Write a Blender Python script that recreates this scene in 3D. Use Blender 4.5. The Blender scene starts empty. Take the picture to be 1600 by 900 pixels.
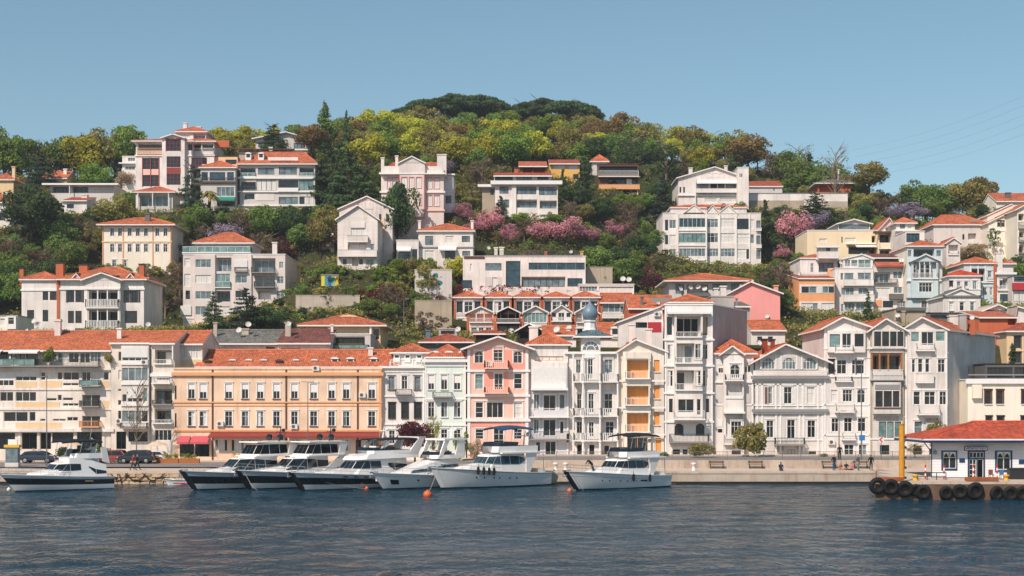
import bpy, bmesh, math, random
import numpy as np
from mathutils import Vector, Matrix, Euler

SC = bpy.context.scene
COL = SC.collection
random.seed(7)
rng = np.random.default_rng(11)
R = math.radians

# ------------------------------------------------------------------ camera
F = 2200.0          # focal length in photo pixels (1600 wide)
HY = 631.0          # photo row of the horizon
CZ = 8.5            # eye height above the water
cam_d = bpy.data.cameras.new('camera')
cam = bpy.data.objects.new('camera', cam_d)
COL.objects.link(cam)
cam.location = (0, 0, CZ)
cam.rotation_euler = (R(90), 0, 0)
cam_d.sensor_width = 36.0
cam_d.lens = 36.0 * F / 1600.0
cam_d.shift_y = (HY - 450.0) / 1600.0
cam_d.clip_end = 5000
cam_d.clip_start = 0.5
SC.camera = cam

# ------------------------------------------------------------------ sky and sun
SUN_EL, SUN_AZ = R(46), R(213)      # azimuth clockwise from +Y (the view direction)
w = bpy.data.worlds.new('World')
SC.world = w
w.use_nodes = True
nt = w.node_tree
nt.nodes.clear()
wo = nt.nodes.new('ShaderNodeOutputWorld')
bg = nt.nodes.new('ShaderNodeBackground')
sky = nt.nodes.new('ShaderNodeTexSky')
sky.sky_type = 'NISHITA'
sky.sun_disc = False
sky.sun_elevation = SUN_EL
sky.sun_rotation = SUN_AZ
sky.altitude = 0
sky.air_density = 1.0
sky.dust_density = 0.6
sky.ozone_density = 2.0
hs = nt.nodes.new('ShaderNodeHueSaturation')
hs.inputs['Hue'].default_value = 0.478
hs.inputs['Saturation'].default_value = 1.0
hs.inputs['Value'].default_value = 1.0
nt.links.new(sky.outputs[0], hs.inputs['Color'])
nt.links.new(hs.outputs[0], bg.inputs['Color'])
bg.inputs['Strength'].default_value = 0.098
nt.links.new(bg.outputs[0], wo.inputs['Surface'])

sl = bpy.data.lights.new('sun', 'SUN')
sl.energy = 4.4
sl.angle = R(0.55)
sl.color = (1.0, 0.885, 0.775)
sun = bpy.data.objects.new('sun', sl)
COL.objects.link(sun)
sd = Vector((math.sin(SUN_AZ) * math.cos(SUN_EL), math.cos(SUN_AZ) * math.cos(SUN_EL), math.sin(SUN_EL)))
sun.rotation_euler = sd.to_track_quat('Z', 'Y').to_euler()
sun.location = sd * 400

SC.view_settings.view_transform = 'Standard'
SC.view_settings.look = 'None'
SC.view_settings.gamma = 1.0
SC.view_settings.exposure = 0.2
SC.view_settings.use_curve_mapping = False
SC.cycles.max_bounces = 5
SC.cycles.diffuse_bounces = 3
SC.cycles.glossy_bounces = 3
SC.cycles.transmission_bounces = 4
SC.cycles.transparent_max_bounces = 8
SC.cycles.use_denoising = True


def P(px, py, Y):
    """photo pixel at distance Y -> world point"""
    return Vector(((px - 800.0) * Y / F, Y, CZ - (py - HY) * Y / F))


# ------------------------------------------------------------------ colours and materials
def lin(h):
    h = h.lstrip('#')
    o = []
    for i in (0, 2, 4):
        c = int(h[i:i + 2], 16) / 255.0
        o.append(c / 12.92 if c <= 0.04045 else ((c + 0.055) / 1.055) ** 2.4)
    return (*o, 1.0)


class NT:
    """small helper for node trees"""
    def __init__(self, name):
        self.m = bpy.data.materials.new(name)
        self.m.use_nodes = True
        self.t = self.m.node_tree
        self.t.nodes.clear()
        self.out = self.n('OutputMaterial')

    def n(self, kind, **kw):
        x = self.t.nodes.new('ShaderNode' + kind)
        for k, v in kw.items():
            if hasattr(x, k) and not k[0].isupper():
                setattr(x, k, v)
            else:
                x.inputs[k.replace('_', ' ')].default_value = v
        return x

    def l(self, a, b):
        self.t.links.new(a, b)

    def math(self, op, a, b=None, c=None):
        x = self.t.nodes.new('ShaderNodeMath')
        x.operation = op
        for i, v in enumerate((a, b, c)):
            if v is None:
                continue
            if isinstance(v, (int, float)):
                x.inputs[i].default_value = v
            else:
                self.l(v, x.inputs[i])
        return x.outputs[0]

    def mix(self, fac, a, b, mode='MIX'):
        x = self.t.nodes.new('ShaderNodeMix')
        x.data_type = 'RGBA'
        x.blend_type = mode
        for i, v in ((0, fac), (6, a), (7, b)):
            if isinstance(v, (int, float)):
                x.inputs[i].default_value = v
            elif isinstance(v, (tuple, list)):
                x.inputs[i].default_value = v
            else:
                self.l(v, x.inputs[i])
        return x.outputs[2]

    def ramp(self, val, p0, p1, a=0.0, b=1.0):
        x = self.t.nodes.new('ShaderNodeMapRange')
        self.l(val, x.inputs[0])
        x.inputs[1].default_value = p0
        x.inputs[2].default_value = p1
        x.inputs[3].default_value = a
        x.inputs[4].default_value = b
        return x.outputs[0]

    def noise(self, vec, scale, detail=3.0, rough=0.55):
        x = self.t.nodes.new('ShaderNodeTexNoise')
        x.inputs['Scale'].default_value = scale
        x.inputs['Detail'].default_value = detail
        x.inputs['Roughness'].default_value = rough
        if vec is not None:
            self.l(vec, x.inputs['Vector'])
        return x.outputs['Fac']

    def scaled(self, vec, s):
        x = self.t.nodes.new('ShaderNodeMapping')
        x.inputs['Scale'].default_value = s
        self.l(vec, x.inputs['Vector'])
        return x.outputs[0]

    def bump(self, h, strength, dist=0.05, normal=None):
        x = self.t.nodes.new('ShaderNodeBump')
        x.inputs['Strength'].default_value = strength
        x.inputs['Distance'].default_value = dist
        self.l(h, x.inputs['Height'])
        if normal is not None:
            self.l(normal, x.inputs['Normal'])
        return x.outputs[0]

    def principled(self, color, rough=0.7, spec=0.3, metal=0.0, normal=None, coat=0.0):
        x = self.t.nodes.new('ShaderNodeBsdfPrincipled')
        if isinstance(color, (tuple, list)):
            x.inputs['Base Color'].default_value = color
        else:
            self.l(color, x.inputs['Base Color'])
        if isinstance(rough, (int, float)):
            x.inputs['Roughness'].default_value = rough
        else:
            self.l(rough, x.inputs['Roughness'])
        x.inputs['Specular IOR Level'].default_value = spec
        x.inputs['Metallic'].default_value = metal
        x.inputs['Coat Weight'].default_value = coat
        if normal is not None:
            self.l(normal, x.inputs['Normal'])
        self.l(x.outputs[0], self.out.inputs['Surface'])
        return x


_mats = {}


def wallmat(h, siding=0.0, dirt=0.35, block=None):
    """plaster or clapboard wall with stains and grime"""
    key = ('wall', h, siding, dirt)
    if key in _mats:
        return _mats[key]
    t = NT('wall_' + h)
    tc = t.n('TexCoord')
    geo = t.n('NewGeometry')
    pos = geo.outputs['Position']
    big = t.noise(t.scaled(pos, (0.35, 0.35, 0.35)), 1.0, 4)
    streak = t.noise(t.scaled(pos, (2.2, 2.2, 0.16)), 1.0, 4, 0.65)
    fine = t.noise(pos, 9.0, 4)
    base = lin(h)
    c1 = t.mix(t.ramp(big, 0.3, 0.7), tuple(min(1, b * 1.03) for b in base[:3]) + (1,),
               tuple(b * (1 - 0.3 * dirt) for b in base[:3]) + (1,))
    st = t.ramp(streak, 0.52, 0.76, 0.0, 1.0 * dirt)
    c2 = t.mix(st, c1, tuple(b * 0.55 + 0.02 for b in base[:3]) + (1,))
    c3 = t.mix(t.ramp(fine, 0.35, 0.75, 0.0, 0.22), c2, tuple(b * 0.72 for b in base[:3]) + (1,))
    hgt = t.math('MULTIPLY', fine, 0.25)
    nrm = None
    if siding > 0:
        sep = t.n('SeparateXYZ')
        t.l(pos, sep.inputs[0])
        fr = t.math('FRACT', t.math('DIVIDE', sep.outputs[2], siding))
        hgt = t.math('ADD', hgt, t.math('MULTIPLY', t.math('SUBTRACT', 1.0, fr), 1.0))
        groove = t.ramp(fr, 0.86, 0.98, 0.0, 0.35)
        c3 = t.mix(groove, c3, tuple(b * 0.5 for b in base[:3]) + (1,))
        nrm = t.bump(hgt, 0.6, 0.035)
    else:
        nrm = t.bump(hgt, 0.4, 0.02)
    t.principled(c3, 0.85, 0.2, normal=nrm)
    _mats[key] = t.m
    return t.m


def paint(h, rough=0.5, spec=0.4, metal=0.0, var=0.12, coat=0.0):
    key = ('paint', h, rough, metal, coat)
    if key in _mats:
        return _mats[key]
    t = NT('paint_' + h)
    geo = t.n('NewGeometry')
    nz = t.noise(geo.outputs['Position'], 3.0, 4)
    b = lin(h)
    c = t.mix(t.ramp(nz, 0.35, 0.75, 0.0, 1.0), b, tuple(x * (1 - var) for x in b[:3]) + (1,))
    t.principled(c, rough, spec, metal, coat=coat)
    _mats[key] = t.m
    return t.m


def tilemat(h, moss=0.25):
    key = ('tile', h)
    if key in _mats:
        return _mats[key]
    t = NT('rooftile_' + h)
    tc = t.n('TexCoord')
    sep = t.n('SeparateXYZ')
    t.l(tc.outputs['UV'], sep.inputs[0])
    u = t.math('DIVIDE', sep.outputs[0], 0.24)
    v = t.math('DIVIDE', sep.outputs[1], 0.36)
    wave = t.math('SINE', t.math('MULTIPLY', u, 6.2832))
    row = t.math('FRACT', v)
    comb = t.n('CombineXYZ')
    t.l(t.math('FLOOR', u), comb.inputs[0])
    t.l(t.math('FLOOR', v), comb.inputs[1])
    wn = t.n('TexWhiteNoise')
    wn.noise_dimensions = '2D'
    t.l(comb.outputs[0], wn.inputs['Vector'])
    geo = t.n('NewGeometry')
    big = t.noise(geo.outputs['Position'], 0.5, 5, 0.65)
    med = t.noise(geo.outputs['Position'], 2.6, 4, 0.6)
    b = lin(h)
    lo = tuple(x * 0.62 for x in b[:3]) + (1,)
    hi = tuple(min(1, x * 1.18 + 0.012) for x in b[:3]) + (1,)
    c = t.mix(wn.outputs['Value'], lo, hi)
    c = t.mix(t.ramp(big, 0.42, 0.75, 0.0, 0.8), c, (b[0] * 0.42, b[1] * 0.5, b[2] * 0.55, 1))
    c = t.mix(t.ramp(med, 0.55, 0.8, 0.0, moss * 1.3), c, (b[0] * 0.3 + .02, b[1] * .45 + .02, b[2] * .5 + .015, 1))
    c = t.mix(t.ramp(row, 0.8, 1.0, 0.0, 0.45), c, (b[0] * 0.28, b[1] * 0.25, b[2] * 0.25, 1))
    hgt = t.math('ADD', t.math('MULTIPLY', wave, 0.5), t.math('MULTIPLY', row, -0.6))
    t.principled(c, 0.8, 0.25, normal=t.bump(hgt, 0.8, 0.06))
    _mats[key] = t.m
    return t.m


def glassmat(kind):
    key = ('glass', kind)
    if key in _mats:
        return _mats[key]
    t = NT('window_glass_' + kind)
    geo = t.n('NewGeometry')
    nz = t.noise(geo.outputs['Position'], 0.9, 3)
    fold = t.noise(t.scaled(geo.outputs['Position'], (7, 7, 0.3)), 1.0, 2)
    cols = {'d': ('#14191c', '#2a3134'), 'm': ('#4e5b60', '#78878c'), 'c': ('#c9c2bb', '#e2dbd4'), 'g': ('#51706e', '#7f9a98'),  # mid panes (m) have blue-grey reflections put into their colour
            'o': ('#d98a3c', '#e39c50'), 'n': ('#0c0f10', '#15191a'), 't': ('#0d1418', '#1c262c'), 's': ('#1d3038', '#35505c')}
    a, b = cols[kind]
    src = fold if kind in 'co' else nz
    c = t.mix(t.ramp(src, 0.35, 0.65), lin(a), lin(b))
    nrm = t.bump(t.noise(geo.outputs['Position'], 0.6, 2), 0.25, 0.05)
    t.principled(c, 0.06 if kind not in 'o' else 0.5, 0.6 if kind != 'n' else .2, normal=nrm)
    _mats[key] = t.m
    return t.m


MATS = {
    'white': lambda: wallmat('#ece2db', 0, 0.85), 'clap': lambda: wallmat('#e8ddd5', 0.22, 0.95), 'wood': lambda: wallmat('#dcd3cb', 0.2, 0.8),
    'cream': lambda: wallmat('#ecdfd2', 0, 0.9), 'ivory': lambda: wallmat('#f0e4d2', 0, 0.4), 'tan': lambda: wallmat('#e6c59c', 0, 0.4),
    'peach': lambda: wallmat('#f1cfb2', 0, 0.85), 'pink': lambda: wallmat('#eda08c', 0, 0.4), 'lpink': lambda: wallmat('#f2c0ae', 0, 0.35),
    'mint': lambda: wallmat('#dde4da', 0, 0.35), 'lav': lambda: wallmat('#d2cfd4', 0, 0.4), 'ochre': lambda: wallmat('#f2b98c', 0, 0.4),
    'blue': lambda: wallmat('#c6d2d4', 0.2, 0.35), 'grey': lambda: wallmat('#b7b0ac', 0, 0.9), 'dgrey': lambda: wallmat('#6f6c69', 0, 0.8),
    'rose': lambda: wallmat('#efa09a', 0, 0.3), 'yel': lambda: wallmat('#dfae62', 0, 0.3), 'ylw': lambda: wallmat('#ecd6b4', 0, 0.3),
    'orange': lambda: wallmat('#eda672', 0, 0.35), 'brick': lambda: wallmat('#c06a48', 0.12, 0.6), 'rust': lambda: wallmat('#8f3f2c', 0.14, 0.5),
    'dwood': lambda: wallmat('#3a2d28', 0.2, 0.6), 'wbrick': lambda: wallmat('#d6d0cb', 0.28, 1.0), 'stone': lambda: wallmat('#b5a591', 0, 1.0),
    'conc': lambda: wallmat('#c2b3a4', 0, 1.0), 'mauve': lambda: wallmat('#e0d3cc', 0, 0.6), 'lgrey': lambda: wallmat('#d2cac4', 0, 0.5),
    'trim': lambda: paint('#e8e4e0', 0.6), 'brown': lambda: paint('#5a3a2a', 0.6), 'dark': lambda: paint('#2a2a2c', 0.5), 'red': lambda: paint('#b4323a', 0.7),
    'redw': lambda: paint('#8c3630', 0.6), 'gtrim': lambda: paint('#8c8a88', 0.6), 'navy': lambda: paint('#1c3a63', 0.5), 'slate': lambda: paint('#5c6f7e', 0.5),
    'awred': lambda: paint('#c4565e', 0.8), 'awwhite': lambda: paint('#e6e0da', 0.8), 'awteal': lambda: paint('#1f7f6c', 0.8), 'awbeige': lambda: paint('#cdb497', 0.8),
    'metal': lambda: paint('#8d9194', 0.35, 0.5, 0.8), 'rtrim': lambda: paint('#c76a62', 0.6), 'otrim': lambda: paint('#dca070', .6),
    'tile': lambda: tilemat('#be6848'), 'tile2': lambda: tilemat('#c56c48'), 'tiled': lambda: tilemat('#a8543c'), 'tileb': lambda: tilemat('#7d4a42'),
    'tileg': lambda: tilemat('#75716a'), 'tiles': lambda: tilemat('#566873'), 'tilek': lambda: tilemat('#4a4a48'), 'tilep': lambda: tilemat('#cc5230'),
    'shut': lambda: paint('#6a4a44', .7), 'shutw': lambda: paint('#dedad6', .7), 'kshut': lambda: paint('#3a3436', .7), 'oshut': lambda: paint('#e2a04a', .7),
    'bshut': lambda: paint('#a8652e', .7), 'ironw': lambda: paint('#e0dcd8', .5), 'ironk': lambda: paint('#4a4846', .5), 'gl': lambda: glassmat('g'),
    'plant': lambda: paint('#4d5a2c', .9),
}


def M(k):
    return MATS[k]() if isinstance(k, str) else k


# ------------------------------------------------------------------ mesh building
def tag(o, label=None, cat=None, group=None, kind=None):
    if label:
        o['label'] = label
    if cat:
        o['category'] = cat
    if group:
        o['group'] = group
    if kind:
        o['kind'] = kind
    return o


def empty(name, loc=(0, 0, 0), rz=0.0, parent=None):
    o = bpy.data.objects.new(name, None)
    o.location = loc
    o.rotation_euler = (0, 0, rz)
    o.empty_display_size = 0.2
    COL.objects.link(o)
    if parent:
        o.parent = parent
    return o


def place(name, me, parent=None, loc=(0, 0, 0), rot=(0, 0, 0), scale=(1, 1, 1)):
    o = bpy.data.objects.new(name, me)
    o.location = loc
    o.rotation_euler = rot
    o.scale = scale
    COL.objects.link(o)
    if parent:
        o.parent = parent
    return o


def copy_tree(o, parent=None):
    c = o.copy()
    COL.objects.link(c)
    c.parent = parent
    for ch in o.children:
        copy_tree(ch, c)
    return c


class MB:
    def __init__(self):
        self.v, self.f, self.m, self.uv = [], [], [], []
        self.hasuv = False
        self.smooth = False

    def poly(self, pts, mat=0, uv=None):
        i = len(self.v)
        self.v.extend([tuple(p) for p in pts])
        self.f.append(tuple(range(i, i + len(pts))))
        self.m.append(mat)
        if uv is not None:
            self.hasuv = True
        self.uv.append(uv)
        return self

    def box(self, x0, y0, z0, x1, y1, z1, mat=0):
        i = len(self.v)
        self.v.extend([(x0, y0, z0), (x1, y0, z0), (x1, y1, z0), (x0, y1, z0), (x0, y0, z1), (x1, y0, z1), (x1, y1, z1), (x0, y1, z1)])
        for q in ((0, 3, 2, 1), (4, 5, 6, 7), (0, 1, 5, 4), (1, 2, 6, 5), (2, 3, 7, 6), (3, 0, 4, 7)):
            self.f.append(tuple(i + k for k in q))
            self.m.append(mat)
            self.uv.append(None)
        return self

    def tube(self, pts, rad, n=6, mat=0, cap=True):
        """tapered tube along points"""
        pts = [Vector(p) for p in pts]
        if not hasattr(rad, '__len__'):
            rad = [rad] * len(pts)
        base = len(self.v)
        for k, p in enumerate(pts):
            d = (pts[min(k + 1, len(pts) - 1)] - pts[max(k - 1, 0)])
            d = d.normalized() if d.length > 1e-9 else Vector((0, 0, 1))
            a = d.cross(Vector((0, 0, 1))) if abs(d.z) < 0.95 else d.cross(Vector((1, 0, 0)))
            a.normalize()
            b = d.cross(a)
            for j in range(n):
                t = 2 * math.pi * j / n
                q = p + (a * math.cos(t) + b * math.sin(t)) * rad[k]
                self.v.append(tuple(q))
        for k in range(len(pts) - 1):
            for j in range(n):
                j2 = (j + 1) % n
                self.f.append((base + k * n + j, base + k * n + j2, base + (k + 1) * n + j2, base + (k + 1) * n + j))
                self.m.append(mat)
                self.uv.append(None)
        if cap:
            self.f.append(tuple(base + j for j in range(n))[::-1])
            self.f.append(tuple(base + (len(pts) - 1) * n + j for j in range(n)))
            self.m += [mat, mat]
            self.uv += [None, None]
        return self

    def lathe(self, prof, n=12, mat=0, c=(0, 0, 0), axis='z', cap=True):
        base = len(self.v)
        for r, z in prof:
            for j in range(n):
                t = 2 * math.pi * j / n
                a, b = r * math.cos(t), r * math.sin(t)
                p = (a, b, z) if axis == 'z' else ((a, z, b) if axis == 'y' else (z, a, b))
                self.v.append((p[0] + c[0], p[1] + c[1], p[2] + c[2]))
        for k in range(len(prof) - 1):
            for j in range(n):
                j2 = (j + 1) % n
                self.f.append((base + k * n + j, base + k * n + j2, base + (k + 1) * n + j2, base + (k + 1) * n + j))
                self.m.append(mat)
                self.uv.append(None)
        if cap:
            self.f.append(tuple(base + j for j in range(n))[::-1])
            self.f.append(tuple(base + (len(prof) - 1) * n + j for j in range(n)))
            self.m += [mat, mat]
            self.uv += [None, None]
        return self

    def grid(self, rows, mat=0, close=False, mats=None):
        """loft: list of equally long point rows"""
        base = len(self.v)
        n = len(rows[0])
        for r in rows:
            self.v.extend([tuple(p) for p in r])
        for k in range(len(rows) - 1):
            for j in range(n if close else n - 1):
                j2 = (j + 1) % n
                self.f.append((base + k * n + j, base + k * n + j2, base + (k + 1) * n + j2, base + (k + 1) * n + j))
                self.m.append(mats[k] if mats else mat)
                self.uv.append(None)
        return self

    def mesh(self, name, mats):
        me = bpy.data.meshes.new(name)
        me.from_pydata(self.v, [], self.f)
        for m in mats:
            me.materials.append(M(m))
        if len(mats) > 1:
            me.polygons.foreach_set('material_index', self.m)
        if self.hasuv:
            ul = me.uv_layers.new(name='UVMap')
            buf = []
            for f, u in zip(self.f, self.uv):
                if u is None:
                    buf.extend([0.0, 0.0] * len(f))
                else:
                    for q in u:
                        buf.extend(q)
            ul.data.foreach_set('uv', buf)
        if self.smooth:
            me.polygons.foreach_set('use_smooth', [True] * len(self.f))
        me.update()
        return me

    def build(self, name, mats, parent=None, loc=(0, 0, 0), rot=(0, 0, 0)):
        return place(name, self.mesh(name, mats), parent, loc, rot)

# ------------------------------------------------------------------ houses
CROPS = {'A': (0, 500, 300 / 964), 'B': (260, 520, 360 / 1246), 'C': (590, 480, 260 / 780), 'D': (820, 460, 300 / 844), 'E': (1100, 480, 260 / 836),
         'F': (1340, 480, 260 / 731), 'G': (0, 180, 2 / 9), 'H': (0, 360, 2 / 9), 'I': (270, 180, 2 / 9), 'J': (270, 350, 2 / 9), 'K': (510, 220, 2 / 9),
         'L': (590, 370, 2 / 9), 'M': (740, 220, 2 / 9), 'N': (900, 370, 2 / 9), 'O': (1000, 240, 2 / 9), 'P': (1220, 320, 200 / 947), 'Q': (1400, 290, 200 / 818),
         'R': (1300, 630, 300 / 1588), 'S': (0, 660, 0.175), 'T': (850, 660, 0.175), '1': (0, 0, 1.0)}
GROUND = []      # (x, y, z, weight) terrain control points
RECTS = []       # (px0, py0, px1, py1, Y, footprint) for keeping trees clear of fronts
_wcache = {}
FRAMES = {'w': 'trim', 'b': 'brown', 'k': 'dark', 'g': 'gtrim', 'r': 'redw', 'o': 'otrim', 'n': 'navy'}


def q5(x):
    return max(0.1, round(x / 0.05) * 0.05)


def window_meshes(w, h, fr, nv, nh, glass, flags, wall):
    key = (round(w, 2), round(h, 2), fr, nv, nh, glass, flags, str(wall) if 'A' in flags else '')
    if key in _wcache:
        return _wcache[key]
    t = 0.05 if w < 1.3 else 0.06
    mb = MB()
    y0, y1 = 0.07, 0.15
    mb.box(0, y0, 0, t, y1, h).box(w - t, y0, 0, w, y1, h).box(t, y0, 0, w - t, y1, t).box(t, y0, h - t, w - t, y1, h)
    for i in range(1, nv):
        x = w * i / nv
        mb.box(x - t * .45, y0, t, x + t * .45, y1, h - t)
    for j in range(1, nh):
        z = h * (0.66 if nh == 2 else j / nh)
        mb.box(t, y0 + .01, z - t * .4, w - t, y1 - .01, z + t * .4)
    mats = [FRAMES[fr]]
    if 'C' in flags:
        c = 0.13
        mb.box(-c, -0.05, -c * .6, 0, 0.02, h + c).box(w, -0.05, -c * .6, w + c, .02, h + c).box(0, -.05, h, w, .02, h + c)
        mb.box(-c - .06, -0.12, h + c, w + c + .06, 0.02, h + c + .09)
    if 'A' in flags:
        mats.append(wall)
        n = 10
        rr = w / 2
        top = h
        for k in range(n):
            a0, a1 = math.pi * k / n, math.pi * (k + 1) / n
            xa, za = rr - rr * math.cos(a0), h - rr * 0.9 + rr * .9 * math.sin(a0)
            xb, zb = rr - rr * math.cos(a1), h - rr * .9 + rr * .9 * math.sin(a1)
            mb.poly([(xa, 0.03, za), (xb, .03, zb), (xb, .03, top), (xa, .03, top)], 1)
            mb.poly([(xa, 0.03, za), (xa, y1, za), (xb, y1, zb), (xb, .03, zb)], 0)
            # frame ring
            s = (rr - t) / rr
            xc, zc = rr - rr * s * math.cos(a0), h - rr * .9 + rr * .9 * s * math.sin(a0)
            xd, zd = rr - rr * s * math.cos(a1), h - rr * .9 + rr * .9 * s * math.sin(a1)
            mb.poly([(xa, y0, za), (xc, y0, zc), (xd, y0, zd), (xb, y0, zb)], 0)
    me = mb.mesh('window', mats)
    pb = MB()
    gm = []
    for i in range(nv):
        g = glass[i % len(glass)]
        if g not in gm:
            gm.append(g)
        pb.poly([(w * i / nv, .13, 0), (w * (i + 1) / nv, .13, 0), (w * (i + 1) / nv, .13, h), (w * i / nv, .13, h)], gm.index(g))
    pm = pb.mesh('pane', [glassmat(g) for g in gm])
    sm = None
    if 'S' in flags:
        sm = MB().box(-.1, -.14, -.09, w + .1, .1, 0).mesh('sill', ['trim' if 'b' not in flags else 'brown'])
    _wcache[key] = (me, pm, sm)
    return _wcache[key]


_misc = {}


def dish_mesh():
    if 'dish' not in _misc:
        mb = MB()
        prof = [(0.02, 0.1), (0.2, 0.075), (0.36, .02), (0.44, -.05)]
        mb.lathe(prof, 14, axis='y', cap=False)
        mb.lathe([(r, z + .02) for r, z in prof[::-1]], 14, axis='y', cap=False)
        mb.tube([(0, .1, 0), (0, .25, -.1), (0, .25, -.6)], .03, 5)
        mb.tube([(0, .05, -.4), (0, -.35, 0)], .012, 4)
        mb.box(-.04, -.4, -.04, .04, -.32, .04)
        _misc['dish'] = mb.mesh('satellite_dish', [paint('#c9c5c0', .6)])
    return _misc['dish']


def ac_mesh():
    if 'ac' not in _misc:
        mb = MB().box(-.42, -.32, 0, .42, 0, .6)
        mb.lathe([(.22, -.325), (.22, -.33), (.05, -.332)], 12, 1, (-.08, 0, .3), 'y')
        mb.box(-.36, -.3, -.08, -.3, 0, 0).box(.3, -.3, -.08, .36, 0, 0)
        _misc['ac'] = mb.mesh('air_conditioner', [paint('#dad6d0', .6), paint('#55585a', .6)])
    return _misc['ac']


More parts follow.
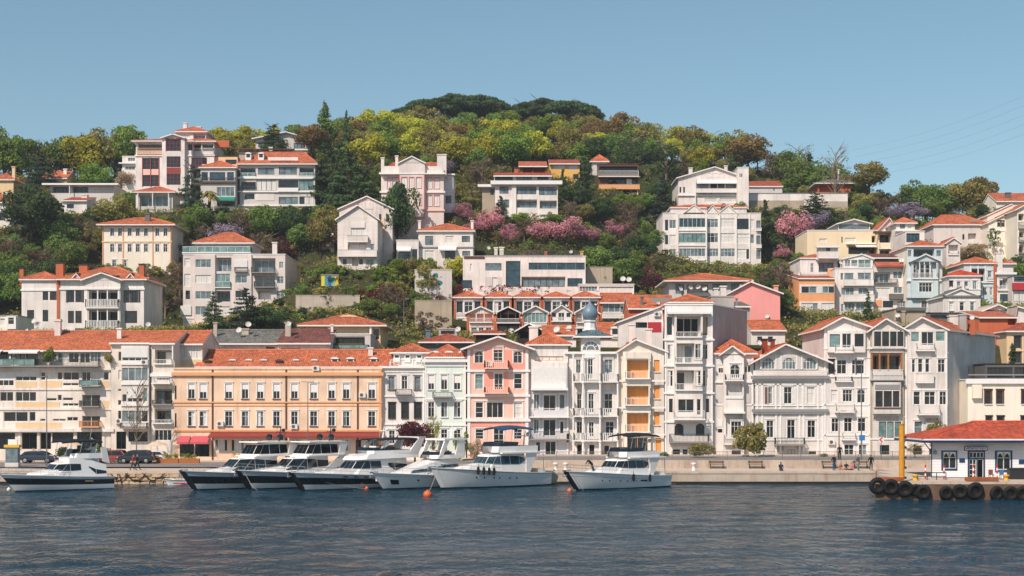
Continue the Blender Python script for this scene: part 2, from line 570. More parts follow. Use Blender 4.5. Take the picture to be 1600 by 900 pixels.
class House:
    def __init__(s, name, label, crop, Y, x, y, mat, depth=10.0, roof=None, dsl='', a=0.0, skl=0.0, skr=0.0, cat='house', base=None,
                 sink=5.0, side=None, ctrl=True, group=None, ovh=0.45, clear=True, foundation=None):
        s.ox, s.oy, s.k = CROPS[crop]
        s.Y, s.mat, s.a = Y, mat, R(a)
        X0, X1 = s.px(x[0]), s.px(x[1])
        ytop, ybase = s.py(y[0]), (s.py(y[1]) if base is None else HY + (CZ - base) * F / Y)
        p = P(X0, ybase, Y)
        s.org = p
        s.W = s.u(x[1])
        s.Hh = s.w(y[0], x[0])
        s.D = depth
        s.skl, s.skr = skl, skr
        s.root = empty(name, p, s.a)
        tag(s.root, label, cat, group)
        s.rng = random.Random(hash(label) % 9999 if False else sum(map(ord, label)))
        s.sink = sink
        s.holes = {}         # panel id -> holes
        s.bays = []          # (u0,u1,w0,w1,d,mat)
        s.items = []
        s.wallside = side or mat
        s.trim = 'trim'
        for ln in dsl.strip().splitlines():
            ln = ln.split('#')[0].strip()
            if ln:
                s.line(ln)
        s.walls(roof)
        if roof:
            s.roof(roof, ovh)
        ca, sa = math.cos(s.a), math.sin(s.a)
        fp = []
        for (u, v) in ((0, 0), (s.W, 0), (s.W + skr, depth), (skl, depth)):
            fp.append((p.x + u * ca - v * sa, p.y + u * sa + v * ca))
        s.fp = fp
        if ctrl:
            for (fx, fy) in fp:
                GROUND.append((fx, fy, p.z - 0.3, 1.0))
            GROUND.append((sum(q[0] for q in fp) / 4, sum(q[1] for q in fp) / 4, p.z - .3, 1.0))
        yr = ytop - (s.k * 40 if not roof else 12)
        RECTS.append((X0, min(ytop, yr), X1, ybase, Y, fp, clear))

    # crop pixel -> photo pixel -> local metres on the front plane
    def px(s, x): return s.ox + x * s.k
    def py(s, y): return s.oy + y * s.k

    def u(s, x):
        k = (s.px(x) - 800.0) / F
        return (k * s.Y - s.org.x) / (math.cos(s.a) - k * math.sin(s.a))

    def w(s, y, x=None, v=0.0):
        yp = s.Y + (s.u(x) * math.sin(s.a) if x is not None else 0) + v * math.cos(s.a)
        return CZ - (s.py(y) - HY) * yp / F - s.org.z

    def m(s, n): return n * s.k * s.Y / F

    def mp(s, u, v, z):
        t = v / s.D
        f = min(1, max(0, u / s.W))
        return (u + (s.skl * (1 - f) + s.skr * f) * t, v, z)

    def panel_of(s, u, w):
        best = None
        for i, b in enumerate(s.bays):
            if b[0] - .01 <= u <= b[1] + .01 and b[2] - .01 <= w <= b[3] + .01:
                best = i
        return best

    def line(s, ln):
        t = ln.split()
        op = t[0]

        def pair(q):
            a, b = q.split(',')
            return float(a), float(b)
        if op == 'W':
            code = t[1]
            y0, y1 = pair(t[2])
            for q in t[3:]:
                x0, x1 = pair(q)
                s.win(code, x0, x1, y0, y1)
        elif op == 'L':      # loggia: code y d x..
            code = t[1]
            y0, y1 = pair(t[2])
            d = float(t[3])
            for q in t[4:]:
                x0, x1 = pair(q)
                s.loggia(code, x0, x1, y0, y1, d)
        elif op == 'R':      # balcony: type y d x..
            y0, y1 = pair(t[2])
            d = float(t[3])
            for q in t[4:]:
                x0, x1 = pair(q)
                s.balcony(t[1], x0, x1, y0, y1, d)
        elif op == 'Y':      # bay: y d mat x..
            y0, y1 = pair(t[1])
            d = float(t[2])
            for q in t[4:]:
                x0, x1 = pair(q)
                s.bays.append((s.u(x0), s.u(x1), s.w(y1, x0), s.w(y0, x0), d, s.mat if t[3] == '-' else t[3]))
        elif op == 'B':      # band: y h d mat [x]
            y, hh, d = float(t[1]), float(t[2]), float(t[3])
            mat = t[4] if len(t) > 4 else 'trim'
            x0, x1 = pair(t[5]) if len(t) > 5 else (None, None)
            u0, u1 = (0 - d, s.W + d) if x0 is None else (s.u(x0), s.u(x1))
            w0, w1 = s.w(y + hh, x0), s.w(y, x0)
            b = s.panel_of((u0 + u1) / 2, (w0 + w1) / 2) if x0 is not None else None
            v = -s.bays[b][4] if b is not None else 0
            MB().box(u0, v - d, w0, u1, v + .02, w1).build('moulding', [mat], s.root)
        elif op == 'X':      # proud panel: y d mat x..
            y0, y1 = pair(t[1])
            d = float(t[2])
            for q in t[4:]:
                x0, x1 = pair(q)
                u0, u1, w0, w1 = s.u(x0), s.u(x1), s.w(y1, x0), s.w(y0, x0)
                b = s.panel_of((u0 + u1) / 2, (w0 + w1) / 2)
                v = -s.bays[b][4] if b is not None else 0
                if d <= .12 and w1 <= s.Hh and (u1 - u0) > .5:
                    s.bays.append((u0, u1, w0, w1, d - v, t[3], 'wall_panel'))
                else:
                    MB().box(u0, v - d, w0, u1, v + .02, w1).build('wall_panel', [t[3]], s.root)
        elif op == 'P':      # pilasters: y w d mat x x x
            y0, y1 = pair(t[1])
            wd, d = s.m(float(t[2])), float(t[3])
            for q in t[5:]:
                uu = s.u(float(q))
                w0, w1 = s.w(y1, float(q)), s.w(y0, float(q))
                b = s.panel_of(uu, (w0 + w1) / 2)
                v = -s.bays[b][4] if b is not None else 0
                MB().box(uu - wd / 2, v - d, w0, uu + wd / 2, v + .02, w1).build('pilaster', [t[4]], s.root)
        elif op == 'O':      # free posts / columns: y r v mat x..
            y0, y1 = pair(t[1])
            r, v = float(t[2]), float(t[3])
            for q in t[5:]:
                uu = s.u(float(q))
                w0, w1 = s.w(y1, float(q)), s.w(y0, float(q))
                MB().lathe([(r * 1.4, w0), (r * 1.4, w0 + .12), (r, w0 + .14), (r * .9, w1 - .14), (r * 1.5, w1 - .1), (r * 1.5, w1)], 8, 0, (uu, v, 0)).build('column', [t[4]], s.root)
        elif op == 'H':      # shutters leaves: y mat x..
            y0, y1 = pair(t[1])
            for q in t[3:]:
                x0, x1 = pair(q)
                s.shutter(t[2], x0, x1, y0, y1)
        elif op == 'A':      # awning: y d mat x..
            y0, y1 = pair(t[1])
            d = float(t[2])
            for q in t[4:]:
                x0, x1 = pair(q)
                u0, u1, w0, w1 = s.u(x0), s.u(x1), s.w(y1, x0), s.w(y0, x0)
                b = s.panel_of((u0 + u1) / 2, (w0 + w1) / 2)
                v = -s.bays[b][4] if b is not None else 0
                mb = MB()
                drop = min(.25, (w1 - w0) * .3)
                prof = [(v - .01, w1), (v - d, w0 + drop), (v - d, w0), (v - d + .03, w0), (v - d + .03, w0 + drop - .03), (v - .01, w1 - .06)]
                rows = [[(u0, a, b2) for a, b2 in prof], [(u1, a, b2) for a, b2 in prof]]
                mb.grid(rows, close=True)
                mb.poly(rows[0]).poly(rows[1][::-1])
                mb.build('awning', [t[3]], s.root)
        elif op == 'C':      # chimney: x y0,y1 w mat [v]
            x = float(t[1])
            y0, y1 = pair(t[2])
            v = float(t[5]) if len(t) > 5 else s.D * .4
            ww = s.m(float(t[3])) / 2
            kx = (s.px(x) - 800) / F * (s.Y + v) - s.org.x
            w0, w1 = s.w(y1, None, v), s.w(y0, None, v)
            mb = MB().box(kx - ww, v - ww * .8, w0 - 1.2, kx + ww, v + ww * .8, w1 - .18)
            mb.box(kx - ww - .09, v - ww * .8 - .09, w1 - .18, kx + ww + .09, v + ww * .8 + .09, w1, 1)
            mb.build('chimney', [t[4], 'dark' if t[4] in ('brick', 'rust') else t[4]], s.root)
        elif op == 'D':      # dish: x,y r v
            for q in t[3:]:
                x, y = pair(q)
                v = float(t[2])
                kx = (s.px(x) - 800) / F * (s.Y + v) - s.org.x
                place('satellite_dish', dish_mesh(), s.root, (kx, v, s.w(y, None, v)), (R(-25), 0, R(s.rng.uniform(-35, 35))), (float(t[1]) * .62,) * 3)
        elif op == 'U':
            for q in t[1:]:
                x, y = pair(q)
                uu, ww = s.u(x), s.w(y, x)
                b = s.panel_of(uu, ww)
                v = -s.bays[b][4] if b is not None else 0
                place('air_conditioner', ac_mesh(), s.root, (uu, v, ww))
        elif op == 'G':      # front gable: x y,peak d wallmat tile [back]
            x0, x1 = pair(t[1])
            y0, yp = pair(t[2])
            s.pediment(x0, x1, y0, yp, float(t[3]), t[4], t[5], float(t[6]) if len(t) > 6 else 3.0)
        elif op == 'K':      # dormer: y w v mat x..
            y0, y1 = pair(t[1])
            ww = s.m(float(t[2]))
            v = float(t[3])
            for q in t[5:]:
                x = float(q)
                kx = (s.px(x) - 800) / F * (s.Y + v) - s.org.x
                s.dormer(kx, s.w(y1, None, v), s.w(y0, None, v), ww, v, t[4])
        elif op == 'T':
            s.trim = t[1]

    def win(s, code, x0, x1, y0, y1, v=None, doff=0.0):
        u0, u1, w0, w1 = s.u(x0), s.u(x1), s.w(y1, x0), s.w(y0, x0)
        s.win_at(code, u0, w0, u1 - u0, w1 - w0, v)

    def win_at(s, code, u0, w0, ww, hh, v=None):
        fr, nv, nh, gl, flags = code[0], int(code[1]), int(code[2]), code[3], code[4:]
        ww, hh = q5(ww), q5(hh)
        if v is None:
            b = s.panel_of(u0 + ww / 2, w0 + hh / 2)
            s.holes.setdefault(b, []).append((u0, w0, u0 + ww, w0 + hh))
            v = -s.bays[b][4] if b is not None else 0.0
            if b is not None:
                v = -s.bays[b][4]
            wm = s.mat if b is None else s.bays[b][5]
        else:
            wm = s.mat
        if gl == 'x':
            n = nv if nv > 1 else 1
            glass = ''.join(s.rng.choice('ddddmmcct') for _ in range(n))
        elif gl == 'B':
            glass = s.rng.choice('dt')
            flags += 'B'
        else:
            glass = gl
        me, pm, sm = window_meshes(ww, hh, fr, nv, nh, glass, flags.replace('B', ''), wm)
        o = place('window', me, s.root, (u0, v, w0))
        place('pane', pm, o)
        if sm:
            place('sill', sm, o)
        if 'B' in flags:
            fr_ = s.rng.uniform(.3, .62)
            place('blind', MB().box(.04, .06, hh * (1 - fr_), ww - .04, .125, hh - .02).mesh('blind', ['awwhite']), o)
        return o

    def loggia(s, code, x0, x1, y0, y1, d):
        u0, u1, w0, w1 = s.u(x0), s.u(x1), s.w(y1, x0), s.w(y0, x0)
        b = s.panel_of((u0 + u1) / 2, (w0 + w1) / 2)
        v = -s.bays[b][4] if b is not None else 0.0
        mat = s.mat if b is None else s.bays[b][5]
        s.holes.setdefault(b, []).append((u0, w0, u1, w1, d))
        if code != '-':
            m = .12
            ww, hh = (u1 - u0) - 2 * m, (w1 - w0) - .25
            s.win_at(code, u0 + m, w0 + .03, ww, hh, v + d - .16)

    def shutter(s, mat, x0, x1, y0, y1):
        u0, u1, w0, w1 = s.u(x0), s.u(x1), s.w(y1, x0), s.w(y0, x0)
        b = s.panel_of((u0 + u1) / 2, (w0 + w1) / 2)
        v = -s.bays[b][4] if b is not None else 0
        mb = MB()
        t = .06
        mb.box(u0, v - .06, w0, u0 + t, v + .02, w1).box(u1 - t, v - .06, w0, u1, v + .02, w1)
        n = max(3, int((w1 - w0) / .13))
        for i in range(n):
            z = w0 + (w1 - w0) * i / n
            z2 = w0 + (w1 - w0) * (i + 1) / n
            mb.poly([(u0 + t, v - .05, z + .01), (u1 - t, v - .05, z + .01), (u1 - t, v - .02, z2), (u0 + t, v - .02, z2)])
        mb.poly([(u0, v - .01, w0), (u1, v - .01, w0), (u1, v - .01, w1), (u0, v - .01, w1)])
        mb.build('shutter', [mat], s.root)

    def balcony(s, typ, x0, x1, y0, y1, d):
        u0, u1, w0, w1 = s.u(x0), s.u(x1), s.w(y1, x0), s.w(y0, x0)
        b = s.panel_of((u0 + u1) / 2, (w0 + w1) / 2)
        v = -s.bays[b][4] if b is not None else 0
        th = .16
        slabmat = 'trim' if typ[-1] not in 'kpo' else {'k': 'gtrim', 'p': 'lpink', 'o': 'otrim'}[typ[-1]]
        typ0 = typ.rstrip('kpo') if typ not in ('solido',) else 'solid'
        sb = MB().box(u0, v - d, w0, u1, v + .02, w0 + th)
        if typ0 in ('balu', 'solid') and d > .5:
            n = max(2, int((u1 - u0) / 1.6) + 1)
            for i in range(n):
                uu = u0 + .15 + (u1 - u0 - .3) * i / (n - 1)
                sb.poly([(uu - .08, v, w0), (uu - .08, v - d * .7, w0), (uu - .08, v, w0 - .35)])
                sb.poly([(uu + .08, v, w0), (uu + .08, v, w0 - .35), (uu + .08, v - d * .7, w0)])
                sb.poly([(uu - .08, v, w0 - .35), (uu - .08, v - d * .7, w0), (uu + .08, v - d * .7, w0), (uu + .08, v, w0 - .35)])
        slab = sb.build('balcony', [slabmat], s.root)
        zt = w1
        z0 = w0 + th
        mb = MB()
        e = .04
        runs = [((u0 + e, v - d + e), (u1 - e, v - d + e)), ((u0 + e, v - d + e), (u0 + e, v)), ((u1 - e, v - d + e), (u1 - e, v))]
        if typ0 == 'solid':
            mb.box(u0, v - d, z0, u1, v - d + .1, zt).box(u0, v - d + .1, z0, u0 + .1, v, zt).box(u1 - .1, v - d + .1, z0, u1, v, zt)
            mb.box(u0 - .04, v - d - .04, zt, u1 + .04, v - d + .14, zt + .06)
            wm = s.mat if typ == 'solid' else slabmat
            mb.build('parapet', [wm], slab)
            return
        rm = 'ironw' if typ[-1] != 'k' else 'ironk'
        if typ[-1] == 'p':
            rm = 'lpink'
        if typ[-1] == 'o':
            rm = 'otrim'
        for (a, c) in runs:
            dx, dy = c[0] - a[0], c[1] - a[1]
            L = math.hypot(dx, dy)
            if L < .05:
                continue
            r = .03 if typ0 != 'balu' else .07
            mb.box(min(a[0], c[0]) - r, min(a[1], c[1]) - r, zt - .06, max(a[0], c[0]) + r, max(a[1], c[1]) + r, zt)
            if typ0 == 'glass':
                mb.box(min(a[0], c[0]) - .01, min(a[1], c[1]) - .01, z0 + .06, max(a[0], c[0]) + .01, max(a[1], c[1]) + .01, zt - .06, 1)
                sp, br = 1.2, .025
            elif typ0 == 'balu':
                sp, br = .24, .055
            else:
                sp, br = .16, .017
            n = max(1, int(L / sp))
            for i in range(n + 1):
                qx, qy = a[0] + dx * i / n, a[1] + dy * i / n
                mb.box(qx - br, qy - br, z0, qx + br, qy + br, zt - .06)
        mb.build('railing', [rm, glassmat('g')], slab)

    def pediment(s, x0, x1, y0, yp, d, wm, tm, back):
        u0, u1, w0 = s.u(x0), s.u(x1), s.w(y0, x0)
        b = s.panel_of((u0 + u1) / 2, w0 - .3)
        v = -s.bays[b][4] if b is not None else 0
        wp = s.w(yp, (x0 + x1) / 2)
        um = (u0 + u1) / 2
        o = .3
        sl_ = (wp - w0) / (um - u0)
        g = MB()
        g.poly([(u0 + o, v - .05, w0), (u1 - o, v - .05, w0), (um, v - .05, wp - o * sl_)])
        g.build('gable_wall', [wm], s.root)
        prof = [(u0, w0), (um, wp), (u1, w0)]
        s.gable_roof(prof, v - d, v + back, tm, name='gable_roof')

    def gable_roof(s, prof, v0, v1, tm, name='roof', swap=False, th=.2):
        """extrude a roof line; prof in (u,z); swap -> prof in (v,z) extruded along u"""
        def pt(a, z, b):
            return s.mp(a, b, z) if not swap else s.mp(b, a, z)
        mb = MB()
        run = 0.0
        for i in range(len(prof) - 1):
            (a, z), (a2, z2) = prof[i], prof[i + 1]
            L = math.hypot(a2 - a, z2 - z)
            q = [pt(a, z, v0), pt(a2, z2, v0), pt(a2, z2, v1), pt(a, z, v1)]
            uvs = [(v0, run), (v0, run + L), (v1, run + L), (v1, run)]
            mb.poly(q, 0, uvs)
            mb.poly([pt(a, z - th, v0), pt(a, z - th, v1), pt(a2, z2 - th, v1), pt(a2, z2 - th, v0)], 1)
            mb.poly([pt(a, z - th, v0), pt(a2, z2 - th, v0), pt(a2, z2, v0), pt(a, z, v0)], 1)
            mb.poly([pt(a, z - th, v1), pt(a, z, v1), pt(a2, z2, v1), pt(a2, z2 - th, v1)], 1)
            run += L
        for (a, z) in (prof[0], prof[-1]):
            mb.poly([pt(a, z - th, v0), pt(a, z, v0), pt(a, z, v1), pt(a, z - th, v1)], 1)
        o = mb.build(name, [tm, s.trim], s.root)
        for (a, z) in prof[1:-1]:
            MB().tube([pt(a, z + .02, v0), pt(a, z + .02, v1)], .12, 6).build('ridge_cap', [tm], o)
        return o

    def dormer(s, kx, w0, w1, ww, v, mat):
        h = w1 - w0
        mb = MB()
        hw = ww / 2
        mb.box(kx - hw, v, w0 - .5, kx + hw, v + 2.2, w1 - h * .25)
        n = 6
        ring = [(kx - (hw + .12) * math.cos(math.pi * i / n), w1 - h * .25 + h * .3 * math.sin(math.pi * i / n)) for i in range(n + 1)]
        rows = [[(a, v - .15, b) for a, b in ring], [(a, v + 2.2, b) for a, b in ring]]
        mb.grid(rows, 1)
        mb.poly([(a, v - .13, b) for a, b in ring], 0)
        o = mb.build('dormer', [mat, 'gtrim'], s.root)
        place('pane', MB().box(kx - hw * .65, v - .03, w0 + h * .1, kx + hw * .65, v + .02, w1 - h * .3).mesh('pane', [glassmat('d')]), o)

    # wall surfaces with real openings
    def panel(s, mb, u0, u1, w0, w1, v, holes, reveal, mat=0, slope=None, rmat=0):
        us = sorted({u0, u1, *[h[0] for h in holes], *[h[2] for h in holes]})
        ws = sorted({w0, w1, *[h[1] for h in holes], *[h[3] for h in holes]})
        us = [a for a in us if u0 - 1e-6 <= a <= u1 + 1e-6]
        ws = [a for a in ws if w0 - 1e-6 <= a <= w1 + 1e-6]
        for j in range(len(ws) - 1):
            if ws[j + 1] - ws[j] < 1e-5:
                continue
            i = 0
            while i < len(us) - 1:
                def solid(k):
                    cu, cw = (us[k] + us[k + 1]) / 2, (ws[j] + ws[j + 1]) / 2
                    return not any(h[0] < cu < h[2] and h[1] < cw < h[3] for h in holes)
                if not solid(i):
                    i += 1
                    continue
                k = i
                while k + 1 < len(us) - 1 and solid(k + 1):
                    k += 1
                mb.poly([(us[i], v, ws[j]), (us[k + 1], v, ws[j]), (us[k + 1], v, ws[j + 1]), (us[i], v, ws[j + 1])], mat)
                i = k + 1
        for h in holes:
            if len(h) > 5:
                continue
            d = h[4] if len(h) > 4 else reveal
            a, b, c, e = h[0], h[1], h[2], h[3]
            mb.poly([(a, v, b), (c, v, b), (c, v + d, b), (a, v + d, b)], mat)
            mb.poly([(a, v, e), (a, v + d, e), (c, v + d, e), (c, v, e)], mat)
            mb.poly([(a, v, b), (a, v + d, b), (a, v + d, e), (a, v, e)], mat)
            mb.poly([(c, v, b), (c, v, e), (c, v + d, e), (c, v + d, b)], mat)
            if len(h) > 4:
                mb.poly([(a, v + d, b), (c, v + d, b), (c, v + d, e), (a, v + d, e)], mat)

    def walls(s, roof):
        mb = MB()
        W, H_, D = s.W, s.Hh, s.D
        holes = list(s.holes.get(None, []))
        lo = -s.sink
        for (u0, u1, w0, w1, d, m, *_) in s.bays:
            holes.append((max(u0, .02) + .015, w0 + .015, min(u1, s.W - .02) - .015, min(w1, H_) - .015, 0, 1))
        s.panel(mb, 0, W, lo, H_, 0.0, holes, .16)
        B = [s.mp(0, 0, 0), s.mp(W, 0, 0), s.mp(W, D, 0), s.mp(0, D, 0)]
        top = H_

        def side(p, q, m):
            mb.poly([(p[0], p[1], lo), (q[0], q[1], lo), (q[0], q[1], top), (p[0], p[1], top)], m)
        side(B[1], B[2], 1)
        side(B[2], B[3], 1)
        side(B[3], B[0], 1)
        kind = roof[0] if roof else 'none'
        if kind == 'gableF':
            zp = s.w(roof[1], None)
            um = min(max(s.u(roof[3]), .03 * W), .97 * W) if len(roof) > 3 else W / 2
            for v in (0, D):
                mb.poly([s.mp(0, v, top), s.mp(W, v, top), s.mp(um, v, zp - .12)], 0)
        elif kind == 'gableS':
            zr = s.w(roof[1], None, D / 2)
            for u in (0, W):
                mb.poly([s.mp(u, 0, top), s.mp(u, D, top), s.mp(u, D / 2, zr - .12)], 1)
        elif kind == 'shed':
            zr = s.w(roof[1], None, D)
            for u in (0, W):
                mb.poly([s.mp(u, 0, top), s.mp(u, D, top), s.mp(u, D, zr - .1)], 1)
            mb.poly([s.mp(0, D, top), s.mp(W, D, top), s.mp(W, D, zr - .1), s.mp(0, D, zr - .1)], 1)
        elif kind in ('flat', 'none'):
            mb.poly([(B[0][0], B[0][1], top - .45), (B[1][0], B[1][1], top - .45), (B[2][0], B[2][1], top - .45), (B[3][0], B[3][1], top - .45)], 2)
        mb.build('wall', [s.mat, s.wallside, 'dgrey'], s.root)
        for i, (u0, u1, w0, w1, d, m, *nm) in enumerate(s.bays):
            b = MB()
            hs2 = list(s.holes.get(i, []))
            for (a0, a1, b0, b1, *_) in s.bays[i + 1:]:
                if a0 > u0 - .01 and a1 < u1 + .01 and b0 > w0 - .01 and b1 < w1 + .01:
                    hs2.append((a0 + .015, b0 + .015, a1 - .015, b1 - .015, 0, 1))
            s.panel(b, u0, u1, w0, w1, -d, hs2, .16)
            b.poly([(u0, -d, w0), (u0, -d, w1), (u0, .02, w1), (u0, .02, w0)])
            b.poly([(u1, -d, w0), (u1, .02, w0), (u1, .02, w1), (u1, -d, w1)])
            b.poly([(u0, -d, w1), (u1, -d, w1), (u1, .02, w1), (u0, .02, w1)])
            b.poly([(u0, -d, w0), (u0, .02, w0), (u1, .02, w0), (u1, -d, w0)])
            b.build(nm[0] if nm else 'bay', [m], s.root)

    def roof(s, roof, o):
        kind = roof[0]
        W, D, z = s.W, s.D, s.Hh
        if kind == 'flat':
            tm = roof[1] if len(roof) > 1 else 'trim'
            B = [s.mp(-.08, -.08, 0), s.mp(W + .08, -.08, 0), s.mp(W + .08, D + .08, 0), s.mp(-.08, D + .08, 0)]
            I = [s.mp(.2, .2, 0), s.mp(W - .2, .2, 0), s.mp(W - .2, D - .2, 0), s.mp(.2, D - .2, 0)]
            mb = MB()
            for k in range(4):
                a, b, c, d = B[k], B[(k + 1) % 4], I[(k + 1) % 4], I[k]
                mb.poly([(a[0], a[1], z + .1), (b[0], b[1], z + .1), (c[0], c[1], z + .1), (d[0], d[1], z + .1)])
                mb.poly([(a[0], a[1], z - .04), (b[0], b[1], z - .04), (b[0], b[1], z + .1), (a[0], a[1], z + .1)])
                mb.poly([(d[0], d[1], z + .1), (c[0], c[1], z + .1), (c[0], c[1], z - .45), (d[0], d[1], z - .45)])
            mb.build('parapet', [tm], s.root)
            return
        yr, tm = roof[1], roof[2]
        if kind == 'gableF':
            zp = s.w(yr, None)
            um = min(max(s.u(roof[3]), .03 * W), .97 * W) if len(roof) > 3 else W / 2
            s1, s2 = (zp - z) / um, (zp - z) / (W - um)
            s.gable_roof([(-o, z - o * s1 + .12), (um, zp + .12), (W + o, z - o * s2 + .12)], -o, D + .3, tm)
        elif kind == 'gableS':
            zp = s.w(yr, None, D / 2)
            k = (zp - z) / (D / 2)
            s.gable_roof([(-o, z - o * k + .12), (D / 2, zp + .12), (D + o, z - o * k + .12)], -.15, W + .15, tm, swap=True)
        elif kind == 'shed':
            zp = s.w(yr, None, D)
            k = (zp - z) / D
            s.gable_roof([(-o, z - o * k + .1), (D, zp + .1)], -.12, W + .12, tm, swap=True)
        elif kind == 'hip':
            zr = s.w(yr, None, D / 2)
            f = .18
            e = [(-o, -o), (W + o, -o), (W + o, D + o), (-o, D + o)]
            if W >= D:
                aa = D / 2 * (roof[3] if len(roof) > 3 else 1.0)
                aa = min(aa, W / 2 - .05)
                r0, r1 = (aa, D / 2), (W - aa, D / 2)
            else:
                aa = W / 2
                r0, r1 = (W / 2, aa * .9), (W / 2, D - aa * .9)
                zr = s.w(yr, None, aa * .9)
            E = [s.mp(a, b, z + f) for a, b in e]
            L = [s.mp(a, b, z) for a, b in e]
            R0, R1 = s.mp(r0[0], r0[1], zr), s.mp(r1[0], r1[1], zr)
            mb = MB()

            def face(pts):
                pts = [Vector(p) for p in pts]
                ax = (pts[1] - pts[0]).normalized()
                nn = ax.cross(pts[-1] - pts[0]).normalized()
                ay = nn.cross(ax)
                mb.poly(pts, 0, [((p - pts[0]).dot(ax), (p - pts[0]).dot(ay)) for p in pts])
            if W >= D:
                face([E[0], E[1], R1, R0])
                face([E[1], E[2], R1])
                face([E[2], E[3], R0, R1])
                face([E[3], E[0], R0])
            else:
                face([E[0], E[1], R0])
                face([E[1], E[2], R1, R0])
                face([E[2], E[3], R1])
                face([E[3], E[0], R0, R1])
            for k in range(4):
                k2 = (k + 1) % 4
                mb.poly([L[k], L[k2], E[k2], E[k]], 1)
            mb.poly(L[::-1], 1)
            ob = mb.build('roof', [tm, s.trim], s.root)
            cap = MB()
            hips = [(E[0], R0), (E[3], R0), (E[1], R1), (E[2], R1), (R0, R1)] if W >= D else [(E[0], R0), (E[1], R0), (E[2], R1), (E[3], R1), (R0, R1)]
            for a, b in hips:
                if (Vector(a) - Vector(b)).length > .1:
                    cap.tube([(a[0], a[1], a[2] + .02), (b[0], b[1], b[2] + .02)], .11, 5)
            cap.build('ridge_cap', [tm], ob)

# ------------------------------------------------------------------ the waterfront row
ZL, ZR = 1.6, 2.2
FY = 173.0

House('apartment_block', 'long cream apartment block with tan wall panels at the left end of the waterfront', 'A', 173.4, (-180, 556), (150, 650), 'cream', 13,
      ('gableS', 62, 'tile2'), base=ZL, ctrl=False, cat='apartment block', dsl="""
B 238 14 .25 cream
B 340 12 .12 white
B 440 12 .12 white
B 545 16 .5 white
P 560,650 14 .1 cream -90 -20 98 195 380 520
W k41d 162,212 -170,-100 -90,-20 -10,45
W k31m 162,208 55,125
W k11d 162,208 132,190
W w21x 165,214 290,340 345,395
W w21d 165,216 402,450
W w31m 160,210 455,505
R glassk 196,236 1.1 -180,190
R barsk 196,236 1.1 192,505
A 146,170 1.3 awwhite -150,20 60,205
W w21B 262,330 -160,-110 -90,-20
W w31B 262,330 -10,70
X 258,282 .04 shutw 78,185
W w31d 283,305 78,185
X 308,338 .03 tan 78,185
W w11d 262,302 205,228
W w11c 262,300 232,285
W w11d 262,300 288,312
X 305,338 .03 tan 205,310
W w21d 262,302 318,398
W w21d 315,330 316,396
W w21d 260,334 412,455
W w11c 262,334 458,505
R glassk 302,336 1.0 408,508
W w11d 262,302 520,546
X 305,338 .03 tan 515,548
W w31d 362,408 -160,-100 -90,-20
W w21d 362,408 0,68
W w31d 362,408 78,182
X 412,440 .03 tan 78,300
W w11d 392,406 232,284
W w11d 376,404 290,310
W w11d 390,404 316,366
W w31d 418,432 316,395
W w21d 374,438 412,503
R barsk 404,438 1.0 408,508
X 405,438 .03 tan 515,548
W w31d 462,508 -160,-90 -80,-5
W w21d 462,510 18,140
W w11d 462,508 148,178
X 516,542 .03 tan 78,310
W w11d 495,508 202,228
W w21d 495,508 265,330
W w21d 486,507 337,393
W w21d 480,540 412,503
R barso 506,540 1.0 408,508
W k41d 566,648 -160,-100 -80,-30
W k31t 566,648 -10,75 
W k21n 566,648 110,185
W k31t 566,610 262,368
W k21n 566,648 205,255
W k31t 562,648 388,512
C 292 0,66 30 white
""")
House('apartment_block', 'narrow cream apartment block with glazed bays, behind the bare street tree', 'A', 173.1, (558, 757), (114, 650), 'cream', 12,
      ('gableS', 62, 'tile2'), base=ZL, ctrl=False, cat='apartment block', dsl="""
Y 130,545 .7 - 616,754
W w11d 160,206 594,614
X 138,188 .05 shutw 622,750
W w41d 190,206 622,750
B 212 14 .15 trim 616,754
W w11c 250,300 594,614
W w41x 240,306 620,750
B 312 14 .15 trim 616,754
W w11d 345,358 592,612
W w11d 402,428 592,612
W w11d 374,410 622,644
X 345,392 .04 shutw 648,724
W w31d 392,412 648,724
W w11g 342,410 728,749
B 418 14 .15 trim 616,754
W w11d 455,500 592,612
W w41x 455,512 620,750
B 518 16 .15 trim 616,754
R barsk 515,545 .9 618,752
W k21n 560,648 584,632
W k41t 560,610 645,740
U 735,225 600,520
C 600 40,100 22 white 2
""")
House('apartment_block', 'cream apartment block with recessed balconies and a white glazed top room beside the peach building', 'A', 172.8, (759, 876), (116, 650), 'cream', 12,
      ('gableS', 60, 'tile2'), base=ZL, ctrl=False, cat='apartment block', dsl="""
L b21x 148,222 1.0 778,864
R bars 198,224 .3 774,866
B 268 16 .2 trim
R bars 288,322 .9 768,862
W k21d 272,300 790,850
L b21x 346,428 1.0 776,864
R barsk 402,428 .4 766,866
L b21x 448,520 1.0 776,860
R bars 500,522 .5 766,866
W w41x 552,605 776,862
X 130,195 .5 trim 868,874
""")
House('apartment_block', 'white glazed attic storey under an orange roof above the peach building end', 'A', 176.0, (874, 1016), (118, 210), 'cream', 10,
      ('gableS', 60, 'tile2'), ctrl=False, sink=12, cat='apartment block', dsl="""
W w51c 134,194 878,1010
X 200,225 .05 tan 874,1016
""")
peach_x = "118,153 180,217 318,355 408,443 490,526 578,614 675,711 778,815 876,912 955,990 1092,1130"
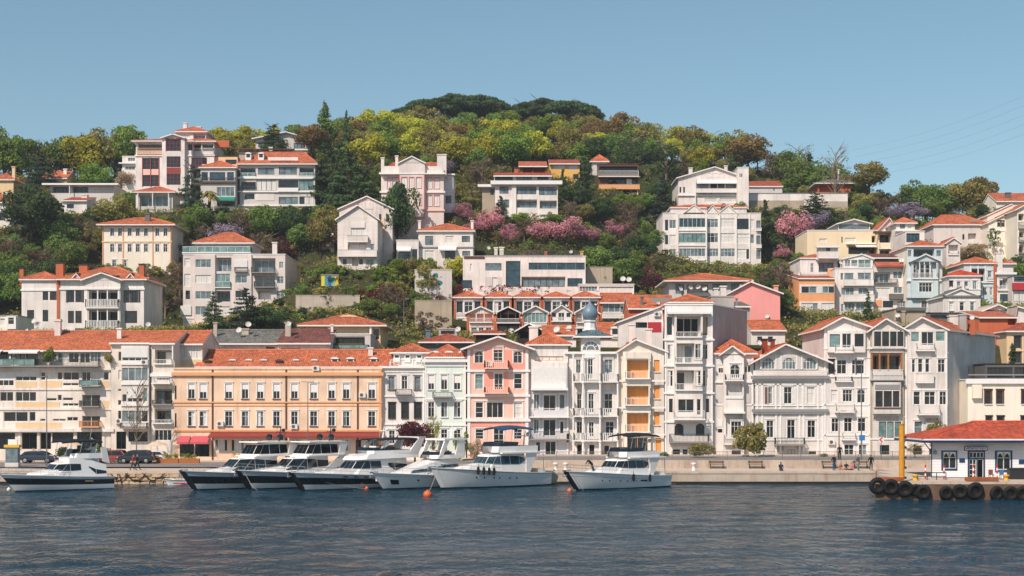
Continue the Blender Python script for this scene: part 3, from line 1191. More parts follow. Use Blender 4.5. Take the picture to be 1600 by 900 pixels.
House('row_building', 'long peach two storey building with brown sills and red awnings', 'B', 172.6, (42, 1163), (192, 690), 'peach', 12, ('flat', 'otrim'), base=ZL, ctrl=False, cat='building', dsl="""
B 214 18 .28 otrim
B 190 8 .1 peach
B 372 8 .1 otrim
B 392 5 .06 otrim
B 524 10 .12 otrim
W w22BCSb 275,356 %s
W w22xCSb 425,504 %s
P 195,690 9 .07 brown 250 648 1035
P 195,690 14 .05 orange 1156
W k11d 285,360 46,54
W k11d 435,512 46,54
A 558,600 1.3 awred 68,132 140,235
W k31t 602,668 72,150 155,232
A 538,566 1.6 redw 240,640 650,1160
W w41x 575,640 262,330 350,420 442,520 540,638 662,800 825,900 925,1000 1022,1150
U 810,205 1060,350 292,505 692,520
D .9 .5 1,1
""".replace('D .9 .5 1,1\n', '') % (peach_x, peach_x))
House('attic_storey', 'orange tiled mansard roof with small dormers over the peach building', 'B', 175.0, (160, 1240), (182, 200), 'peach', 9.0, ('gableS', 98, 'tile2'), ctrl=False, sink=2, cat='roof', ovh=.3, dsl="""
K 142,172 34 1.2 trim 358 445 525 700 800
K 132,170 40 1.2 trim 910 995 1120
K 145,184 34 .6 brown 222 610
C 1105 78,105 24 white 3
""")
House('row_house', 'narrow white house with flower pots and a roof terrace next to the peach building', 'C', 173.2, (20, 221), (280, 690), 'white', 12, ('flat', 'trim'), base=1.8, ctrl=False, dsl="""
B 276 10 .3
B 300 5 .1
B 414 7 .12
B 545 7 .12
W g22mCSb 325,386 52,78 173,200
W w22dC 322,384 113,140
W k12dCSb 452,520 54,80 115,142 175,202
W w22dCS 578,640 54,80 115,142 175,202
R barsk 384,412 .8 84,160
P 280,690 8 .06 trim 24 216
H 325,386 shutw 42,51 80,88 163,172 201,209
""")
House('mansard_storey', 'set back attic with orange roof, dormers and a white terrace rail above the white house', 'C', 175.6, (72, 238), (218, 285), 'white', 8, ('hip', 172, 'tile'), ctrl=False, sink=3, cat='roof', dsl="""
K 220,238 28 -.2 trim 90 140 195
W w21c 245,275 100,130 165,195
R bars 248,284 2.2 60,210
""")
House('row_house', 'pale green three storey house with dormers in its orange roof', 'C', 172.8, (222, 414), (248, 690), 'mint', 12, ('flat', 'trim'), base=1.8, ctrl=False, dsl="""
B 244 14 .35
B 272 6 .12
B 428 6 .1
B 550 7 .12
P 250,690 7 .06 trim 226 410
W w22BCS 318,386 237,265 298,327 358,388
W w22xCS 445,515 237,265 298,327 358,388
W w22dC 572,630 237,265 298,327 358,388
R barsk 398,424 .9 258,350
""")
House('mansard_storey', 'orange tiled roof with rounded white dormers above the pale green house', 'C', 173.6, (236, 416), (240, 250), 'mint', 9, ('hip', 176, 'tile', .7), ctrl=False, sink=2, cat='roof', dsl="""
K 205,236 34 .6 trim 268 334 398
""")
House('row_house', 'salmon pink gabled house with arched top windows and pink balconies', 'C', 172.4, (420, 708), (190, 690), 'lpink', 14, ('gableF', 140, 'tile2', 565), base=2.0, ctrl=False, ovh=.8, dsl="""
Y 200,292 .04 pink 440,690
Y 300,408 .04 pink 500,612
W w22dAC 206,262 455,495 637,677
W w23dAC 190,258 544,586
B 293 10 .22 trim
W w13gC 314,384 458,494
W w23dC 312,386 548,586
W w13dC 312,382 640,676
B 408 12 .2 trim
W w13dC 446,518 460,494
W w31dC 446,518 512,588
W w13cC 446,518 640,678
B 522 14 .25 trim
W w13dC 572,618 460,496 640,676
W w23dC 568,650 545,590
X 540,560 .05 pink 430,700
P 200,690 14 .12 trim 428 700
R balup 250,290 1.0 500,614
R balup 374,406 1.0 500,616
C 730 90,160 40 white 4
U 520,275
""")
House('row_house', 'white house with a big closed white shutter front and lavender walls below', 'D', 172.9, (17, 190), (226, 712), 'lav', 12, ('hip', 168, 'tile2'), base=ZR, ctrl=False, dsl="""
X 228,300 .12 clap 17,190
Y 300,418 .8 white 28,186
X 322,412 .06 shutw 36,180
W o41c 272,293 44,170
B 412 10 .9 trim 26,188
W w21mC 440,508 40,63
W w21dC 442,512 82,136
W w11mC 440,508 152,176
R bars 500,542 1.1 20,194
W w21mC 550,612 40,62
W w21dC 550,622 82,136
W w11dC 558,612 155,172
R barsk 602,640 1.0 20,194
W w21dC 645,708 90,136
W k11d 650,700 50,66
X 612,650 .1 awwhite 145,192
P 420,712 8 .1 trim 20 188
""")
f9 = House('row_house', 'ornate white house with tall columned balconies under a blue grey onion dome', 'D', 173.0, (191, 411), (258, 712), 'white', 12, ('flat', 'trim'), base=ZR, ctrl=False, dsl="""
Y 262,712 .9 white 250,332
B 252 10 .45 trim
W w22mC 286,345 225,246
W w22xC 285,372 276,298
W w22mC 286,345 350,386
W w22xC 436,510 230,250
W w22xC 436,520 278,302
W w22xC 436,520 350,386
W w22dC 560,615 228,253
W w22dC 560,625 280,302
W w22dC 560,620 355,390
W k21d 660,712 230,258
W k21d 660,712 282,304
W k21d 665,705 350,370
R balu 350,388 1.2 212,252
R balu 350,388 .7 252,330
R balu 350,388 1.2 332,408
R balu 500,538 1.2 212,252
R balu 500,538 .7 252,330
R balu 500,538 1.2 332,408
R balu 608,645 1.2 212,252
R balu 608,645 .7 252,330
R balu 608,645 1.2 332,408
O 262,388 .13 -1.5 trim 254 328
O 388,538 .13 -1.5 trim 254 328
O 538,645 .13 -1.5 trim 254 328
O 645,712 .14 -1.5 trim 254 328
O 262,500 .12 -1.0 trim 212 406
O 538,712 .12 -1.0 trim 212 406
""")


def onion():
    h = f9
    v = 1.6
    mb = MB()

    def pxl(x): return (h.px(x) - 800) / F * (h.Y + v) - h.org.x

    def z(y): return h.w(y, None, v)
    u0, u1 = pxl(245), pxl(330)
    mb.box(u0, v - 1.2, z(262), u1, v + 2.5, z(188))
    mb.build('dome_pavilion', ['white'], h.root)
    w = MB()
    um = (u0 + u1) / 2
    rr = 1.0
    for k in range(12):
        a0, a1 = math.pi * k / 12, math.pi * (k + 1) / 12
        for r0, r1 in ((rr, rr + .16), (.5, .6)):
            w.poly([(um - r0 * math.cos(a0), v - 1.25, z(245) + r0 * math.sin(a0)), (um - r1 * math.cos(a0), v - 1.25, z(245) + r1 * math.sin(a0)),
                    (um - r1 * math.cos(a1), v - 1.25, z(245) + r1 * math.sin(a1)), (um - r0 * math.cos(a1), v - 1.25, z(245) + r0 * math.sin(a1))])
    for k in range(1, 6):
        a = math.pi * k / 6
        w.tube([(um - .55 * math.cos(a), v - 1.25, z(245) + .55 * math.sin(a)), (um - rr * math.cos(a), v - 1.25, z(245) + rr * math.sin(a))], .03, 4)
    w.build('fan_window', ['trim'], h.root)
    g = MB()
    g.poly([(um - rr * math.cos(math.pi * k / 12), v - 1.22, z(245) + rr * math.sin(math.pi * k / 12)) for k in range(13)])
    g.build('pane', [glassmat('m')], h.root)
    r = MB()
    e0, e1, f0, f1 = pxl(212), pxl(384), v - 1.9, v + 3.5
    zt, zb = z(158), z(186)
    a, b, c, d = (e0, f0, zb), (e1, f0, zb), (e1, f1, zb), (e0, f1, zb)
    i0, i1 = pxl(268), pxl(318)
    A, B_, C_, D_ = (i0, v - .6, zt), (i1, v - .6, zt), (i1, v + 1.4, zt), (i0, v + 1.4, zt)
    for q in ([a, b, B_, A], [b, c, C_, B_], [c, d, D_, C_], [d, a, A, D_]):
        r.poly(q, 0, [(0, 0), (3, 0), (2, 2), (1, 2)])
    r.poly([A, B_, C_, D_], 0, [(0, 0)] * 4)
    r.poly([a, d, c, b], 1)
    for p, q in ((a, b), (b, c), (c, d), (d, a)):
        r.poly([(p[0], p[1], p[2] - .2), (q[0], q[1], q[2] - .2), q, p], 1)
    r.build('roof', ['tiles', 'trim'], h.root)
    k = MB()
    zc = z(160)
    k.lathe([(.95, zc), (.95, zc + .2), (.75, zc + .25), (.75, zc + 1.1), (.9, zc + 1.15), (.9, zc + 1.3)], 8, 0, (um, v + .4, 0))
    k.build('dome_drum', ['trim'], h.root)
    o = MB()
    o.smooth = True
    zz = zc + 1.3
    prof = [(.55, 0), (.8, .25), (.95, .6), (.98, .95), (.86, 1.35), (.6, 1.7), (.34, 1.98), (.16, 2.2), (.07, 2.45), (.09, 2.6), (.03, 2.7), (.02, 3.2)]
    o.lathe([(r_, zz + q) for r_, q in prof], 16, 0, (um, v + .4, 0))
    o.build('onion_dome', [paint('#6f8595', .45, .5, 0, .25)], h.root)


onion()
House('row_house', 'cream house with stacked orange blinds behind arched balconies', 'D', 172.5, (414, 612), (248, 712), 'cream', 13, ('gableF', 200, 'tile2', 487), base=ZR, ctrl=False, ovh=.5, dsl="""
Y 252,712 .5 ivory 430,552
X 255,282 .05 cream 440,545
L o11o 285,368 1.1 442,546
L o11o 402,484 1.1 442,546
L o11o 520,604 1.1 442,546
W o11oS 288,340 568,594
W o11oS 400,458 568,594
W o11oS 516,574 568,594
W o11o 630,690 575,600
W o21d 630,700 448,540
R bars 340,374 .5 438,550
R bars 455,490 .5 438,550
R bars 572,608 .5 438,550
O 284,372 .1 -.9 ivory 444 544
O 400,488 .1 -.9 ivory 444 544
O 518,606 .1 -.9 ivory 444 544
B 376 8 .12 trim 414,612
B 494 8 .12 trim 414,612
B 612 8 .12 trim 414,612
C 470 130,190 26 white 4
C 545 150,200 26 white 4
""")
House('tower_house', 'tallest white waterfront house, five storeys of loggias, grey stained party wall', 'D', 172.2, (615, 826), (46, 712), 'white', 12, ('flat', 'trim'), base=ZR, ctrl=False, skr=6.2, skl=3.0, side='grey', dsl="""
Y 88,560 .9 white 655,778
B 78 10 1.2 trim 625,815
L w31n 96,188 1.6 664,770
W w11d 98,180 624,650
W w11d 98,180 782,806
H 100,172 awbeige 772,798
R bars 166,192 .25 660,774
B 195 8 .2 trim
L w21x 216,302 1.4 664,742
W w22x 218,285 745,770
W w22x 220,285 628,652 780,806
R bars 278,306 .3 656,776
B 310 8 .2 trim
L w21x 334,422 1.4 664,742
W w22x 336,400 745,770
W w22x 334,404 628,652 782,806
R bars 392,424 .3 656,776
B 430 8 .2 trim
W k11d 458,518 634,650 796,810
W w21d 460,520 670,740
W w11d 460,530 752,770
R bars 510,552 .7 648,786
B 556 8 .15 trim
W k11dA 568,620 658,698
W k11dA 568,620 752,790
R barsk 612,652 1.0 634,806
W k21d 682,712 650,682 694,716
X 650,668 .05 lgrey 636,800
P 60,712 8 .08 trim 619 822
""")
House('roof_hut', 'small orange hip roof on top of the tallest white house', 'D', 175.0, (640, 815), (40, 60), 'white', 7, ('hip', 2, 'tile2'), ctrl=False, sink=1.0, cat='roof')
House('row_house', 'white townhouse with a pointed bay gable, narrow balconies and blind niches', 'E', 172.9, (52, 250), (238, 765), 'white', 12, ('hip', 165, 'tile2', .6), base=ZR, ctrl=False, dsl="""
Y 242,765 .7 white 94,196
G 72,200 238,192 .5 white tile 3
W w22dAC 288,356 128,176
R balu 338,372 .6 98,192
W k11d 305,328 74,84 86,96
W k11d 298,326 206,216 220,232
L - 384,444 .5 108,188
X 444,460 .1 trim 104,192
B 372 8 .2 trim
B 524 10 .7 trim 92,198
L - 535,650 .35 106,190
W w32dC 574,645 132,184
R bars 640,690 .5 94,196
W k11d 612,630 216,240 70,92
B 488 6 .08 trim
W k21d 718,765 135,180
X 262,290 .06 shutw 66,92 204,232
X 395,480 .06 lgrey 66,90 206,234
X 565,600 .06 shutw 66,92 206,236
P 240,765 8 .08 trim 56 244
""")
House('wooden_mansion', 'weathered white wooden mansion with arched attic windows and lattice gable', 'E', 172.5, (258, 604), (268, 765), 'wood', 14, ('gableF', 188, 'tile2', 405), base=ZR, ctrl=False, ovh=.9, cat='house', dsl="""
Y 238,314 .2 lgrey 280,570
W w42mA 254,312 290,353 393,459 497,562
P 240,312 5 .06 trim 284 360 386 465 490 566
B 318 26 .3 clap
B 346 14 .55 gtrim
B 362 6 .35 trim
W w22dC 400,485 324,343 402,441
W w22cC 400,485 516,554
H 402,485 shut 306,323
H 402,485 shutw 442,462 386,401
B 384 6 .08 trim
B 512 14 .45 gtrim
B 526 8 .3 trim
B 492 5 .1 trim
W w22dC 568,655 314,348 520,558
W w22dC 566,660 418,456
P 380,512 9 .08 trim 268 292 360 384 470 496 572 596
P 535,765 9 .08 trim 268 292 362 384 480 500 572 596
R barsk 655,694 1.1 352,500
W k21c 715,765 420,456
W k21d 722,766 526,562
X 700,722 .06 stone 355,400 465,500
B 664 6 .1 trim
C 305 158,215 26 rust 3
C 345 160,205 20 rust 3
D 1.0 2 278,178
""")
gx = House('row_house', 'white house with pointed gable and french windows, nearest to the wooden mansion', 'E', 172.4, (603, 838), (102, 765), 'white', 13, ('gableF', 52, 'tile2', 695), base=ZR, ctrl=False, ovh=.5, dsl="""
Y 118,228 .5 - 618,806
W k11g 136,200 627,678
W w21x 134,205 690,736
W k11d 134,198 752,798
B 205 6 .1 trim
R bars 192,232 .5 650,742
W k11dC 268,335 630,650
W w22dC 266,335 668,716
W w12dC 266,335 744,760
W w12dC 266,335 766,804
B 345 7 .12 trim
R balu 348,376 .5 655,740
W w12c 416,475 638,671
W w32dC 414,474 697,745
W w22dAC 412,480 770,808
B 488 6 .08 trim
R bars 486,530 .8 655,750
W w22dC 558,625 641,676
W w22dC 556,625 704,744
W w22xC 556,624 773,811
B 640 6 .08 trim
R bars 632,668 .6 690,758
W w22xC 690,760 705,752 778,816
P 110,765 7 .08 trim 608 832
U 640,690
""")
House('row_house', 'stained white house with a brown wooden loggia between two gabled white houses', 'F', 172.0, (56, 203), (98, 690), 'wood', 13, ('gableF', 52, 'tile2', 122), base=ZR, ctrl=False, ovh=.5, dsl="""
Y 100,182 .3 - 62,202
W k11d 108,172 70,101 105,135 140,168 172,199
B 176 8 .25 trim
L b31d 208,276 1.0 60,194
X 200,212 .08 brown 58,196
P 205,276 7 .1 bshut 62 96 134 192
R bars 274,322 .6 56,198
B 318 6 .7 gtrim 54,200
Y 330,468 .7 wood 66,182
W b11d 368,438 72,104 108,144 148,176
B 440 5 .1 brown 66,182
X 340,362 .05 gtrim 70,178
L - 480,500 .3 70,180
W b11g 502,574 94,126 130,159 163,191
B 576 6 .1 trim
W k21d 605,670 98,140
P 100,690 7 .06 stone 60 200
""")
House('row_house', 'white gabled house with carved balconies and a long grey white brick side wall', 'F', 172.2, (206, 394), (95, 690), 'clap', 15, ('gableF', 46, 'tile2', 288), base=ZR, ctrl=False, ovh=.5, side='wbrick', skr=11.0, skl=6, dsl="""
Y 98,690 .35 - 216,390
W w11g 108,152 232,268
W w21d 108,168 277,331
W w11g 106,150 340,381
R bars 160,194 .6 250,330
B 196 6 .1 trim
W w12dC 228,286 235,250
W w12dC 226,286 262,282 294,312
W w22dC 228,286 349,380
R solid 292,334 .5 250,326
B 336 6 .08 trim
W w12dC 370,428 242,271
W w22dC 370,428 290,336
W w22dC 370,428 356,386
R bars 430,474 .9 256,350
B 480 5 .1 trim
L - 488,590 .5 296,350
W w12mC 502,575 246,280
W w21dC 515,580 302,334
B 600 6 .08 trim
W k21d 620,680 240,280 310,340
P 110,690 7 .06 trim 212 386
C 460 30,80 30 grey 5
C 500 45,80 26 brick 6
D 1.1 3 502,46
""")
House('low_building', 'low white building with small paired windows and a railed roof terrace behind the pier station', 'F', 172.6, (484, 900), (318, 690), 'ivory', 12, ('flat', 'trim'), base=ZR, ctrl=False, cat='building', dsl="""
B 316 20 .3 trim
X 340,400 .5 ivory 500,540
W b12dCS 365,425 560,586 612,639 722,760
W k11dC 482,505 566,588 615,640 720,745
R barsk 262,300 .1 486,730
W k21d 600,690 520,600 640,760
""")
House('roof_terrace', 'dark flat canopy and planters on the roof of the low white building', 'F', 176, (560, 860), (250, 330), 'dgrey', 6, ('flat', 'dark'), ctrl=False, sink=1, cat='roof terrace', dsl="""
W k41d 262,310 570,680 690,850
""")

# ------------------------------------------------------------------ second row, behind the waterfront roofs
House('back_building', 'cream building under a flat grey tiled roof behind the peach building', 'J', 187, (205, 735), (838, 905), 'cream', 12, ('gableS', 752, 'tileg'), sink=9, dsl="""
W w31d 858,890 215,290
W w42c 856,892 365,440
W k21d 862,900 655,715
B 836 5 .2
C 512 735,775 50 conc 4
C 300 690,760 26 conc 3
D 1.5 2 465,745 530,705 
D 1.2 0 315,868
""")
House('back_building', 'cream building under a dull brown tiled roof behind the peach building', 'J', 186, (738, 1105), (836, 905), 'cream', 12, ('gableS', 750, 'tileb'), sink=9, dsl="""
W w41d 872,900 760,900
W w31c 866,898 925,1045
C 812 690,760 40 conc 3
D 1.4 1 812,700
""")
House('back_building', 'roof terrace room with dark glass and potted plants right of the brown roof', 'J', 190, (1112, 1390), (775, 905), 'lgrey', 8, ('flat', 'trim'), sink=9, dsl="""
L k41d 790,850 1.0 1135,1350
R glassk 850,885 .6 1125,1380
X 838,852 .5 plant 1130,1340
C 1120 705,775 18 white 1
""")
House('back_villa', 'tan villa with broad orange hip roof and porch posts above the peach roof', 'J', 197, (930, 1460), (722, 840), 'tan', 12, ('hip', 634, 'tile'), sink=8, ovh=1.0, dsl="""
K 640,690 120 3.2 tan 1235
W k31d 745,800 950,1080
W k21d 740,810 1410,1450
O 722,840 .2 -.6 trim 1395 1105
C 1020 660,700 26 brick 2
""")
House('back_house', 'low house with dull red hip roof and dark eaves behind the pale green house', 'L', 191, (315, 655), (748, 810), 'dgrey', 9, ('hip', 686, 'tiled', .7), sink=8, ovh=.6, dsl="""
C 355 655,720 32 slate 2
D 1.4 0 420,745
""")
House('roof_shed', 'grey flat roofed rooftop hut above the dull red roof', 'L', 196, (430, 560), (648, 700), 'grey', 5, ('flat', 'conc'), sink=6, cat='hut', dsl="""
W k31d 660,685 445,540
D 1.5 -.2 565,650
""")
House('back_house', 'dark shed with reddish roof behind the pink gable ridge', 'L', 190, (690, 880), (690, 760), 'dwood', 8, ('hip', 655, 'tiled'), sink=7, cat='shed')
House('back_house', 'low red roofed shed with dark opening beside the white chimney', 'L', 196, (985, 1155), (655, 720), 'dwood', 7, ('gableF', 610, 'tiled', 1065), sink=7, cat='shed', dsl="""
L - 665,715 .8 1000,1060
C 1100 628,760 55 white -.5
""")
House('back_house', 'house with long orange ridge roof behind the shuttered white house', 'L', 192, (1165, 1395), (690, 760), 'white', 9, ('gableS', 632, 'tile2'), sink=8, dsl="""
D 1.8 0 1260,650
C 1340 640,690 30 white 2
D 1.5 2 1345,640
""")
House('back_house', 'white dormered house with orange roof behind the onion dome', 'N', 192, (165, 360), (690, 760), 'white', 9, ('gableS', 612, 'tile2'), sink=8, dsl="""
K 630,690 64 -.3 white 275 30
C 395 600,700 34 white 1
C 520 650,720 40 white 3
""")
House('back_house', 'white shed roofed building with a slanting eave against the tallest white house', 'N', 190, (300, 612), (600, 760), 'white', 9, ('gableF', 490, 'tile', 612), sink=8, ovh=.3, dsl="""
X 600,670 .05 red 505,600
W k21d 600,640 420,500
U 570,560
""")
House('back_house', 'orange roofed house with skylight strip and dark vents right of the terrace row', 'N', 208, (370, 690), (500, 620), 'brick', 9, ('gableS', 420, 'tile2'), sink=8, dsl="""
X 430,458 .02 gtrim 525,680
C 465 420,490 18 dgrey 1
D 1.3 1 575,462
""")
House('back_building', 'grey weathered concrete block with pipes behind the tallest white house', 'N', 192, (950, 1110), (420, 760), 'grey', 11, ('flat', 'conc'), sink=8, dsl="""
C 985 360,440 30 white 2
C 1035 345,440 40 white 2
""")
House('back_building', 'grey rough plaster gable with lit white slab beside the pink wall', 'N', 196, (1112, 1222), (490, 740), 'grey', 8, ('shed', 460, 'tileg'), sink=8, dsl="""
X 485,640 .1 lgrey 1120,1170
C 1130 430,500 12 gtrim 1
""")
House('back_house', 'white cottage with orange roof below the pink walled house', 'N', 190, (1232, 1470), (655, 740), 'white', 9, ('gableS', 594, 'tile2'), sink=8, dsl="""
W k21d 700,740 1275,1310 1350,1385
D 1.6 -.3 1287,745
""")
House('pink_house', 'plain salmon pink walled house with dull red roof', 'N', 205, (1080, 1435), (395, 620), 'rose', 10, ('gableF', 318, 'tiled', 1225), sink=8, side='rose', dsl="""
C 1190 345,400 32 pink 3
C 1405 340,400 30 pink 3
D 1.5 .2 1160,352 
D 1.2 -.2 1345,560
""")
House('back_house', 'house with long orange hip roof and a row of satellite dishes under the eave', 'N', 222, (655, 1200), (318, 420), 'lgrey', 11, ('hip', 262, 'tile2'), ovh=1.0, dsl="""
W k21m 330,400 700,760
W k31m 330,380 960,1060 1090,1170
L - 335,400 1.0 780,930
D 1.5 -.4 735,365 805,355 860,352 905,365
X 395,420 .4 dgrey 780,940
""")
# ------------------------------------------------------------------ terrace row in brick and white
tl = ['first hip roofed terrace house from the left, at the stone wall', 'second hip roofed terrace house, above the dark wooden gable', 'third hip roofed terrace house, above the glazed white gable',
      'fourth hip roofed terrace house, above the dark gabled balcony', 'fifth hip roofed terrace house, half behind the onion dome house']
for i, (x0, x1, xr) in enumerate(((540, 738, 0), (756, 938, 0), (962, 1150, 0), (1162, 1352, 0), (1368, 1556, 0))):
    c = lambda a: x0 + (x1 - x0) * a
    House('terrace_house', tl[i], 'L', 226, (x0, x1), (432, 560), ['white', 'ivory', 'white', 'mauve', 'white'][i], 8, ('hip', 384 + (i % 2) * 4, 'tile2'), sink=7, group='hip roofed terrace', ovh=.35, dsl=f"""
W k12dC 462,530 {c(.1):.0f},{c(.26):.0f} {c(.74):.0f},{c(.9):.0f}
W w22xC 458,532 {c(.36):.0f},{c(.64):.0f}
P 430,640 12 .12 brick {c(0.01):.0f} {c(.99):.0f}
X 534,556 .06 lgrey {c(.06):.0f},{c(.94):.0f}
W w11xC 580,625 {c(.12):.0f},{c(.3):.0f} {c(.45):.0f},{c(.7):.0f}
C {c(.96):.0f} 372,440 26 white 2
D 1.2 0 {c(.9):.0f},{[520,505,385,480,470][i]}
""")
House('terrace_house', 'terrace house with wide window under a plain orange roof, last of the hip roofed row', 'N', 226, (172, 405), (460, 580), 'white', 9, ('gableS', 402, 'tile'), sink=7, group='hip roofed terrace', dsl="""
P 420,600 14 .12 brick 178
W w31m 470,530 188,310
W k11m 490,530 312,365
R solid 538,575 .7 182,370
W k21c 575,610 215,280 300,350
U 350,560
""")
gl_ = [('white and pink balcony house with trussed white gable in the lower terrace', 'lpink', (630, 822), 492, 'w', 'tile'), ('dark wooden gabled balcony house in the lower terrace', 'dwood', (832, 1003), 494, 'k', 'tilek'),
       ('white gabled house with a fully glazed front in the lower terrace', 'white', (1018, 1202), 488, 'g', 'tile'), ('white balcony house under a dark arched gable in the lower terrace', 'white', (1214, 1372), 482, 'd', 'tilek'),
       ('white gabled balcony house partly behind the onion dome', 'white', (1384, 1550), 490, 'w', 'tile')]
for (lab, mt, (x0, x1), pk, st, tm) in gl_:
    c = lambda a: x0 + (x1 - x0) * a
    d = f"P 530,690 12 .15 brick {x0 + 2} {x1 - 2}\n"
    if st == 'w':
        d += f"""L - 540,605 1.2 {c(.08):.0f},{c(.92):.0f}
P 540,606 6 .05 trim {c(.33):.0f} {c(.62):.0f}
R bars 572,606 .4 {c(.08):.0f},{c(.92):.0f}
W w21xC 640,680 {c(.15):.0f},{c(.35):.0f} {c(.42):.0f},{c(.6):.0f} {c(.68):.0f},{c(.88):.0f}
X 500,540 .03 lgrey {c(.35):.0f},{c(.65):.0f}
P 500,542 5 .08 trim {c(.4):.0f} {c(.5):.0f} {c(.6):.0f}"""
    elif st == 'k':
        d += f"""L - 545,606 1.4 {c(.04):.0f},{c(.96):.0f}
P 500,606 6 .05 brown {c(.2):.0f} {c(.5):.0f} {c(.8):.0f}
R bars 575,610 .5 {c(.02):.0f},{c(.98):.0f}
W b31d 625,690 {c(.1):.0f},{c(.45):.0f} {c(.55):.0f},{c(.9):.0f}
D 1.7 -.5 {c(.62):.0f},662"""
    elif st == 'g':
        d += f"""W w61g 515,604 {c(.06):.0f},{c(.94):.0f}
R bars 600,632 .2 {c(.04):.0f},{c(.96):.0f}
W w31d 640,680 {c(.1):.0f},{c(.9):.0f}"""
    else:
        d += f"""W k11d 530,565 {c(.08):.0f},{c(.26):.0f} {c(.72):.0f},{c(.9):.0f}
W w21d 525,590 {c(.36):.0f},{c(.64):.0f}
R balu 566,600 .9 {c(.04):.0f},{c(.96):.0f}
W w21xC 640,680 {c(.15):.0f},{c(.4):.0f} {c(.6):.0f},{c(.85):.0f}"""
    House('gabled_house', lab, 'L', 217, (x0, x1), (535, 690), mt, 6.5, ('gableF', pk, tm), sink=6, dsl=d, ovh=.4)
House('glazed_pavilion', 'white flat roofed pavilion with a full width window band above the terrace row', 'N', 231, (20, 408), (335, 405), 'white', 7, ('flat', 'trim'), sink=5, dsl="""
W w61m 348,385 25,150
W w61c 350,395 162,405
D 1.7 1 330,295 372,300
""")

# ------------------------------------------------------------------ left hillside
House('white_villa', 'white villa with stacked central balconies, dark shutters and brick red chimneys', 'H', 224, (425, 1012), (352, 720), 'white', 11, ('hip', 262, 'tile2'), ovh=.7, sink=6, dsl="""
B 404 14 .15 trim
Y 352,720 1.0 - 612,858
G 585,880 352,300 .6 white tile2 4
W k31d 316,372 632,842
B 410 10 .2 trim 612,858
L w31n 424,530 1.2 636,840
R balu 488,552 .35 618,850
L w31n 560,680 1.2 636,840
R balu 636,700 .35 618,850
P 420,700 8 .06 trim 624 700 768 848
W k22d 420,505 478,522 530,576
W k22d 422,508 868,912 930,972
H 420,506 kshut 578,590 465,477 914,929 974,986
W b22d 565,652 478,520 530,574
W b12d 565,652 876,965
G 498,578 346,300 .3 white tile2 3
G 880,960 346,300 .3 white tile2 3
C 425 225,330 52 brick 1.5
C 592 238,300 60 brick 6
C 998 235,330 36 brick 3
C 155 262,335 28 brick 6
P 352,720 20 .1 brick 410
D 1.6 -.5 1040,660 268,665
X 690,720 .3 dgrey 545,860
""")
House('white_villa_wing', 'white left wing of the balcony villa half hidden by a round tree', 'H', 227, (152, 402), (352, 720), 'white', 9, ('hip', 292, 'tile2'), ovh=.4, sink=6, cat='house', dsl="""
B 412 14 .12 trim
W k22d 430,490 350,398 300,340
W k22d 560,640 190,240 300,340
""")
House('villa_wing', 'white right corner wing of the balcony villa with dark shutters', 'H', 229, (1014, 1056), (368, 720), 'white', 8, ('hip', 330, 'tile2'), ovh=.4, sink=6, cat='house', dsl="""
W k11d 435,520 1018,1046
W k11d 570,650 1018,1046
""")
House('annex', 'small cream annex with white glazed corner at the left edge below the villa', 'H', 206, (-60, 125), (600, 730), 'ivory', 7, ('flat', 'gtrim'), sink=5, cat='annex', dsl="""
W w21c 620,670 -30,35
Y 605,695 .5 trim 52,120
W w12d 615,662 66,108
D 1.2 -.2 188,705
""")
House('roof_chimney_hut', 'pink plastered rooftop stair hut with tall flue over the left orange roof', 'H', 185, (225, 420), (700, 760), 'mauve', 4, ('flat', 'conc'), sink=4, cat='hut', dsl="""
C 405 625,705 42 mauve 1
C 230 705,760 20 mauve 1
D 1.5 1 270,662 240,635
""")
House('apartment_house', 'grey white five storey apartment house with orange pyramid roof above the grey roof', 'J', 238, (72, 790), (214, 740), 'mauve', 13, ('flat', 'trim'), sink=6, cat='apartment block', dsl="""
Y 214,690 .3 - 152,300
Y 214,690 .3 - 430,555
W w12c 242,298 82,122
W w31m 250,306 162,272
L w31m 236,332 1.0 306,412
X 256,306 .15 shutw 440,528
R barsk 306,340 .5 438,530
L w31m 240,345 1.2 558,722
R barsk 306,348 .9 556,722
W w22m 266,310 748,778
W w22c 350,440 82,124
W w31c 360,416 162,272
W w31g 350,412 306,404
R glass 405,450 .3 300,408
W w21m 362,416 442,526
L w31m 360,448 1.2 578,718
R barsk 406,450 .9 575,720
W w22m 368,420 732,780
W k11d 468,528 90,122
W w31m 474,528 162,272
L k31d 470,545 1.0 306,404
W w21d 470,520 442,526
L w31c 470,530 1.0 600,690
W w22m 470,524 730,784
X 575,640 .2 shutw 56,130
W w31m 580,640 162,272
W w21c 580,640 306,404 442,526
B 660 6 .1 trim
A 684,712 1.2 awbeige 140,290
W k21d 690,735 330,420
C 718 128,220 34 white 5
""")
House('apartment_penthouse', 'set back penthouse with glass rail and orange pyramid roof on the grey white apartment house', 'J', 240, (160, 560), (140, 220), 'lgrey', 8, ('hip', 62, 'tile2'), sink=.3, ctrl=False, cat='penthouse', ovh=.5, dsl="""
W k61c 150,200 165,555
R glass 165,212 1.6 80,560
""")
House('cream_house', 'cream house with two rows of paired windows and brown corner boards', 'G', 250, (720, 1205), (778, 1075), 'ivory', 9, ('hip', 724, 'tile2'), ovh=.9, sink=6, dsl="""
B 885 9 .1 tan
B 775 8 .1 tan
W w22dC 795,850 775,803 830,858 898,926 955,983 1012,1040 1092,1119 1150,1177
W w22dC 906,962 775,803 830,858 898,926 955,983 1012,1040 1092,1119 1150,1177
W w22dC 1020,1065 790,815 860,890
P 778,1075 8 .08 otrim 724 866 1075 1200
C 1040 690,735 34 dgrey 2
""")
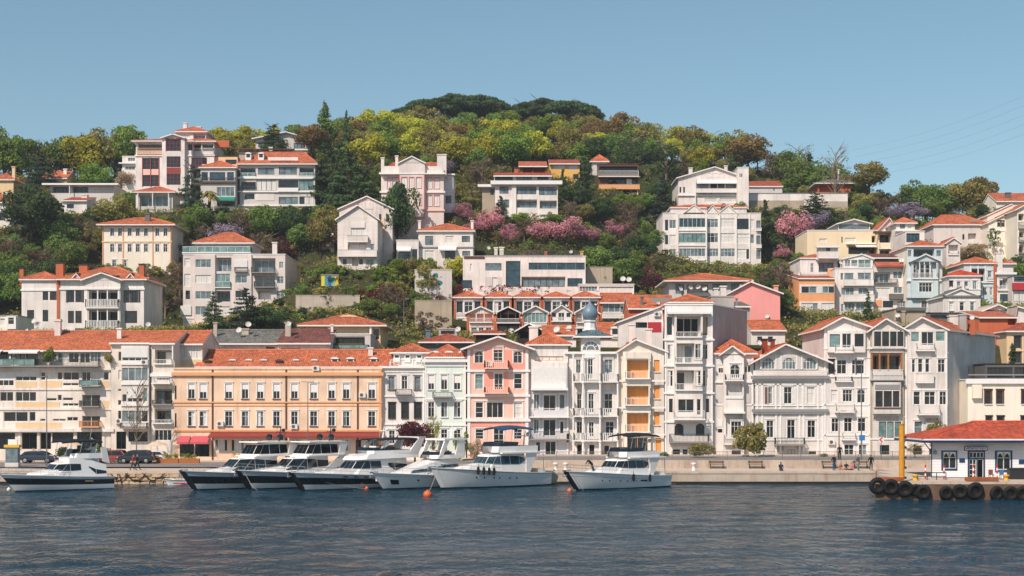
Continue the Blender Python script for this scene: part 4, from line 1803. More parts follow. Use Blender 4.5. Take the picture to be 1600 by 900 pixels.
House('red_timber_house', 'tall white house with dark red timber bay windows and layered red roofs', 'G', 284, (955, 1345), (190, 640), 'white', 11, ('hip', 168, 'tile'), ovh=.8, sink=8, dsl="""
Y 165,560 1.0 - 1148,1306
L k31d 198,248 .8 970,1140
R barso 232,278 .3 965,1142
L k31d 198,248 .8 1318,1345
W r43dC 178,258 1178,1276
W r43d 300,380 1005,1115
X 382,420 .05 lpink 1005,1115
W r43d 422,500 1005,1115
P 298,502 6 .08 redw 1002 1060 1118
W r43d 295,372 1180,1278
X 374,418 .06 redw 1180,1278
W r43d 420,495 1180,1278
W r33d 300,370 1350,1420
B 280 9 .2 trim
G 1140,1312 165,138 .5 white tile 3
""")
House('red_timber_house_wing', 'right wing of the red timber house with covered upper balcony', 'I', 286, (92, 290), (190, 480), 'white', 9, ('hip', 165, 'tile'), ovh=.6, sink=8, cat='house', dsl="""
L k31d 198,252 1.0 96,200 205,285
R bars 232,275 .2 95,288
W r33d 298,345 140,240
W r43d 380,440 120,230
B 278 8 .2 trim
""")
House('roof_pavilion', 'white rooftop pavilion with red pyramid roof crowning the red timber house', 'I', 288, (30, 232), (122, 195), 'white', 7, ('hip', 82, 'tile'), ovh=.5, sink=2, ctrl=False, cat='pavilion', dsl="""
L w31m 130,172 .8 145,228
W w21c 132,165 50,120
C 88 55,90 28 white 3
C 185 82,110 30 white 4
""")
House('garden_pavilion', 'low pavilion with orange hip roof and white posts in front of the red timber house', 'G', 276, (965, 1215), (548, 690), 'lgrey', 6, ('hip', 506, 'tile'), ovh=.7, sink=5, dsl="""
L w41m 560,640 1.2 980,1190
O 550,650 .12 -.5 trim 975 1078 1190
""")
House('white_side_house', 'low white flat house with porch roofs left of the red timber house', 'G', 290, (860, 965), (290, 470), 'white', 8, ('flat', 'trim'), sink=6, dsl="""
W w31m 300,325 900,950
B 335 8 .6 trim
W w31m 360,385 880,950
""")
House('flat_roof_villa', 'long low villa with overhanging white flat roof among the left trees', 'G', 280, (350, 800), (490, 620), 'lgrey', 9, ('flat', 'trim'), sink=6, dsl="""
B 484 12 1.2 trim
L k41d 505,545 1.0 370,490 510,620
O 490,580 .1 -1.0 trim 500 
C 597 560,620 40 white -3
""")
House('small_roof_house', 'house showing only a small orange gable roof among the left trees', 'G', 288, (295, 470), (440, 500), 'tan', 7, ('gableS', 400, 'tile2'), sink=6, dsl="""
C 460 378,420 22 ivory 2
""")
House('white_cottage', 'white cottage with red lean-to roof below the flat roofed villa', 'G', 272, (440, 610), (600, 680), 'white', 6, ('shed', 580, 'tiled'), sink=6, cat='cottage', dsl="""
W k21d 625,655 470,520
""")
House('edge_house', 'white house with arched dark window cut by the left edge of the view', 'G', 262, (-120, 75), (620, 800), 'white', 9, ('hip', 560, 'tile2'), sink=8, dsl="""
B 650 8 .12 trim
W k12dAC 690,740 0,28 -60,-30
C 45 545,620 22 white 1
W k12dC 830,880 0,28
""")
House('edge_house_upper', 'tan house with chimney glimpsed between trees at the left edge', 'G', 285, (-60, 95), (460, 560), 'tan', 7, ('hip', 410, 'tile'), sink=6, dsl="""
C 98 362,430 22 tan 2
""")
House('balcony_block', 'wide three storey apartment house with orange roof terrace and large dark windows', 'I', 279, (470, 1000), (350, 680), 'lgrey', 12, ('hip', 262, 'tile2', .5), ovh=.6, sink=7, cat='apartment block', dsl="""
L k31d 372,432 .8 474,582
R glass 405,435 .2 472,584
W k21m 372,418 600,714
W k31m 364,418 746,872
L k31d 368,430 .8 890,992
R glass 405,432 .2 888,994
B 436 12 .3 trim
L k31d 468,530 .8 480,584
R barsk 500,532 .3 476,584
W k41c 454,530 588,726
W k41d 456,510 742,884
W k31g 456,528 888,990
X 512,540 .4 trim 742,884
B 534 9 .3 trim
W k21d 555,590 505,575
X 550,600 .06 white 580,715
W k31m 576,625 745,880
W k31x 572,625 890,992
B 632 9 .3 trim
K 262,300 40 1.5 trim 530 620
X 296,318 .1 white 670,880
""")
House('rooftop_studio', 'flat roofed rooftop studio with arched glass and railing above the wide apartment roof', 'I', 288, (465, 830), (255, 300), 'conc', 6, ('flat', 'brown'), sink=4, cat='studio', dsl="""
W w51m 265,285 520,700
B 240 6 .8 brown
C 690 225,262 24 white 1
""")
House('blue_glass_house', 'narrow house with blue corner glazing, teal awning and orange hip roof', 'I', 277, (195, 440), (374, 680), 'lgrey', 9, ('hip', 322, 'tile2'), ovh=.4, sink=7, dsl="""
W w11s 400,462 200,248
W w11s 400,462 258,370
W w11s 400,462 380,432
B 468 10 .4 brown
R barsk 438,466 .2 196,440
W w41m 505,570 310,434
A 574,608 1.2 awteal 296,440
L k31d 610,665 1.0 310,438
R glass 640,690 .3 300,440
""")
House('terrace_annex', 'flat terrace annex with plants and dark window between two orange roofs', 'I', 287, (285, 455), (290, 400), 'tan', 6, ('flat', 'brown'), sink=6, cat='annex', dsl="""
W k31d 312,345 370,450
X 180,228 .5 brick 310,400
""")
House('ridge_house', 'ridge top house with broad orange roof half behind a cedar', 'I', 302, (585, 950), (165, 260), 'lgrey', 11, ('gableF', 122, 'tile2', 800), ovh=.8, sink=7, dsl="""
W w41m 190,230 600,700
W k31m 195,235 850,930
B 240 8 .3 trim
""")
# ------------------------------------------------------------------ centre hillside
House('white_gable_house', 'white wooden house with pointed gable, blank shutters and a low balcony', 'K', 233, (78, 360), (548, 890), 'clap', 9, ('gableF', 455, 'tile', 222), ovh=.4, sink=7, dsl="""
W k11n 482,496 212,228
X 572,612 .12 white 168,272
W w31c 615,670 174,274
R solid 670,715 .7 148,294
L w31c 716,772 .6 150,280
R solid 772,818 .9 82,358
W w12m 726,768 310,336
W k12d 832,870 116,142 230,256
W w11m 830,875 278,335
L - 822,880 .5 180,225
""")
House('white_rear_house', 'taller white house with a broad low gable behind the pointed gable house', 'K', 243, (90, 464), (478, 800), 'clap', 9, ('gableF', 392, 'tile', 285), ovh=.35, sink=7, dsl="""
Y 412,480 .05 - 245,330
W k12d 418,458 250,266 274,300 306,326
W k12d 515,570 418,440
H 515,570 kshut 370,385
X 560,690 .1 tan 370,410
L - 720,790 1.0 365,400
""")
House('pink_trim_mansion', 'white mansion with red outlined blank window panels and a red edged pediment', 'K', 250, (385, 825), (232, 540), 'mauve', 11, ('hip', 155, 'tile', .3), ovh=.3, sink=8, dsl="""
X 180,228 .25 white 385,825
Y 160,540 .8 - 512,695
G 505,700 160,112 .3 lgrey tile 3
B 226 10 .35 trim
X 258,340 .05 rtrim 425,452 462,508 528,572 582,620 630,674 704,746 754,798
W w21c 262,336 428,449 465,505 531,569 585,617 633,671 707,743 757,795
B 355 12 .25 trim
X 380,462 .05 rtrim 425,452 462,508 528,572 582,620 630,674 704,746 754,798
W w21c 384,458 428,449 465,505 531,569 585,617 633,671 707,743 757,795
B 485 10 .2 lpink
P 232,540 6 .08 rtrim 516 690
C 396 118,210 22 white 1
C 495 105,165 20 white 3
C 812 98,200 66 white 3
X 232,240 .1 trim 385,825
""")
House('mansion_side_wing', 'narrow white side wing of the red outlined mansion', 'K', 254, (828, 892), (238, 480), 'white', 8, ('flat', 'trim'), sink=8, cat='house', dsl="""
B 232 10 .3 trim
W w12c 268,330 838,880
B 350 8 .1 trim
W k12d 385,440 838,878
""")
House('orange_roof_house', 'white two storey house with orange hip roof left above the modern villa', 'K', 241, (650, 1032), (640, 850), 'white', 9, ('hip', 585, 'tile2'), ovh=.4, sink=6, dsl="""
W g22m 670,735 694,752
W w22c 668,718 838,896
W k22m 668,712 952,1010
B 745 8 .15 gtrim
A 742,775 1.0 awwhite 788,915
W w22c 772,835 692,758
W k21d 775,835 834,906
W k21m 775,812 955,1010
C 655 560,640 18 white 1
C 1025 560,640 18 white 3
""")
House('garage_annex', 'white flat roofed annex with awning between the gable house and the orange roofed house', 'K', 240, (492, 648), (700, 850), 'white', 7, ('flat', 'trim'), sink=6, cat='annex', dsl="""
A 745,780 .9 awwhite 495,595
W k21m 782,835 508,590
W b11d 762,838 604,640
""")
House('modern_villa', 'long white modern villa with flat roof, strip windows and full height glass', 'L', 234, (600, 1462), (138, 365), 'white', 10, ('flat', 'white'), sink=6, dsl="""
W g21m 186,238 758,872
L - 170,352 .25 902,1004
W k12s 172,350 905,1000
W g61s 182,232 1062,1458
L k71m 280,352 .5 1012,1320
W k31s 290,350 1335,1440
X 282,352 .05 lgrey 755,872
W w11c 286,350 806,842
W k21s 305,362 590,665
W w11c 190,240 650,664
X 136,154 .1 brown 608,752
C 832 75,135 24 ivory 3
C 872 72,135 30 ivory 3
C 1182 88,130 20 brick 3
C 1435 100,132 20 yel 3
D 1.2 1 780,78 1360,105
R barsk 98,136 .1 760,1440
""")
House('white_terrace_block', 'white three storey block with glazed top floor and red tiled terraces', 'M', 259, (150, 592), (308, 520), 'white', 10, ('flat', 'trim'), sink=7, dsl="""
B 284 26 .8 trim
Y 310,520 .3 - 268,300
W k22m 320,372 182,246
W k42m 322,376 296,442
W k42m 322,382 460,585
L k31m 415,470 .8 296,446
L k31m 420,478 .8 465,585
W k21m 412,470 215,250
R solid 478,520 .3 462,592
X 378,412 .05 white 296,446
""")
House('penthouse', 'glazed penthouse with thin red roof on the white three storey block', 'M', 261, (145, 545), (246, 300), 'lgrey', 7, ('gableS', 234, 'tiled'), sink=1, ctrl=False, ovh=.7, cat='penthouse', dsl="""
W k31d 252,280 150,275
W k41m 252,280 300,410
W k31d 252,275 448,525
""")
House('stone_wing', 'ivy grown left wing with a white overhanging terrace on the white three storey block', 'M', 260, (60, 148), (330, 500), 'stone', 8, ('flat', 'trim'), sink=6, cat='house', dsl="""
B 310 18 .8 trim
W k22d 340,380 118,142 
""")
House('yellow_house', 'yellow ochre house with white upper windows behind dark firs', 'M', 290, (535, 745), (160, 340), 'yel', 8, ('shed', 135, 'tiled'), sink=6, ovh=.7, dsl="""
W w31c 168,198 560,640
W w31c 168,205 668,728
W k21d 235,270 700,740
""")
House('red_roof_pavilion', 'brick red walled pavilion with flat red roof left of the yellow house', 'M', 284, (320, 515), (178, 250), 'rust', 7, ('shed', 148, 'tile'), sink=5, ovh=.6, cat='pavilion', dsl="""
L - 190,232 1.0 345,410 420,500
C 300 190,235 30 brick 1
""")
House('brown_balcony_house', 'brown house with three dark glazed storeys and tan balconies below the big pine', 'M', 297, (872, 1160), (165, 405), 'brown', 10, ('flat', 'brown'), sink=7, dsl="""
L k51d 180,232 1.0 885,1150
R bars 215,258 1.0 875,1160
L k51d 262,310 1.0 945,1150
W w11c 268,308 1075,1112
R solido 312,345 1.0 880,1165
L k51d 345,392 1.0 955,1145
B 394 10 .8 conc
P 345,395 8 .5 tan 1152
""")
House('orange_hip_roof_house', 'small house with bright orange hip roof above the brown balconies', 'M', 299, (830, 940), (152, 200), 'lgrey', 7, ('hip', 98, 'tile2'), sink=5)
# ------------------------------------------------------------------ right hillside
House('white_apartments', 'big white four storey apartment house with corner bays and wide window bands', 'O', 272, (160, 850), (420, 800), 'white', 12, ('flat', 'trim'), sink=6, cat='apartment block', dsl="""
Y 430,775 .9 - 262,462
W k11d 465,540 176,198
W w21m 466,525 206,254
W w61s 458,522 272,456
W w32m 460,518 470,550
W w42c 456,518 564,668
W k22d 458,532 682,764
W w11c 462,530 772,802
W k11m 470,545 818,848
B 540 8 .15 trim 262,462
W k11d 572,638 176,198
W w11c 570,640 206,254
W k61g 565,628 272,456
W w32x 560,625 470,550
W w42c 560,625 564,668
W w22c 562,632 682,768
W w11m 568,630 775,802
W k11m 575,645 818,848
B 645 8 .15 trim 262,462
W k11d 675,735 176,198
W w21m 672,732 206,254
W w71m 672,726 272,456
W w42m 668,724 470,552
W w42m 668,724 568,668
W w22c 670,740 682,745
W k11d 670,740 748,768
W k11m 680,740 818,848
B 748 8 .15 trim 262,462
W k41d 778,815 280,456
W k31m 775,815 590,668
W k31m 775,812 472,550
P 425,800 8 .2 trim 262 462 560 676 770
R solid 525,545 .5 815,852
R solid 640,665 .5 815,852
G 460,560 420,358 .2 white tile2 3
G 548,690 420,360 .2 white tile2 3
G 300,450 420,362 .2 white tile2 3
W k21m 375,402 470,515
W k31m 372,402 568,655
X 830,850 .4 trim 160,880
""")
House('terrace_wall_house', 'white penthouse strip with orange roof edges topping the big apartment house', 'O', 274, (215, 750), (385, 425), 'white', 8, ('hip', 362, 'tile2'), sink=1, ctrl=False, ovh=.2, cat='penthouse', dsl="""
W g21m 372,430 330,395
""")
House('curved_gable_villa', 'large white villa with rounded dark gable roof and veranda on the hill brow', 'O', 292, (270, 740), (170, 380), 'white', 11, ('gableF', 96, 'tilek', 525), ovh=.5, sink=7, dsl="""
Y 135,170 .05 - 465,600
W w22c 140,162 470,500 510,545 560,590
W k21m 140,165 395,420
A 186,216 1.0 awwhite 395,705
W k11m 215,245 402,482
W k11n 212,248 495,540
W k11d 212,248 548,594
W k11m 215,246 604,686
R solid 250,278 .8 392,690
B 290 8 .3 trim
W w42c 315,345 455,540 560,680
W k12d 235,275 278,290 304,316
C 355 100,150 26 white 2
C 603 85,120 22 white 3
O 170,350 .12 -.5 trim 388 700
""")
House('stair_tower', 'plain white square stair tower beside the rounded gable villa', 'O', 290, (686, 764), (98, 380), 'white', 5, ('flat', 'trim'), sink=7, cat='tower', dsl="""
W k11d 140,165 700,706 712,718
""")
House('red_roof_annex', 'low white annex with long red roof behind the curved terrace wall', 'O', 300, (768, 1000), (230, 290), 'lgrey', 7, ('gableS', 202, 'tiled'), sink=6, ovh=.3, cat='annex', dsl="""
W k11d 240,262 938,946
""")
House('terrace_house_long', 'long white curved terrace wall with stone base on the hill brow', 'O', 294, (768, 1460), (280, 400), 'white', 5, ('flat', 'gtrim'), sink=7, cat='terrace wall', dsl="""
X 330,400 .1 stone 768,1150
X 335,400 .1 conc 1300,1460
""")
House('brick_pavilion', 'brick house with grey green hip roof on the right hill brow', 'O', 306, (1250, 1480), (215, 280), 'brick', 9, ('hip', 180, 'tileg'), sink=6, ovh=.8, dsl="""
L - 225,270 1.0 1260,1400
C 1395 110,190 10 white 2
""")
House('yellow_block', 'pale yellow block with plain side wall and a glazed rooftop studio', 'P', 262, (195, 725), (190, 420), 'ylw', 11, ('flat', 'trim'), sink=6, dsl="""
W w31c 250,278 285,340
W w31c 244,276 474,556
L k31d 228,280 1.2 672,722
L k41d 300,365 1.2 500,740
A 296,320 1.5 awwhite 545,695
B 288 6 .5 trim 480,740
W k11m 236,280 448,458
""")
House('rooftop_studio', 'glass walled rooftop studio with white flat roof on the pale yellow block', 'P', 265, (425, 660), (140, 195), 'white', 7, ('gableF', 110, 'conc', 540), sink=.5, ctrl=False, cat='studio', ovh=.5, dsl="""
W g51m 145,182 430,655
""")
House('yellow_block_porch', 'yellow block corner with curved brown canopy and stacked balconies', 'P', 260, (722, 832), (210, 380), 'ylw', 8, ('flat', 'brown'), sink=6, cat='house', dsl="""
B 200 14 1.0 brown
L k21d 220,280 1.4 730,825
R bars 290,330 .8 724,828
L k21d 330,372 1.2 730,825
""")
House('dome_house', 'white house with a small arched roof turret and columned upper balcony', 'P', 246, (142, 420), (400, 545), 'white', 9, ('hip', 368, 'tile'), sink=5, ovh=.2, dsl="""
Y 310,400 .6 - 265,418
B 308 14 .8 trim 250,425
W k21d 320,360 330,360
R solid 352,402 .8 265,415
B 400 10 .9 lav 258,420
L k31m 420,500 .8 280,395
W w22m 432,502 220,244
R bars 498,542 .4 140,390
X 470,545 .5 orange 345,390
D 1.4 0 140,510
""")
House('orange_house', 'orange striped three storey house with white windows on the right slope', 'P', 240, (132, 398), (545, 950), 'orange', 9, ('shed', 520, 'tiled'), sink=5, ovh=.3, dsl="""
X 590,655 .05 white 140,396
W w21x 604,654 152,268 308,396
X 715,790 .05 white 140,396
W w31x 728,786 152,275
W w21c 728,786 300,396
B 796 8 .4 gtrim
W k21m 850,890 170,260
""")
House('white_balcony_house', 'white house with arched glass attic and curved white balconies', 'P', 242, (402, 685), (470, 930), 'white', 10, ('flat', 'trim'), sink=5, dsl="""
W w11m 505,556 442,464
W w11m 505,556 470,542
W w21m 503,552 570,668
R solid 555,600 .7 460,680
W w31m 612,668 448,542
W w21m 612,662 574,640
R solid 668,718 .7 460,685
W w11m 735,790 446,466
W w31m 725,785 472,548
W w21x 725,785 556,620
R solid 782,820 .5 460,640
""")
House('glass_attic', 'white framed glass attic on the white balcony house', 'P', 244, (462, 682), (400, 470), 'white', 6, ('gableF', 368, 'conc', 600), sink=.5, ctrl=False, cat='attic', ovh=.2, dsl="""
W w21m 408,455 475,515
W w11m 408,455 522,568
W w21g 405,465 574,668
R bars 438,478 .6 440,690
D 1.6 1 445,425
""")
House('white_balcony_house', 'white house with red tiled attic band and open balconies', 'P', 243, (688, 925), (455, 930), 'white', 10, ('flat', 'trim'), sink=5, dsl="""
A 422,462 1.0 tiled 692,925
L w31m 498,575 .8 695,810
W w21m 492,546 832,898
R barsk 550,582 .5 690,860
W w31c 615,685 705,808
W w21m 608,655 835,900
X 660,700 .8 dgrey 800,910
W k21d 710,760 755,830
W w31m 712,756 862,947
X 705,755 .1 orange 698,745
D 1.8 -.6 893,408
""")
House('attic_band', 'dark window band under a brown roof on the red tiled attic', 'P', 245, (688, 925), (392, 460), 'dgrey', 6, ('shed', 366, 'tileb'), sink=.5, ctrl=False, cat='attic', dsl="""
W k41d 400,428 735,880
""")
House('white_hill_house', 'white gabled house with grey bay window at the top of the right cluster', 'P', 262, (720, 860), (185, 330), 'white', 8, ('gableF', 100, 'tile', 800), sink=6, dsl="""
W k11d 195,240 862,880
""")
House('bay_window_house', 'white house with dark bay window and red roof beside the lilac trees', 'Q', 256, (0, 120), (245, 420), 'white', 8, ('hip', 205, 'tile2'), sink=6, dsl="""
W g31m 232,275 25,58
W w21c 240,280 75,100
W k41m 305,350 65,150
B 285 8 .4 trim
D 1.8 -.5 98,348
""")
House('white_terrace_house', 'white flat house with blue glass terrace doors behind the pale blue house', 'Q', 250, (60, 182), (292, 400), 'white', 7, ('flat', 'trim'), sink=6, dsl="""
W k41s 305,362 66,150
""")
House('blue_house', 'pale blue grey wooden house with white columned balcony and gable', 'Q', 240, (72, 296), (392, 850), 'blue', 10, ('hip', 352, 'tile2'), sink=5, ovh=.3, side='ivory', dsl="""
W w11m 412,455 76,100
L k31d 402,455 .8 112,245
W w11m 412,452 258,290
Y 478,720 .7 - 92,262
G 78,282 485,438 .4 blue gtrim 2
L - 490,590 .9 98,258
W w12d 508,580 105,122
W w22d 505,590 148,215
W w12d 505,575 252,260
O 488,592 .09 -.55 trim 102 145 175 210 254
R bars 560,600 .2 96,260
B 602 10 .3 trim
W w42dC 624,682 140,222
B 716 8 .2 slate
W w32dC 735,780 162,198
W w22d 730,775 246,275
D 1.8 .4 35,475
""")
House('pink_wall_house', 'pale pink house with broad orange roof and skylights below the ridge trees', 'Q', 262, (240, 590), (255, 420), 'mauve', 10, ('hip', 190, 'tile2', .6), sink=6, ovh=.4, dsl="""
L - 305,345 .8 460,512
W b11d 310,345 424,438
W w11c 305,350 542,556
X 216,228 .02 gtrim 470,520
X 350,372 .3 white 460,520
""")
House('cream_gable_house', 'cream gabled house with ivy and paired windows at the right slope', 'Q', 258, (592, 768), (235, 480), 'ivory', 9, ('gableF', 192, 'tile2', 680), sink=6, ovh=.35, dsl="""
W k12dC 228,262 652,664 676,688
W w12dC 298,345 600,615 630,645 698,714 728,744
B 285 7 .1 trim
W w12dC 390,430 698,714 730,746
B 375 5 .08 trim
""")
House('cream_apartments', 'cream apartment house with stacked balconies at the right edge', 'Q', 252, (775, 1000), (150, 480), 'ivory', 10, ('gableF', 95, 'tile2', 880), sink=6, cat='apartment block', dsl="""
L k21d 180,222 1.0 782,818
R barsk 235,278 .5 780,830
L k21d 295,330 1.0 786,818
R barsk 328,362 .5 782,830
L k21d 378,430 1.0 786,818
R barsk 405,436 .5 782,830
W k31d 190,225 840,900
W k31d 300,335 840,900
""")
House('cream_side_house', 'cream slanted wall house with brown roof edge left of the stacked balconies', 'Q', 262, (585, 775), (190, 250), 'ivory', 8, ('gableF', 118, 'tileb', 740), sink=6, ovh=.2)
House('ridge_roof_house', 'house with long orange roof on the skyline at the right edge', 'Q', 285, (640, 1000), (98, 160), 'ivory', 9, ('gableS', 55, 'tile'), sink=6, dsl="""
C 715 45,75 30 dgrey 2
""")
House('orange_cap_house', 'white house with small bright orange hip roof behind the pedimented house', 'Q', 236, (340, 540), (582, 720), 'white', 8, ('hip', 542, 'tilep'), sink=5, ovh=.3, dsl="""
W k12dC 615,645 345,358
W w11mC 612,660 388,412 436,460
W w21mC 610,665 490,515
B 660 6 .1 trim
C 405 640,670 24 white -.6
D 1.2 -.3 450,650
""")
House('pediment_house', 'small white house with grey edged pediment and three windows', 'Q', 228, (300, 540), (708, 840), 'white', 8, ('gableF', 660, 'tileg', 412), sink=5, ovh=.3, dsl="""
B 702 8 .3 gtrim
W w12cCS 744,798 340,367
W w12dCS 744,798 407,434
W w12mCS 744,800 474,500
""")
House('gable_loft_house', 'white gable with loggia and small red roof behind the pale blue house', 'Q', 250, (322, 410), (365, 460), 'white', 7, ('gableF', 335, 'tile', 368), sink=5, ovh=.3, dsl="""
L - 378,430 .8 335,398
R bars 420,445 .2 332,400
""")
House('blue_arcade_house', 'blue grey house with arched loggia and orange roof behind the orange capped house', 'Q', 238, (435, 632), (502, 760), 'blue', 9, ('hip', 458, 'tile2', .6), sink=5, ovh=.3, dsl="""
L k31d 530,610 .8 478,570
P 510,612 7 .08 trim 478 524 570
W w12mC 545,585 585,612
R bars 585,612 .3 580,625
B 615 8 .2 trim
W w22mC 650,700 555,580 598,615
P 500,760 14 .3 brick 630
C 655 430,560 40 white .5
""")
House('white_flat_house', 'white flat roofed house with green glass balcony at the right edge', 'Q', 238, (645, 752), (560, 760), 'white', 8, ('flat', 'trim'), sink=5, dsl="""
B 555 14 .4 trim
L w31m 590,660 .7 662,740
R bars 640,672 .3 645,742
W k31s 692,740 664,735
""")
House('red_front_house', 'house with a red painted balcony front cut by the right edge', 'Q', 236, (742, 1000), (580, 780), 'lgrey', 8, ('flat', 'slate'), sink=5, dsl="""
W k41s 585,615 755,900
X 622,668 .4 red 742,990
W k41c 672,740 750,900
""")
House('red_capped_house', 'small house with orange roof tip beside the white chimney stack', 'Q', 243, (680, 750), (505, 600), 'white', 7, ('hip', 482, 'tile2'), sink=5)
House('white_low_house', 'white house with a low white gable and dark band above the right roofs', 'Q', 206, (555, 735), (800, 900), 'white', 8, ('gableF', 762, 'conc', 650), sink=6, dsl="""
X 795,812 .1 dgrey 578,720
""")
House('orange_lean_to', 'orange roofed lean-to with dark opening above the grey white brick side wall', 'Q', 198, (530, 770), (842, 920), 'brick', 8, ('shed', 806, 'tile'), sink=6, cat='shed', dsl="""
L - 850,890 1.0 715,765
""")
House('white_slab_house', 'white plain slanted wall house at the right edge above the low building', 'Q', 202, (760, 1000), (835, 930), 'white', 9, ('gableF', 775, 'conc', 770), sink=6)
House('roof_clutter_house', 'low stone house with cluttered dark roof terrace between gables', 'Q', 205, (-10, 190), (790, 880), 'stone', 7, ('flat', 'dgrey'), sink=5, dsl="""
L - 740,780 .8 20,60
W w31m 742,776 10,60
X 780,800 .3 dgrey 0,190
C 45 800,850 24 stone 0
D 1.3 -.4 10,830
""")
House('dark_terrace_house', 'dark roof terrace with leaning boards above the gabled white houses', 'Q', 208, (190, 420), (815, 880), 'dgrey', 6, ('flat', 'dark'), sink=5, dsl="""
W k31d 825,850 220,340
C 365 830,880 60 white -.5
D 1.8 -.7 485,845
""")
House('edge_roof_house', 'tan house with dark windows and red roof at the right edge above the low building', 'F', 194, (655, 860), (110, 330), 'tan', 9, ('hip', 70, 'tiled'), sink=6, dsl="""
W k12dC 130,180 690,715 735,765
W k12dC 200,245 690,715 735,765
""")

# ------------------------------------------------------------------ water
def water_material():
    t = NT('sea_water')
    geo = t.n('NewGeometry')
    pos = geo.outputs['Position']
    n1 = t.noise(t.scaled(pos, (0.9, 0.5, 1)), 1.0, 2, 0.5)
    n2 = t.noise(t.scaled(pos, (2.5, 1.15, 1)), 1.0, 3, 0.6)
    n3 = t.noise(t.scaled(pos, (5.6, 2.5, 1)), 1.0, 2, 0.5)
    patch = t.noise(t.scaled(pos, (0.03, 0.05, 1)), 1.0, 2)
    amp = t.ramp(patch, 0.38, 0.62, 0.45, 1.2)
    h = t.math('ADD', t.math('MULTIPLY', n1, 0.4), t.math('ADD', t.math('MULTIPLY', n2, 0.5), t.math('MULTIPLY', n3, 0.26)))
    h = t.math('MULTIPLY', h, amp)
    nrm = t.bump(h, 1.0, 2.1)
    base = t.mix(t.ramp(patch, 0.3, 0.7), (0.002, 0.036, 0.064, 1), (0.004, 0.046, 0.078, 1))
    p = t.principled(base, 0.08, 0.5, normal=nrm)
    p.inputs['IOR'].default_value = 1.333
    return t.m


def build_water():
    xs = np.concatenate([[-900, -300, -140], np.linspace(-80, 80, 400), [140, 300, 900]])
    ys = np.concatenate([[-900, -200, 0, 40], np.geomspace(62, 151.5, 330)])
    X, Y = np.meshgrid(xs, ys)
    g = np.random.default_rng(3)
    Z = np.zeros_like(X)
    for i in range(42):
        lam = g.uniform(1.0, 6.0)
        th = g.normal(-1.2, 0.55)
        k = 2 * math.pi / lam
        a = 0.0024 * lam ** 0.7
        ph = g.uniform(0, 6.28)
        Z += a * np.sin(k * (X * math.cos(th) + Y * math.sin(th)) + ph)
    inner = (np.abs(X) <= 80.1) & (Y >= 61)
    Z = np.where(inner, Z, 0)
    nx, ny = len(xs), len(ys)
    v = np.stack([X, Y, Z], -1).reshape(-1, 3)
    idx = np.arange(nx * ny).reshape(ny, nx)
    f = np.stack([idx[:-1, :-1], idx[:-1, 1:], idx[1:, 1:], idx[1:, :-1]], -1).reshape(-1, 4)
    me = mesh_from_np('water', v, f)
    me.polygons.foreach_set('use_smooth', [True] * len(me.polygons))
    me.materials.append(water_material())
    tag(place('water', me), kind='structure')


def mesh_from_np(name, v, f):
    me = bpy.data.meshes.new(name)
    n, k = f.shape
    me.vertices.add(len(v))
    me.vertices.foreach_set('co', v.astype(np.float32).ravel())
    me.loops.add(n * k)
    me.loops.foreach_set('vertex_index', f.astype(np.int32).ravel())
    me.polygons.add(n)
    me.polygons.foreach_set('loop_start', np.arange(0, n * k, k, dtype=np.int32))
    me.update(calc_edges=True)
    return me


build_water()

# ------------------------------------------------------------------ quay, road, promenade
def groundmat(name, a, b, scale=0.8, joint=None, stain=0.5):
    t = NT(name)
    geo = t.n('NewGeometry')
    pos = geo.outputs['Position']
    n1 = t.noise(pos, scale, 5, 0.6)
    n2 = t.noise(pos, scale * 9, 4, 0.6)
    st = t.noise(t.scaled(pos, (1.6, 1.6, 0.25)), 1.0, 4, 0.65)
    c = t.mix(t.ramp(n1, 0.3, 0.7), lin(a), lin(b))
    c = t.mix(t.ramp(n2, 0.45, 0.75, 0, .4), c, tuple(x * .6 for x in lin(a)[:3]) + (1,))
    c = t.mix(t.ramp(st, 0.5, 0.72, 0, stain), c, lin('#8a5a40'))
    t.principled(c, 0.9, 0.2, normal=t.bump(n2, .5, .03))
    return t.m


CONC = groundmat('quay_concrete', '#c4b4a4', '#ab9b8c', 0.5, stain=.55)
PROM = groundmat('promenade_paving', '#cbb9a8', '#bba898', 0.6, stain=.25)
ASPH = groundmat('asphalt', '#8b8480', '#777170', 0.7, stain=.1)
STONE = groundmat('rough_stone', '#c8ad8f', '#9c8468', 1.2, stain=.35)


def xat(px, Y):
    return (px - 800) * Y / F


QL, QR = -95.0, 95.0
# water side wall of the quay with its coping stones
qw = MB().box(QL, 150.0, -3, QR, 151.2, 1.06)
q = qw.build('quay_wall', [CONC])
tag(q, 'long stained concrete quay wall along the waterfront', 'quay wall')
cs = MB().box(-1.24, -.06, 0, 1.24, 1.2, .24).mesh('coping_stone', [PROM])
for i in range(76):
    place('coping_stone', cs, q, (QL + 1.25 + i * 2.5, 150.0, 1.062 + .006 * ((i * 7) % 3)))
wl = groundmat('waterline_weed', '#2e2c26', '#1f211d', 1.5, stain=0)
MB().box(QL, 149.93, -3, QR, 150.0, .22).build('weed_band', [wl], q)
